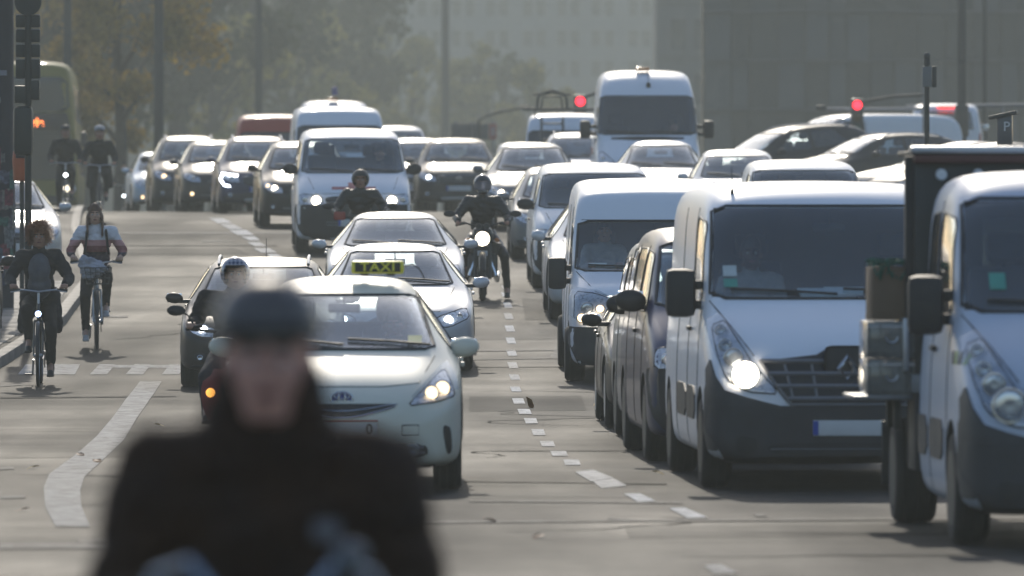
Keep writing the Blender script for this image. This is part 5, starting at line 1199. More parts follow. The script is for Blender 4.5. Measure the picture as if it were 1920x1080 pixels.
# ------------------------------------------------------------------ bicycles
def bicycle(px, py, yaw, label, frame_mat, lamp=None, basket=False, bars='flat', steer=0.0, group=None, d=None, xoff=0):
    g = gp(px, py) if d is None else at(px, d); root = empty('bicycle', g, (slope(g.x, g.y), 0, R(yaw)), label, 'bicycle', group)
    F, B, BB, ST, HT, HB = (0, -.52, .345), (0, .53, .345), (0, .08, .28), (0, .27, .90), (0, -.35, .92), (0, -.39, .74)
    for c in (F, B):
        bm = bmesh.new(); torus(bm, c, .327, .019, 'X', 48, 8); w_ = obj('wheel', bm, TYRE, root)
        bm = bmesh.new(); torus(bm, c, .305, .011, 'X', 48, 6); obj('rim', bm, ALU, w_)
        bm = bmesh.new()
        for k in range(20): a = 2*math.pi*k/20; cone(bm, (0.02*(-1)**k, c[1] + math.cos(a+.3)*.02, c[2] + math.sin(a+.3)*.02), (0, c[1] + math.cos(a)*.30, c[2] + math.sin(a)*.30), .0016, seg=4)
        s_ = obj('spokes', bm, ALU, w_); s_['kind'] = 'stuff'
        bm = bmesh.new(); cone(bm, (-.045, c[1], c[2]), (.045, c[1], c[2]), .02); cone(bm, (-.06, c[1], c[2]), (.06, c[1], c[2]), .008); obj('hub', bm, ALU, w_)
        bm = bmesh.new(); torus(bm, c, .36, .022, 'X', 24, 6, 20 if c is B else 35, 200 if c is B else 185); bmesh.ops.scale(bm, vec=(1.1, 1, 1), verts=bm.verts); obj('mudguard', bm, BLK, root)
    bm = bmesh.new(); tube(bm, [HB, BB], .019); tube(bm, [BB, ST], .016); tube(bm, [HT, HB], .02); tube(bm, [(0, -.345, .88), (0, .23, .76)], .016)
    for s_ in (-1, 1): tube(bm, [(s_*.03, .10, .28), (s_*.055, .53, .345)], .009); tube(bm, [(s_*.02, .235, .78), (s_*.055, .53, .345)], .008)
    obj('frame', bm, frame_mat, root)
    fk = empty('fork', (0, -.36, 0)); fk.parent = root; fk.rotation_euler = (0, 0, R(steer)); 
    bm = bmesh.new()
    for s_ in (-1, 1): tube(bm, [(s_*.045, -.03, .72), (s_*.05, -.08, .5), (s_*.05, -.16, .345)], .011)
    tube(bm, [(-.05, -.03, .72), (.05, -.03, .72)], .012); obj('fork_blades', bm, frame_mat, fk)
    bm = bmesh.new(); tube(bm, [(0, 0, .9), (0, .02, 1.04)], .014)
    sw = .13 if bars == 'flat' else .2
    tube(bm, [(-.31, sw, 1.05), (-.2, sw-.02, 1.06), (-.08, .0, 1.05), (0, -.01, 1.04), (.08, .0, 1.05), (.2, sw-.02, 1.06), (.31, sw, 1.05)], .011); obj('handlebar', bm, ALU, fk)
    for s_ in (-1, 1):
        bm = bmesh.new(); tube(bm, [(s_*.2, sw-.018, 1.06), (s_*.315, sw, 1.05)], .017); obj('grip', bm, BLK, fk)
        bm = bmesh.new(); tube(bm, [(s_*.19, sw-.03, 1.055), (s_*.24, sw-.06, 1.045), (s_*.31, sw-.05, 1.035)], .006); obj('brake_lever', bm, ALU, fk)
    bm = bmesh.new(); box(bm, (0, .27, .93), (.15, .25, .05), None, .022); box(bm, (0, .15, .935), (.06, .14, .04), None, .018); obj('saddle', bm, BLK, root)
    bm = bmesh.new(); cone(bm, (.05, .08, .28), (.06, .08, .28), .09, seg=20); obj('chainring', bm, DSTEEL, root)
    for s_, dz in ((-1, -.165), (1, .165)):
        bm = bmesh.new(); tube(bm, [(s_*.07, .08, .28), (s_*.08, .08 - .03*s_, .28 + dz)], .011); c = obj('crank', bm, ALU, root)
        bm = bmesh.new(); box(bm, (s_*.125, .08 - .03*s_, .28 + dz), (.09, .09, .02), None, .005); obj('pedal', bm, BLK, c)
    if lamp:
        lx_ = xoff; bm = bmesh.new(); lathe(bm, [(-.035, .036), (-.03, .04), (.02, .03), (.04, .015)], 'Y', 16, (lx_, -.09, lamp[1])); l = obj('lamp', bm, BLK, fk)
        bm = bmesh.new(); lathe(bm, [(-.038, .005), (-.0375, .032), (-.03, .033)], 'Y', 16, (lx_, -.09, lamp[1])); obj('lamp_glass', bm, lamp[0], l)
        bm = bmesh.new(); tube(bm, [(lx_, -.06, lamp[1]), (0, -.02, lamp[1] - .03)], .007); obj('lamp_bracket', bm, BLK, fk)
    if basket:
        bm = bmesh.new()
        for z, sx_, sy in ((.80, .13, .1), (.87, .145, .11), (.94, .155, .12), (1.0, .165, .13)):
            tube(bm, [(-sx_, -.19-sy, z), (sx_, -.19-sy, z), (sx_, -.19+sy, z), (-sx_, -.19+sy, z)], .006, 5, True)
        for k in range(6):
            x = -.13 + k*.052; tube(bm, [(x, -.29, .80), (x*1.27, -.32, 1.0)], .004, 4); tube(bm, [(x, -.09, .80), (x*1.27, -.06, 1.0)], .004, 4)
        tube(bm, [(-.13, -.19, .8), (.13, -.19, .8)], .005); obj('basket', bm, DSTEEL, fk)
    return root
def cloth(name, c, folds=.2, rough=.92): return pmat(name, c, rough, noise=.28, nscale=9, bump=.4, bscale=140)
JET = cloth('black_cloth', (.014, .013, .014)); BRN = cloth('dark_brown_jacket', (.050, .024, .011)); NAVY = cloth('dark_cloth', (.022, .022, .027)); DENIM = cloth('dark_denim', (.02, .024, .035)); GRYC = cloth('grey_shirt', (.11, .115, .13)); SK2 = pmat('pale_skin', (.52, .31, .22), .5, noise=.18, nscale=14)
# curly haired rider at the left edge
b = bicycle(74, 722, 1.5, 'black city bicycle with small lit lamp, ridden by the curly haired person', pmat('bike_black', (.02, .02, .022), .35, coat=.5), (emit('bike_lamp_blue', (.45, .6, 1.0), 9), .80))
p, M_ = person(b, 'curly haired person in dark open coat and grey shirt cycling at the left edge', dict(hanL=(-.28, -.22, 1.09), hanR=(.28, -.22, 1.09), elbL=(-.33, .06, 1.18), elbR=(.33, .06, 1.18), kneL=(-.14, -.12, .84), ankL=(-.12, .05, .48), kneR=(.13, -.08, .62), ankR=(.12, .10, .21)), NAVY, JET, jr=1.12, long_coat=.34)
hair_ball(p, M_, pmat('auburn_hair', (.34, .13, .05), .5, noise=.4, nscale=40), .155, 3200, .004, .12, 3)
bm = bmesh.new(); ball(bm, (0, -.02, 1.27), .155, (.80, 1.0, 1.25), seg=20); ball(bm, (0, .03, 1.1), .16, (.85, 1.06, 1.0)); s_ = remesh(bm, .012, 3, .006); s_.name = 'shirt'; s_.materials.append(GRYC); link('shirt', s_, p)
# rider in the striped jumper
def stripes(name):
    m, nt, b_ = nm(name); N, Lk = nt.nodes, nt.links; tc = N.new('ShaderNodeTexCoord'); sp = N.new('ShaderNodeSeparateXYZ'); Lk.new(tc.outputs['Object'], sp.inputs[0]); r = N.new('ShaderNodeMapRange'); r.inputs[1].default_value = 1.0; r.inputs[2].default_value = 1.6; Lk.new(sp.outputs['Z'], r.inputs[0])
    c = N.new('ShaderNodeValToRGB'); c.color_ramp.interpolation = 'CONSTANT'; e = c.color_ramp.elements; e[0].color = (.04, .03, .05, 1); e[1].position = .27; e[1].color = (.26, .09, .09, 1)
    k = e.new(.40); k.color = (.55, .28, .27, 1)
    k = e.new(.52); k.color = (.68, .68, .72, 1); Lk.new(r.outputs[0], c.inputs[0]); Lk.new(c.outputs[0], b_.inputs['Base Color']); b_.inputs['Roughness'].default_value = .9; return m
b = bicycle(181, 652, 3.5, 'silver bicycle with front basket, ridden by the person in the striped jumper', pmat('bike_silver', (.4, .42, .43), .35, .6), None, True, 'swept', 2)
p, M_ = person(b, 'long haired person in white and pink striped jumper cycling with a full basket', dict(hanL=(-.28, -.16, 1.09), hanR=(.28, -.16, 1.09), elbL=(-.32, .10, 1.17), elbR=(.32, .10, 1.17), kneL=(-.14, -.06, .63), ankL=(-.13, .09, .20), head=(-.02, -.01, 1.63)), stripes('striped_jumper'), JET, pmat('pale_shoe', (.45, .45, .46), .6), SK2, jr=.98, sleeve=.9)
hair_ball(p, M_, pmat('brown_hair', (.13, .06, .035), .5, noise=.4, nscale=40), .11, 900, .006, .2, 5, long=.26)
for s_ in (-1, 1):
    bm = bmesh.new(); tube(bm, [(s_*.10, .13, 1.50), (s_*.115, -.04, 1.42), (s_*.13, -.075, 1.28), (s_*.15, -.02, 1.14)], .017, 6); obj('backpack_strap', bm, JET, p)
bm = bmesh.new(); ball(bm, (0, 0, 0), .15, (1.1, .85, .8), seg=20); ball(bm, (-.06, -.02, .08), .1, (1.2, .9, .8)); me = remesh(bm, .012, 2, .035, 9.0, 4); me.materials.append(pmat('grey_bag', (.36, .37, .42), .8, noise=.3)); o = link('bag', me); o.location = b.location + Vector((-.02, -.55, .96)); tag(o, 'crumpled pale grey bag lying in the bicycle basket', 'bag')
# two dark riders before the bus and one far behind
b = bicycle(187, 415, 3, 'black bicycle of the rider in the white striped helmet', pmat('bike_black', (.02, .02, .022), .35), None, False, 'flat')
p, M_ = person(b, 'cyclist in dark open jacket and white striped helmet in front of the golden tree', dict(), JET, JET, voxel=.012, jr=1.1, long_coat=.3); cycle_helmet(p, M_, BLK, pmat('helmet_white', (.7, .7, .72), .4), False)
b = bicycle(123, 408, 3, 'bicycle with bright white lamp ridden in front of the yellow bus', pmat('bike_black', (.02, .02, .022), .35), (emit('bike_lamp_white', (.85, .93, 1.0), 22), .82), False, 'flat', group=None)
p, M_ = person(b, 'cyclist in black jacket and dark helmet in front of the yellow bus', dict(), JET, JET, voxel=.012, jr=1.15); cycle_helmet(p, M_, BLK, None, True)
b = bicycle(232, 400, 3, 'small far bicycle with a cold white lamp near the pale blue car', pmat('bike_black', (.02, .02, .022), .35), (emit('bike_lamp_white', (.85, .93, 1.0), 22), .72), d=255)
p, M_ = person(b, 'small hooded cyclist far back next to the pale blue car', dict(), JET, NAVY, voxel=.014, jr=1.1)
bm = bmesh.new(); dome(bm, (0, .02, -.02), .10, .13, .15, -.08, front=.12); on_head(bm, M_, 'hood', JET, p)
# ---- the cyclist in the foreground, out of focus
fx, fd = -.502, 17.6
root = empty('bicycle', (fx, fd, gz(fx, fd) - .02), (0, 0, 0), 'blurred bicycle under the foreground cyclist, only its handlebar in view', 'bicycle')
tmpb = bicycle(100, 700, 0, 'x', pmat('bike_grey', (.12, .13, .15), .3, .5), None, False, 'swept')
for c in list(tmpb.children): c.parent = root
bpy.data.objects.remove(tmpb)
CLM = pmat('bar_metal', (.34, .38, .45), .3, .8)
for s_ in (-1, 1):      # the raised, swept horns of the bar
    bm = bmesh.new(); tube(bm, [(s_*.02, -.36, 1.04), (s_*.08, -.40, 1.20), (s_*.14, -.40, 1.275), (s_*.20, -.36, 1.25), (s_*.25, -.31, 1.165), (s_*.29, -.24, 1.11)], .0125, 10); obj('bar_end', bm, CLM, root)
bm = bmesh.new(); ball(bm, (.165, -.40, 1.29), .034, (1, 1, .75)); cone(bm, (.165, -.40, 1.25), (.165, -.40, 1.29), .016); obj('bell', bm, STEEL, root)
p, M_ = person(root, 'blurred cyclist in dark brown jacket and grey helmet filling the foreground', dict(hs=1.02, head=(0, -.07, 1.66), neck=(0, .0, 1.55), sh=.20, shz=1.415, shy=.03, elbL=(-.29, .03, 1.13), elbR=(.27, .03, 1.13), hanL=(-.26, -.30, 1.165), hanR=(.25, -.30, 1.165), chest=(0, .05, 1.33), tilt=R(4)), BRN, JET, voxel=.006, jr=1.40, belly=1.15, folds=.012, skin=pmat('flushed_skin', (.80, .42, .32), .5, noise=.25, nscale=10))
GH = pmat('helmet_grey', (.12, .10, .09), .4, noise=.1, spec=.5)
root.scale = p.scale = (1.07, 1.07, 1.07)
h = cycle_helmet(p, M_, GH, None, True, 1.10)
for k in range(-2, 3):
    x = k * .034; pts = []
    for i in range(7): a = R(25 + i * 20); w_ = math.sqrt(1 - (x/.11)**2); pts.append((x, .01 - math.cos(a) * .132 * w_, .035 + math.sin(a) * .112 * w_))
    bm = bmesh.new(); tube(bm, pts, [.004] + [.008]*5 + [.004], 6); on_head(bm, M_, 'helmet_vent', BLK, h)
bm = bmesh.new(); torus(bm, (0, .008, .040), .083, .013, 'Z', 32, 8); bmesh.ops.scale(bm, vec=(1, 1.18, 1), verts=bm.verts); on_head(bm, M_, 'headband', pmat('headband', (.42, .40, .38), .9), p)
bm = bmesh.new(); caps(bm, (-.0, .03, 1.45), .15, (0, -.02, 1.585), .118); me = remesh(bm, .012, 3, .008, 9, 2); me.materials.append(BRN); link('collar', me, p)
bm = bmesh.new(); box(bm, (.115, -.165, 1.325), (.05, .01, .035), None, .004); obj('chest_badge', bm, pmat('grey_badge', (.20, .19, .20), .7), p)
# ------------------------------------------------------------------ motorcycles and the scooter
def motorcycle(px, py, yaw, label, cat, kind, paint_m, lampm):
    g = gp(px, py); root = empty('motorcycle' if kind != 'scooter' else 'scooter', g, (slope(g.x, g.y), 0, R(yaw)), label, cat)
    r = .31 if kind != 'scooter' else .22; tw = .065 if kind != 'scooter' else .055; F, B = (0, -.72, r), (0, .68, r)
    for c, w_ in ((F, tw), (B, tw * 1.3)):
        bm = bmesh.new(); torus(bm, c, r - w_*.72, w_*.72, 'X', 40, 10); w = obj('wheel', bm, TYRE, root)
        bm = bmesh.new(); torus(bm, c, r - w_*1.35, .014, 'X', 36, 6)
        for k in range(8): a = 2*math.pi*k/8; cone(bm, (0, c[1], c[2]), (0, c[1]+math.cos(a)*(r-w_*1.3), c[2]+math.sin(a)*(r-w_*1.3)), .012, seg=5)
        cone(bm, (-.06, c[1], c[2]), (.06, c[1], c[2]), .035); obj('rim', bm, ALU, w)
        bm = bmesh.new(); cone(bm, (-.075, c[1], c[2]), (-.068, c[1], c[2]), r*.5, seg=24); obj('brake_disc', bm, STEEL, w)
    if kind != 'scooter':
        for s_ in (-1, 1):
            bm = bmesh.new(); tube(bm, [(s_*.10, -.72, r), (s_*.10, -.60, .62)], .028, 10); tube(bm, [(s_*.10, -.60, .62), (s_*.10, -.50, .98)], .021, 10); obj('fork', bm, DSTEEL, root)
        bm = bmesh.new(); torus(bm, F, r + .025, .05, 'X', 20, 8, 40, 160); obj('front_mudguard', bm, paint_m, root)
        bm = bmesh.new(); ball(bm, (0, -.18, .90), .2, (.75, 1.35, .72), seg=20); obj('fuel_tank', bm, paint_m, root)
        bm = bmesh.new(); box(bm, (0, .25, .82), (.28, .62, .12), None, .05); obj('seat', bm, SEAT, root)
        bm = bmesh.new(); box(bm, (0, -.02, .48), (.42, .5, .34), None, .07)
        for s_ in (-1, 1): cone(bm, (s_*.12, -.08, .58), (s_*.20, -.12, .80), .075, .065)
        for k in range(5): box(bm, (0, -.1, .62 + k*.035), (.40, .17, .01))
        obj('engine', bm, DSTEEL, root)
        bm = bmesh.new(); box(bm, (0, -.33, .60), (.26, .05, .3), None, .015); obj('radiator', bm, BLK, root)
        for s_ in (-1, 1): bm = bmesh.new(); tube(bm, [(s_*.1, -.25, .55), (s_*.17, -.28, .36), (s_*.2, .1, .26), (s_*.21, .7, .34)], .035, 8); obj('exhaust', bm, CHROME, root)
        hz_, hr = .86, .095; hy = -.66
        bm = bmesh.new(); tube(bm, [(-.36, -.36, 1.04), (-.26, -.42, 1.08), (-.1, -.50, 1.03), (.1, -.50, 1.03), (.26, -.42, 1.08), (.36, -.36, 1.04)], .013, 8); obj('handlebar', bm, BLK, root)
        bm = bmesh.new()
        for s_ in (-1, 1): lathe(bm, [(-.03, .005), (-.03, .04), (.03, .045), (.04, .02)], 'Y', 14, (s_*.055, -.55, 1.03))
        obj('instruments', bm, BLK, root)
    else:
        bm = bmesh.new(); tube(bm, [(0, -.68, r), (0, -.52, .55), (0, -.42, .98)], .035, 10); obj('steering_column', bm, DSTEEL, root)
        bm = bmesh.new(); pts = []
        for i in range(9):
            z = .26 + i*.055; w_ = .19 + .06*math.sin(i/8*math.pi) - (.05 if i > 6 else 0); row = []
            for j in range(-4, 5): row.append(bm.verts.new((j/4*w_, -.56 + .17*(j/4)**2 + i*.010, z)))
            pts.append(row)
        for i in range(8):
            for j in range(8): bm.faces.new((pts[i][j], pts[i][j+1], pts[i+1][j+1], pts[i+1][j]))
        bmesh.ops.solidify(bm, geom=bm.faces[:], thickness=.02); obj('leg_shield', bm, paint_m, root)
        bm = bmesh.new(); torus(bm, F, r + .03, .075, 'X', 20, 10, 20, 170); obj('front_mudguard', bm, pmat('scooter_grey', (.22, .24, .27), .35, coat=.5), root)
        bm = bmesh.new(); box(bm, (0, .05, .26), (.38, .6, .05), None, .02); obj('footboard', bm, BLK, root)
        bm = bmesh.new(); ball(bm, (0, .48, .52), .3, (.68, 1.25, .72), seg=22); obj('rear_body', bm, paint_m, root)
        bm = bmesh.new(); box(bm, (0, .42, .76), (.32, .68, .1), None, .045); obj('seat', bm, SEAT, root)
        bm = bmesh.new(); ball(bm, (0, -.44, .97), .13, (1.1, .8, .6), seg=20); obj('handlebar_cover', bm, BLK, root)
        bm = bmesh.new(); tube(bm, [(-.36, -.34, 1.04), (-.15, -.42, 1.02), (.15, -.42, 1.02), (.36, -.34, 1.04)], .014, 8); obj('handlebar', bm, BLK, root)
        hz_, hr = .94, .055; hy = -.54
        for s_ in (-1, 1): bm = bmesh.new(); lathe(bm, [(-.02, .005), (-.018, .035), (.01, .04)], 'Y', 14, (s_*.17, -.60, .50)); obj('indicator', bm, AMB_ON if s_ < 0 else W_DIM, root)
    bm = bmesh.new(); lathe(bm, [(-.02, hr*.98), (-.035, hr*1.05), (.0, hr*1.1), (.06, hr*.9), (.12, hr*.4)], 'Y', 26, (0, hy, hz_)); h = obj('headlamp', bm, BLK if kind != 'scooter' else CHROME, root)
    bm = bmesh.new(); lathe(bm, [(-.045, .003), (-.042, hr*.6), (-.03, hr), (-.02, hr)], 'Y', 26, (0, hy, hz_)); obj('headlamp_glass', bm, lampm, h)
    for s_ in (-1, 1):
        bm = bmesh.new(); tube(bm, [(s_*.30, -.39, 1.06), (s_*.36, -.43, 1.16), (s_*.42, -.45, 1.19)], .007, 6); m = obj('mirror_stalk', bm, BLK, root)
        bm = bmesh.new(); ball(bm, (s_*.46, -.46, 1.20), .075, (1.1, .3, .62)); obj('mirror', bm, BLK, m)
        bm = bmesh.new(); tube(bm, [(s_*.24, -.43, 1.07), (s_*.37, -.355, 1.04)], .019, 8); obj('grip', bm, BLK, root)
        if kind == 'guards':
            bm = bmesh.new(); box(bm, (s_*.30, -.47, 1.06), (.17, .04, .12), (0, 0, s_*.2), .03); obj('hand_guard', bm, RED, root)
    if kind == 'naked':
        for s_ in (-1, 1): bm = bmesh.new(); ball(bm, (s_*.2, -.60, .84), .035, (1, 1, .9)); obj('indicator', bm, AMBER, root)
        bm = bmesh.new(); box(bm, (0, -.70, .66), (.14, .012, .07), None, .004); obj('number_plate', bm, PLATE, root)
    return root
MP = dict(hip=(0, .28, .92), chest=(0, .06, 1.27), neck=(0, -.01, 1.43), head=(0, -.05, 1.575), shz=1.36, shy=.02, sh=.20, elbL=(-.36, -.06, 1.14), elbR=(.36, -.06, 1.14), hanL=(-.33, -.375, 1.065), hanR=(.33, -.375, 1.065), kneL=(-.24, -.20, .72), kneR=(.24, -.20, .72), ankL=(-.24, .12, .36), ankR=(.24, .12, .36))
LEATH = pmat('black_leather', (.016, .016, .016), .45, noise=.3, bump=.3, bscale=40); HBLK = pmat('helmet_black', (.015, .015, .017), .2, coat=.8)
m1 = motorcycle(905, 561, 0, 'black motorcycle with round bright headlamp beside the dashed middle line', 'motorcycle', 'naked', paint('moto_black', (.02, .02, .022), .2, .3, .1), emit('moto_lamp', (1, .88, .66), 13))
p, M_ = person(m1, 'motorcyclist in black leather and black full face helmet beside the middle line', {**MP, 'kneR': (.30, -.12, .62), 'ankR': (.34, .02, .14), 'head': (0, -.05, 1.59)}, LEATH, LEATH, voxel=.010, jr=1.12, belly=1.03)
moto_helmet(p, M_, HBLK, pmat('silver_visor', (.30, .30, .36), .12, .7))
m2 = motorcycle(676, 541, 1, 'motorcycle with red hand guards behind the pale silver coupe', 'motorcycle', 'guards', RED, LAMP0)
p, M_ = person(m2, 'motorcyclist in dark jacket and open face helmet in front of the white passenger van', MP, LEATH, NAVY, voxel=.010, jr=1.12)
moto_helmet(p, M_, pmat('helmet_matt', (.035, .03, .028), .5), None, True)
m3 = motorcycle(430, 842, 2.5, 'grey and red scooter half hidden by the foreground cyclist', 'scooter', 'scooter', paint('scooter_red', (.35, .03, .03), 0, .3, .1), LAMP0)
p, M_ = person(m3, 'scooter rider in black jacket and tartan helmet behind the foreground cyclist', {**MP, 'hip': (.02, .3, .84), 'chest': (.03, .10, 1.20), 'neck': (.04, .04, 1.36), 'head': (.05, .0, 1.51), 'shz': 1.29, 'elbL': (-.30, 0, 1.08), 'kneL': (-.2, -.15, .62), 'kneR': (.2, -.15, .62), 'ankL': (-.2, .05, .34), 'ankR': (.2, .05, .34)}, JET, DENIM, voxel=.009, jr=1.15, skin=SK2)
def tartan():
    m, nt, b_ = nm('tartan_helmet'); N, Lk = nt.nodes, nt.links; tc = N.new('ShaderNodeTexCoord'); outs = []
    for ax in ('X', 'Z'):
        w_ = N.new('ShaderNodeTexWave'); w_.bands_direction = ax; w_.inputs['Scale'].default_value = 9; w_.wave_profile = 'SIN'; Lk.new(tc.outputs['Object'], w_.inputs[0]); r = N.new('ShaderNodeMapRange'); r.inputs[1].default_value = .55; r.inputs[2].default_value = .65; Lk.new(w_.outputs['Fac'], r.inputs[0]); outs.append(r.outputs[0])
    a = N.new('ShaderNodeMath'); a.operation = 'ADD'; Lk.new(outs[0], a.inputs[0]); Lk.new(outs[1], a.inputs[1]); c = N.new('ShaderNodeValToRGB'); c.color_ramp.elements[0].color = (.03, .05, .13, 1); c.color_ramp.elements[1].color = (.45, .45, .48, 1)
    d_ = N.new('ShaderNodeMath'); d_.operation = 'MULTIPLY'; d_.inputs[1].default_value = .5; Lk.new(a.outputs[0], d_.inputs[0]); Lk.new(d_.outputs[0], c.inputs[0]); Lk.new(c.outputs[0], b_.inputs['Base Color']); b_.inputs['Roughness'].default_value = .3; b_.inputs['Coat Weight'].default_value = .6; return m
h = moto_helmet(p, M_, tartan(), None, True); bm = bmesh.new(); box(bm, (0, -.15, .065), (.17, .07, .01), (R(-14), 0, 0), .004); on_head(bm, M_, 'visor', BLK, h)

# ------------------------------------------------------------------ what the vehicles carry
def local(o, v): return o.matrix_basis @ Vector(v)
def driver(veh, x, y, z, label, top, sk=SKIN, sleeve=1.0):
    q = Matrix.LocRotScale(veh.location, veh.rotation_euler, None); e = empty('tmp', q @ Vector((x, y, z)), veh.rotation_euler)
    p, M_ = person(e, label, dict(hip=(0, .18, .12), chest=(0, .22, .50), neck=(0, .2, .65), head=(0, .15, .80), shz=.57, shy=.2, elbL=(-.25, .02, .34), elbR=(.25, .02, .34), hanL=(-.16, -.28, .42), hanR=(.16, -.28, .42), kneL=(-.14, -.36, .16), kneR=(.14, -.36, .16), ankL=(-.12, -.62, -.2), ankR=(.12, -.62, -.2)), top, DENIM, voxel=.011, skin=sk)
    bpy.data.objects.remove(e); bm = bmesh.new(); dome(bm, (0, .02, -.0), .086, .108, .122, -.02, front=.06); on_head(bm, M_, 'hair', pmat('dark_hair', (.03, .022, .018), .5), p); return p
driver(taxi, .37, 2.25, .40, 'driver in a grey shirt seen behind the windscreen of the ivory taxi', GRYC)
driver(t5, .48, 1.95, .80, 'driver silhouette in the white passenger van', NAVY)
driver(ren, -.56, 2.0, .95, 'passenger in a pale jacket behind the windscreen of the lozenge van', cloth('pale_jacket', (.32, .32, .33)), pmat('dark_skin', (.10, .05, .035), .5))
driver(tra, -.56, 1.92, .85, 'dim passenger in a light shirt in the dusty white van', cloth('light_shirt', (.35, .35, .36)))
driver(spr, .55, 2.0, .95, 'driver behind the windscreen of the tall white van', cloth('light_shirt', (.35, .35, .36)))
def onveh(veh, pos, rot=(0, 0, 0)): q = Matrix.LocRotScale(veh.location, veh.rotation_euler, None); return q @ Vector(pos), (Euler(veh.rotation_euler).to_matrix() @ Euler(rot).to_matrix()).to_euler()
# roof sign
tl, tr_ = onveh(taxi, (.25, 2.35, 1.585)); ts = empty('taxi_sign', tl, tr_, 'black and yellow roof sign reading TAXI', 'sign')
YSG = pmat('sign_yellow', (.85, .74, .07), .4, noise=.04)
bm = bmesh.new(); box(bm, (0, 0, .055), (.40, .10, .10), None, .022); obj('sign_case', bm, YSG, ts)
bm = bmesh.new(); box(bm, (0, -.05, .055), (.345, .008, .07), None, .003); obj('sign_face', bm, BLK, ts)
bm = bmesh.new(); box(bm, (-.1, 0, 0), (.06, .07, .02)); obj('sign_foot', bm, BLK, ts); bm = bmesh.new(); box(bm, (.1, 0, 0), (.06, .07, .02)); obj('sign_foot', bm, BLK, ts)
def text(name, body, size, mat, parent, loc, rot, ext=.002, bold=0.0, sx=1.0, space=1.0):
    cu = bpy.data.curves.new(name, 'FONT'); cu.body = body; cu.size = size; cu.extrude = ext; cu.align_x = 'CENTER'; cu.align_y = 'CENTER'; cu.offset = bold
    cu.space_character = space; t = bpy.data.objects.new(name, cu); WORK.collection.objects.link(t); dg = work_dg()
    me = bpy.data.meshes.new_from_object(t.evaluated_get(dg), depsgraph=dg); bpy.data.objects.remove(t); me.name = name; me.materials.clear(); me.materials.append(mat)
    o = link(name, me, parent); o.location = loc; o.rotation_euler = rot; o.scale = (sx, 1, 1); return o
text('lettering', 'TAXI', .088, YSG, ts, (0, -.057, .055), (R(90), 0, 0), .002, .002, 1.25, 1.12)
bm = bmesh.new(); tube(bm, [(.2, .0, .06), (.26, .02, .075), (.31, .03, .05), (.34, .03, .0), (.36, .02, -.04)], .006, 6); obj('sign_cable', bm, BLK, ts)
# plates and small things behind the glass
text('plate_number', '0', .10, BLK, taxi, (.20, -.045, .475), (R(90), 0, 0), .001, .002)
bm = bmesh.new(); tube(bm, [(-.262, -.034, .415), (.262, -.034, .415), (.262, -.034, .535), (-.262, -.034, .535)], .007, 5, True); obj('plate_frame', bm, REDL, taxi)
l_, r_ = onveh(ren, (-.05, 1.22, 1.44)); bm = bmesh.new(); box(bm, (0, 0, 0), (.42, .28, .02), (R(16), 0, .1), .004); box(bm, (.12, .02, .025), (.3, .2, .015), (R(14), 0, -.1), .003); o = obj('papers', bm, PAPER, None); o.location = l_; o.rotation_euler = r_; tag(o, 'pale papers lying on the dashboard of the lozenge van', 'papers')
def sticker(veh, T, u, v, w_, h_, m): bm = patch(T['bvh'], [(u-w_, v-h_), (u+w_, v-h_), (u+w_, v+h_), (u-w_, v+h_)], 'F', .010, .003, 2, 2, False); return obj('sticker', bm, m, veh)
STG = pmat('sticker_green', (.08, .34, .26), .5); STW = pmat('sticker_pale', (.5, .56, .55), .5); STY = pmat('sticker_yellow', (.6, .6, .25), .5)
sticker(ren, TYPES['big_van'], -.79, 1.62, .05, .04, STW); sticker(ren, TYPES['big_van'], -.79, 1.53, .05, .03, STG); sticker(taxi, TYPES['taxi'], .53, 1.10, .05, .028, STY); sticker(tra, TYPES['square_van'], -.66, 1.42, .10, .018, STW)
sticker(trk, TYPES['crew_cab'], -.72, 1.60, .05, .05, STG)
# red stripe on the passenger van's bonnet
RS = pmat('stripe_red', (.42, .07, .08), .4)
bm = patch(TYPES['bus_van']['bvh'], [(-.36, 1.035), (.36, 1.035), (.36, 1.075), (-.36, 1.075)], 'F', .004, .003, 2, 10, False); obj('red_stripe', bm, RS, t5)
bm = patch(TYPES['bus_van']['bvh'], [(-.09, 1.078), (.02, 1.078), (.02, 1.14), (-.09, 1.14)], 'F', .004, .003, 2, 3, False); obj('red_emblem', bm, RS, t5)
# ladder rack on the service van
lo, lr = onveh(lad, (0, 0, 0)); rk = empty('ladder_rack', lo, lr, 'black ladder rack with arched frame on the service van roof', 'rack')
bm = bmesh.new(); tube(bm, [(-.62*1.6, 2.0, 2.30), (.9, 2.0, 2.30)], .03); obj('crossbar', bm, DSTEEL, rk); bm = bmesh.new(); tube(bm, [(-.9, 4.2, 2.32), (.9, 4.2, 2.32)], .03); obj('crossbar', bm, DSTEEL, rk)
for s_ in (-.7, .7): bm = bmesh.new(); tube(bm, [(s_, 2.0, 2.30), (s_, 4.2, 2.32)], .02); tube(bm, [(s_, 2.0, 2.15), (s_, 2.0, 2.3)], .02); obj('rack_rail', bm, DSTEEL, rk)
bm = bmesh.new(); x_ = -.32
tube(bm, [(x_-.34, 1.95, 2.3), (x_-.32, 1.95, 2.55), (x_-.26, 1.95, 2.63), (x_, 1.95, 2.72), (x_+.26, 1.95, 2.63), (x_+.32, 1.95, 2.55), (x_+.34, 1.95, 2.3)], .03); tube(bm, [(x_-.42, 1.95, 2.62), (x_, 1.95, 2.66), (x_+.42, 1.95, 2.62)], .02)
tube(bm, [(x_-.24, 1.9, 2.3), (x_-.2, 1.9, 2.58), (x_+.2, 1.9, 2.58), (x_+.24, 1.9, 2.3)], .022); obj('arched_frame', bm, DSTEEL, rk)
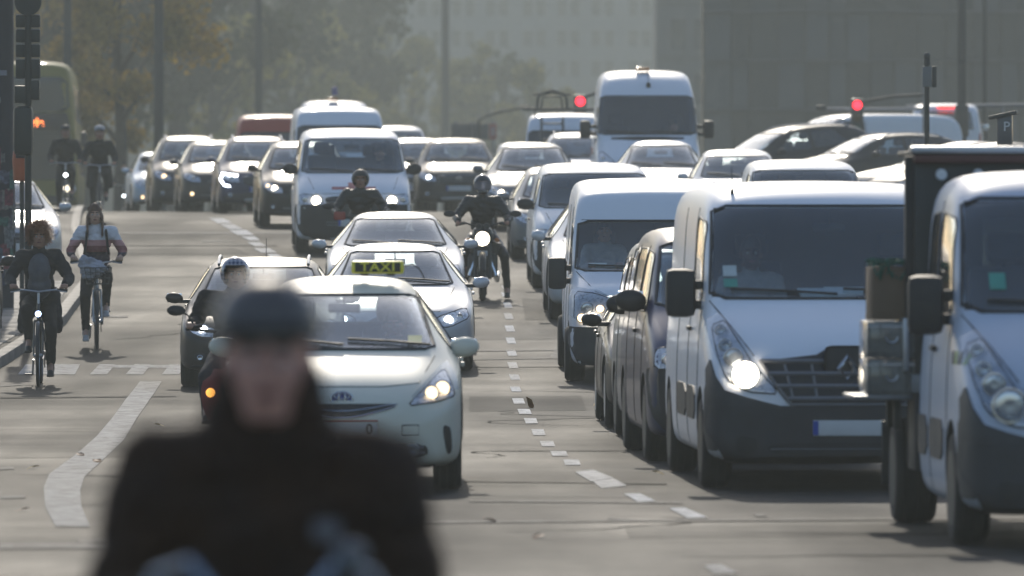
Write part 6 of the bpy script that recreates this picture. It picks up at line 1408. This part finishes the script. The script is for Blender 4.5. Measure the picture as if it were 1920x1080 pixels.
lo, lr = onveh(lad, (-.32, .42, 1.32), (R(-52), 0, 0)); ld = empty('ladder', lo, lr, 'dark ladder leaning on the front of the service van', 'ladder')
for s_ in (-.24, .24): bm = bmesh.new(); tube(bm, [(s_, 0, 0), (s_, 0, 1.25)], .03); obj('stile', bm, DSTEEL, ld)
for k in range(4): bm = bmesh.new(); tube(bm, [(-.24, 0, .15 + k*.3), (.24, 0, .15 + k*.3)], .02); obj('rung', bm, DSTEEL, ld)
# beacon, brake light, fins
l_, r_ = onveh(bpy.data.objects['panel_van.003'] if False else spr, (0, 0, 0))
vb = [o for o in sc.objects if o.get('label', '').startswith('white high-roofed van')][0]
bm = bmesh.new(); cone(bm, (0, 2.6, 2.92), (0, 2.6, 3.05), .09, .08); ball(bm, (0, 2.6, 3.06), .08); o = obj('beacon', bm, pmat('beacon_blue', (.05, .05, .22), .3), vb); o.scale = (1, 1, .98)
bm = bmesh.new(); box(bm, (0, 4.93, 1.86), (.42, .05, .07), None, .01); obj('brake_light', bm, emit('brake_red', (1, .04, .03), 3), far_)
# ---- load bed of the truck at the right edge
def tb(name, c, s, m, rot=None, bev=.01, parent=None): bm = bmesh.new(); box(bm, c, s, rot, bev); return obj(name, bm, m, parent or trk)
SH = (trk.scale.x, trk.scale.z)
tb('bed_floor', (0, 5.0, .93), (2.1, 3.1, .12), STEEL)
for k in range(3): tb('drop_side', (-1.08, 4.05 + k*1.0 - .02, 1.18), (.04, .97, .34), ALU); tb('drop_side', (1.06, 4.05 + k*1.0 - .02, 1.18), (.04, .97, .34), ALU)
tb('headboard', (0, 3.62, 1.42), (2.04, .06, 1.86), DSTEEL)
for x in (-1.03, 1.0): tb('frame_post', (x, 3.70, 1.68), (.09, .09, 1.42), BLK)
tb('frame_rail', (0, 3.56, 2.37), (2.06, .10, .05), pmat('rail_red', (.08, .018, .015), .5), None, .01); tb('frame_rail', (0, 3.60, 2.43), (2.1, .16, .05), ALU, None, .02)
tb('tarpaulin', (0, 4.3, 2.41), (2.04, 1.2, .03), BLK); tb('chassis_rail', (-.4, 5.0, .72), (.12, 3.2, .22), DSTEEL); tb('chassis_rail', (.4, 5.0, .72), (.12, 3.2, .22), DSTEEL)
tb('mudguard', (-.95, 4.6, .86), (.30, .95, .04), BLK); tb('mudguard', (-.86, 3.95, .62), (.36, .03, .40), BLK); tb('tool_box', (-.86, 3.78, .74), (.30, .3, .34), BLK); tb('toll_strip', (0, 0, 0), (.01, .01, .01), BLK)
for x in (-.86, -.62): 
    bm = bmesh.new(); lathe(bm, [(-.03, .005), (-.03, .035), (.02, .038), (.06, .02)], 'Y', 14, (x, 3.42, 2.27)); l = obj('work_lamp', bm, pmat('lamp_white', (.6, .62, .62), .3), trk); bm = bmesh.new(); tube(bm, [(x, 3.46, 2.27), (x, 3.60, 2.30)], .012); obj('lamp_bracket', bm, BLK, l)
bpy.data.objects.remove([o for o in trk.children if o.name.startswith('toll_strip')][0])
GRN = pmat('reflective_green', (.18, .34, .04), .4)
for k in range(4): bm = patch(TYPES['crew_cab']['bvh'], [(.55 + k*.12, 1.10), (.61 + k*.12, 1.10), (.64 + k*.12, 1.18), (.58 + k*.12, 1.18)], 'L', .006, .004, 2, 2, False); obj('warning_stripe', bm, GRN if k % 2 == 0 else BLK, trk)
for o in trk.children:
    if o.name.startswith('wheel') and o.location.y > 3: o.location.x *= 1.02; o.scale.x = 1.25
tb('mud_flap', (-.95, 4.95, .45), (.34, .02, .42), BLK); tb('side_guard', (-.98, 3.72, .62), (.10, .5, .5), BLK, None, .02)
# crates and box hung outside the left drop side
CLR = pmat('clear_plastic', (.17, .175, .165), .18, noise=.3, nscale=8, coat=.5); CARD = pmat('cardboard', (.20, .135, .085), .85, noise=.15, nscale=4); NET = pmat('green_net', (.02, .14, .09), .7, noise=.4, nscale=30)
def crate(pos, label, m, w_=.30, d_=.62, h_=.24):
    l_, r_ = onveh(trk, pos); c = empty('crate', l_, r_, label, 'crate', 'crates stacked on the side of the truck bed')
    for nm_, c_, s_ in (('side', (-w_/2, 0, h_/2), (.02, d_, h_)), ('side', (w_/2, 0, h_/2), (.02, d_, h_)), ('end', (0, -d_/2, h_/2), (w_-.02, .02, h_)), ('end', (0, d_/2, h_/2), (w_-.02, .02, h_)), ('base', (0, 0, .01), (w_-.02, d_-.02, .02))): bm = bmesh.new(); box(bm, c_, s_, None, .004); obj(nm_, bm, m, c)
    for k in range(3): bm = bmesh.new(); box(bm, (0, -d_/2 - .012, .05 + k*(h_-.08)/2), (w_+.02, .012, .014)); obj('rib', bm, ALU if k == 2 else m, c)
    for x in (-w_/4, w_/4): bm = bmesh.new(); box(bm, (x, -d_/2 - .012, h_/2), (.012, .014, h_-.03)); obj('rib', bm, m, c)
    bm = bmesh.new(); torus(bm, (0, -d_/2-.02, h_*.6), .04, .008, 'Y', 14, 5, 180, 360); obj('handle', bm, ALU, c)
CX = -1.17
for k, z in enumerate((.86, 1.11)): crate((CX, 3.92, z), 'clear plastic crate on the truck side, ' + ('lower of two under the cardboard box' if k == 0 else 'upper of two, right under the cardboard box'), CLR)
tb('crate_shelf', (-1.22, 4.0, .84), (.40, .9, .03), STEEL); tb('side_bracket', (-1.12, 3.75, .74), (.05, .05, .22), DSTEEL); tb('side_bracket', (-1.12, 4.3, .74), (.05, .05, .22), DSTEEL)
l_, r_ = onveh(trk, (CX + .02, 3.95, 1.36)); cb = empty('cardboard_box', l_, r_, 'brown cardboard box on the clear crates with a green net over it', 'box')
bm = bmesh.new(); box(bm, (0, 0, .17), (.28, .5, .34), None, .004); obj('box_body', bm, CARD, cb)
for s_ in (-1, 1): bm = bmesh.new(); box(bm, (s_*.07, 0, .345), (.13, .49, .008), (0, s_*.06, 0)); obj('flap', bm, CARD, cb)
rr = random.Random(4); bm = bmesh.new()
for k in range(46):
    x, y = rr.uniform(-.14, .14), rr.uniform(-.27, .25); pts = [(x, y, .36 + rr.uniform(0, .03))]
    for i in range(3): pts.append((max(-.155, min(.155, pts[-1][0] + rr.uniform(-.07, .07))), max(-.275, min(.26, pts[-1][1] + rr.uniform(-.08, .05))), .36 + rr.uniform(-.005, .04)))
    if y < -.12: pts[-1] = (pts[-1][0], -.265, .30 - rr.uniform(0, .04))
    tube(bm, pts, .007, 4)
n_ = obj('net', bm, NET, None); n_.location = cb.location; n_.rotation_euler = cb.rotation_euler; tag(n_, 'crumpled green net lying over the brown cardboard box', 'net'); n_['kind'] = 'stuff'

# ------------------------------------------------------------------ street furniture
def post(name, px, d, ztop, r0, label, cat, mat=DSTEEL, r1=None, z0=0.0):
    g = at(px, d); root = empty(name, g, (0, 0, 0), label, cat); bm = bmesh.new(); h = ztop - g.z; cone(bm, (0, 0, z0 - .1), (0, 0, h), r0, r1 or r0 * .8, 14); obj('pole', bm, mat, root); return root
LT = 9.5
for px, d, r_, lab in [(127, 240, .14, 'tall lamp pole behind the yellow bus, second from the left edge'), (298, 235, .16, 'tall dark lamp pole between the golden tree and the black off-roader'), (485, 330, .17, 'thin hazy pole above the red lorry'), (835, 520, .28, 'faint pole rising from the small road signs')]:
    root = post('lamp_pole', px, d, CAMZ + (HOR + 60) * d / FPX, r_, lab, 'pole'); h_ = CAMZ + (HOR + 60) * d / FPX - root.location.z
    bm = bmesh.new(); tube(bm, [(0, 0, h_), (.2, -.3, h_ + .3), (.9, -1.2, h_ + .4)], .05); obj('lamp_arm', bm, DSTEEL, root); bm = bmesh.new(); box(bm, (1.1, -1.4, h_ + .4), (.5, .8, .12), None, .04); obj('lamp_head', bm, DSTEEL, root)
    bm = bmesh.new(); cone(bm, (0, 0, 0), (0, 0, 1.2), r_*1.4, r_*1.2); obj('pole_base', bm, DSTEEL, root)
root = post('mast', 1803, 215, CAMZ + 6.0, .13, 'thick dark mast rising behind the sign pole at the right', 'mast'); bm = bmesh.new(); box(bm, (0, -.02, 1.5), (.34, .3, .8), None, .03); obj('junction_box', bm, DSTEEL, root)
root = post('mast', 1846, 240, CAMZ + 6.4, .075, 'thin pole right of the thick dark mast', 'pole'); bm = bmesh.new(); cone(bm, (0, 0, 0), (0, 0, .8), .12, .1); obj('pole_base', bm, DSTEEL, root)
# traffic lights with red lit
REDON = emit('signal_red', (1.0, .02, .04), 5.0); SGB = pmat('signal_housing', (.05, .055, .055), .5)
def signal(px, py, d, lab, pole_px, arm=True, tri=True):
    g = at(pole_px, d); root = empty('traffic_light', g, (0, 0, 0), lab, 'traffic light'); s_ = FPX / d; x = (px - pole_px) / s_; z = Zpx(py, d) - g.z
    bm = bmesh.new(); cone(bm, (0, .1, 0), (0, .1, z + .5), .07, .06); obj('pole', bm, STEEL, root)
    bm = bmesh.new(); box(bm, (x, 0, z - .28), (.30, .18, .86), None, .04); h = obj('housing', bm, SGB, root)
    bm = bmesh.new(); tube(bm, [(x, .06, z + .05), (x * .5, .1, z + .2), (0, .1, z + .25)], .035); obj('bracket', bm, DSTEEL, root)
    for k, (m, nm_) in enumerate(((REDON, 'red_lens'), (pmat('amber_off', (.12, .07, .02), .3), 'amber_lens'), (pmat('green_off', (.02, .08, .05), .3), 'green_lens'))):
        bm = bmesh.new(); lathe(bm, [(-.03, .002), (-.025, .06), (-.01, .105), (.01, .105)], 'Y', 22, (x, -.09, z - k*.28)); obj(nm_, bm, m, h)
        bm = bmesh.new(); torus(bm, (x, -.11, z - k*.28), .118, .012, 'Y', 20, 6, 0, 180); obj('hood', bm, SGB, h)
    return root
signal(1088, 190, 195, 'red traffic light left of the tall white van', 1150)
signal(1607, 197, 200, 'red traffic light above the turning white van', 1735)
def bar(name, pts, r_, mat, lab, cat):
    o = empty(name, pts[0], (0, 0, 0), lab, cat); bm = bmesh.new(); tube(bm, [Vector(p) - Vector(pts[0]) for p in pts], r_, 8); obj('tube', bm, mat, o); return o
def P3(px, py, d): return Vector((X(px, d), d, Zpx(py, d)))
o = bar('cantilever', [P3(1740, 204, 205), P3(1600, 205, 205), P3(1540, 204, 205)], .04, STEEL, 'long horizontal cantilever arm behind the right red traffic light', 'arm'); bm = bmesh.new(); box(bm, P3(1540, 202, 205) - P3(1740, 204, 205), (.25, .12, .12), None, .02); obj('end_box', bm, DSTEEL, o)
o = bar('guard_rail', [P3(1700, 200, 225), P3(1925, 197, 225)], .05, STEEL, 'thin horizontal rail running to the right edge behind the far van', 'rail')
for q in (1700, 1790, 1880): bm = bmesh.new(); b0 = P3(1700, 200, 225); a_ = P3(q, 200, 225) - b0; cone(bm, a_ - Vector((0, 0, 2.2)), a_, .04); obj('rail_post', bm, STEEL, o)
# small road signs in the haze with an arched lamp arm
g = at(840, 300); sg = empty('road_sign', g, (0, 0, 0), 'pair of small dark hoardings with a red panel far off in the middle', 'sign'); s_ = FPX / 300
def sx_(px): return (px - 840) / s_
def sz_(py): return Zpx(py, 300) - g.z
SGD = pmat('hoarding_dark', (.05, .055, .07), .6); SGR = pmat('hoarding_red', (.35, .05, .05), .6)
for a_, b_, m, nm_ in ((846, 884, SGD, 'board'), (888, 916, SGD, 'board'), (917, 931, SGR, 'red_board')):
    bm = bmesh.new(); box(bm, ((sx_(a_)+sx_(b_))/2, 0, (sz_(232)+sz_(262))/2), (sx_(b_)-sx_(a_), .08, sz_(232)-sz_(262)), None, .01); obj(nm_, bm, m, sg)
bm = bmesh.new(); box(bm, (sx_(924), -.05, sz_(247)), (.05, .02, .32)); obj('white_stroke', bm, PAPER, sg)
for a_ in (855, 886, 925): bm = bmesh.new(); cone(bm, (sx_(a_), .08, -.1), (sx_(a_), .08, sz_(228)), .05); obj('sign_post', bm, STEEL, sg)
g2 = P3(898, 300, 260); g2.z = gz(g2.x, 260); o = empty('arched_lamp', g2, (0, 0, 0), 'thin arched arm curving from the small hoardings to the service van', 'lamp'); bm = bmesh.new(); tube(bm, [Vector((0, 0, 0)), P3(898, 226, 260) - g2, P3(915, 216, 260) - g2, P3(940, 209, 260) - g2, P3(980, 202, 260) - g2], [.06, .05, .04, .04, .035]); obj('pole', bm, DSTEEL, o); bm = bmesh.new(); box(bm, P3(985, 202, 260) - g2, (.3, .2, .1), None, .03); obj('lamp_head', bm, DSTEEL, o)
# right: sign pole and parking meter
g = at(1738, 118); o = empty('sign_pole', g, (0, 0, 0), 'slim pole with a signal box and a small tag standing before the turning cars', 'sign'); s_ = FPX / 118
zz = lambda py: Zpx(py, 118) - g.z
bm = bmesh.new(); cone(bm, (0, 0, -.1), (0, 0, zz(112)), .037, .034); obj('pole', bm, DSTEEL, o); bm = bmesh.new(); ball(bm, (0, 0, zz(106)), .048, (1, 1, 1.2)); cone(bm, (0, 0, zz(122)), (0, 0, zz(108)), .048, .04); obj('finial', bm, DSTEEL, o)
bm = bmesh.new(); box(bm, (.0, -.05, zz(144)), (.13, .05, (163-125)/s_), None, .008); obj('signal_box', bm, pmat('pale_sign_back', (.17, .18, .18), .6), o); bm = bmesh.new(); box(bm, (.10, .0, zz(144)), (.06, .12, (163-124)/s_), None, .01); obj('side_plate', bm, DSTEEL, o)
g = at(1884, 108); o = empty('parking_meter', g, (0, 0, R(-8)), 'dark parking meter with a letter P and slanted solar panel', 'parking meter'); s_ = FPX / 108; zz = lambda py: Zpx(py, 108) - g.z
bm = bmesh.new(); box(bm, (0, 0, zz(275)/2), (.17, .16, zz(275)), None, .02); box(bm, (0, 0, zz(245)), (.19, .18, .42), None, .02); obj('meter_body', bm, pmat('meter_grey', (.07, .075, .085), .45, coat=.3), o); bm = bmesh.new(); box(bm, (-.02, .0, zz(216)), (.36, .26, .05), (0, R(-12), 0), .01); obj('solar_panel', bm, DSTEEL, o)
text('letter', 'P', .17, PLATE, o, (.03, -.10, zz(238)), (R(90), 0, 0), .002, .001)
# ---- left edge: column with posters, signal mast, orange bin
g = at(-1, 112); col = empty('poster_column', g, (0, 0, 0), 'dark column at the left edge pasted with torn colourful posters', 'column'); s_ = FPX / 112; zz = lambda py: Zpx(py, 112) - g.z
CD = pmat('column_dark', (.02, .022, .032), .6, noise=.3)
bm = bmesh.new(); cone(bm, (0, 0, -.1), (0, 0, zz(-80)), .19, .19, 28); obj('shaft', bm, CD, col)
pc = [(.16, .17, .18), (.03, .10, .09), (.20, .05, .07), (.10, .11, .16), (.22, .21, .19), (.04, .05, .09), (.05, .14, .12), (.13, .09, .10)]
rr = random.Random(11)
for k in range(44):
    zc = rr.uniform(zz(555), zz(300)); a0 = rr.uniform(-2.9, .1); da = rr.uniform(.35, .9); h_ = rr.uniform(.12, .36); bm = bmesh.new(); q = 5; rad = .193 + k * .0006
    V_ = [[bm.verts.new((math.cos(a0 + da*i/q) * rad, math.sin(a0 + da*i/q) * rad, zc + j*h_ + (rr.uniform(-.02, .02) if 0 < i < q else 0))) for i in range(q+1)] for j in range(2)]
    for i in range(q): bm.faces.new((V_[0][i], V_[0][i+1], V_[1][i+1], V_[1][i]))
    obj('poster', bm, pmat('poster_%d' % (k % 8), pc[k % 8], .8, noise=.7, nscale=22), col)
for py, w_, x in ((137, .10, .06), (188, .09, -.02)): bm = bmesh.new(); box(bm, (x, -.195, zz(py)), (w_, .006, .07)); obj('label', bm, pmat('pale_label', (.22, .23, .26), .7), col)
g = at(53, 104); mast = empty('signal_mast', g, (0, 0, 0), 'dark signal mast with stacked signal heads seen from behind, left edge', 'traffic light'); s_ = FPX / 104; zz = lambda py: Zpx(py, 104) - g.z; xx = lambda px: (px - 53) / s_
SD = pmat('signal_back', (.022, .026, .022), .5, noise=.2)
bm = bmesh.new(); cone(bm, (0, 0, -.1), (0, 0, zz(-60)), .045, .04); obj('pole', bm, SD, mast)
bm = bmesh.new(); lathe(bm, [(.0, .005), (.0, .16), (.012, .165), (.03, .15)], 'Y', 28, (xx(53), -.05, zz(4))); obj('round_sign', bm, SD, mast)
for xc in (39, 66):
    for (t, b) in ((28, 52), (55, 80), (83, 108), (111, 148)):
        bm = bmesh.new(); box(bm, (xx(xc), .05, (zz(t)+zz(b))/2), (.125, .12, zz(t)-zz(b)-.006), None, .018); h = obj('signal_chamber', bm, SD, mast)
        bm = bmesh.new(); box(bm, (xx(xc), .05, zz(t) + .004), (.11, .11, .008)); obj('chamber_lid', bm, STEEL, h)
for (xc, t, b, w_) in ((66, 150, 188, .11), (38, 160, 194, .14)): bm = bmesh.new(); box(bm, (xx(xc), .03, (zz(t)+zz(b))/2), (w_, .12, zz(t)-zz(b)-.006), None, .02); obj('walk_signal', bm, SD, mast)
bm = bmesh.new(); box(bm, (xx(44), -.02, zz(245)), (.24, .2, .6), None, .07); obj('control_box', bm, SD, mast)
g = at(40, 109); o = empty('litter_bin', g, (0, 0, 0), 'orange litter bin with rounded top beside the poster column', 'bin'); s_ = FPX/109; zz = lambda py: Zpx(py, 109) - g.z
OR = pmat('bin_orange', (.45, .085, .02), .5, noise=.15); bm = bmesh.new(); lathe(bm, [(zz(340), .06), (zz(338), .10), (zz(300), .115), (zz(285), .105), (zz(277), .07), (zz(273), .01)], 'Z', 26); obj('bin_body', bm, OR, o); bm = bmesh.new(); cone(bm, (.0, .13, -.1), (0, .13, zz(290)), .03); obj('bin_post', bm, DSTEEL, o); bm = bmesh.new(); box(bm, (0, -.10, zz(293)), (.13, .03, .05), None, .01); obj('bin_slot', bm, BLK, o)
bm = bmesh.new(); box(bm, (0, 0, 0), (.02, .02, .02)); bpy.data.meshes.remove(to_mesh(bm, 'x', None))
# second parked car, only its mirror showing at the very edge
vehicle('hatch', 'car', -138, 103, 3, 'dark car parked at the extreme left edge, only its wing mirror in view', 'car', 1.8, 1.5, BLACK, None)

# ------------------------------------------------------------------ the yellow double-decker
Bt = dict(key='bus', wr=.48, ww=.28, track=1.22, axles=(2.6, 9.2), cabin=(1.0, 9.0), hollow=False, spokes=8,
    st=[(0, .35, 1.0, 1.0, 1.0, 3.5, .85), (.05, .3, 1.2, 1.1, 1.2, 3.85, 1.0), (.25, .3, 1.27, 1.2, 1.27, 4.0, 1.08, .25), (.9, .3, 1.275, 1.2, 1.275, 4.06, 1.1, .25), (6, .3, 1.275, 1.2, 1.275, 4.06, 1.1, .25), (11.5, .3, 1.275, 1.2, 1.27, 4.06, 1.1, .25), (12, .5, 1.2, 1.2, 1.2, 3.9, 1.0)],
    wind=[(-1.1, 2.05), (1.1, 2.05), (1.12, 1.0), (-1.12, 1.0)], wind_y=1, side=[[(.5 + k*1.55, 2.5), (.5 + k*1.55, 3.35), (1.9 + k*1.55, 3.35), (1.9 + k*1.55, 2.5)] for k in range(6)] + [[(1.6 + k*1.55, 1.1), (1.6 + k*1.55, 2.0), (3.0 + k*1.55, 2.0), (3.0 + k*1.55, 1.1)] for k in range(5)], rearw=None, wipers=False,
    dash=(1, 1), drx=0, seat=(2, 1), rvm=(1, 1),
    front=[('upper_windscreen', [(-1.14, 3.62), (1.14, 3.62), (1.22, 2.72), (-1.22, 2.72)], pmat('bus_tinted_glass', (.03, .035, .04), .12, noise=.1), dict(off=.012, rr=.1)), ('front_panel', [(-1.23, 2.70), (1.23, 2.70), (1.23, .95), (-1.23, .95)], pmat('bus_black_glass', (.02, .023, .028), .15, noise=.1), dict(off=.012, rr=.08)), ('bumper', [(-1.2, .55), (1.2, .55), (1.1, .35), (-1.1, .35)], BLK, dict(off=.02))],
    lamps=[dict(poly=[(.85, .62), (.83, .86), (1.15, .88), (1.2, .64)], bulbs=[(.95, .74, .07, 'main')])], mirror=(1.3, .2, 2.0, .16, .4), mirror_mat=BLK, plate=(0, .48, 0), handles=[], seams=[], tail=None, extra=[])
TYPES['bus'] = Bt
bus, _ = vehicle('bus', 'bus', 57, 222, 2.0, 'yellow double-decker bus with orange lit destination at the left behind the cyclists', 'bus', 2.55, 4.08, YEL, {'main': W_ON})
LED = emit('led_orange', (1.0, .22, .05), 4)
bm = bmesh.new(); box(bm, (.18, -.03, 2.42), (1.5, .02, .34), None, .01); obj('destination_display', bm, BLK, bus)
text('destination', 'rle', .30, LED, bus, (.19, -.05, 2.43), (R(90), 0, 0), .002, .008)
bm = bmesh.new(); box(bm, (.35, .5, 3.05), (.5, .4, .5), None, .1); obj('upper_seat', bm, REDL, bus)
# ------------------------------------------------------------------ the air
bm = bmesh.new(); box(bm, (0, 500, 27), (900, 1240, 66)); hz = obj('haze', bm, None, None, 0); hz['kind'] = 'stuff'
hm = bpy.data.materials.new('haze'); hm.use_nodes = True; hn = hm.node_tree; hn.nodes.clear(); ho = hn.nodes.new('ShaderNodeOutputMaterial'); hv = hn.nodes.new('ShaderNodeVolumePrincipled')
hv.inputs['Color'].default_value = (.50, .54, .51, 1); hv.inputs['Density'].default_value = .0012; hv.inputs['Anisotropy'].default_value = .3
hn.links.new(hv.outputs[0], ho.inputs['Volume']); hz.data.materials.append(hm)
bpy.data.scenes.remove(WORK)
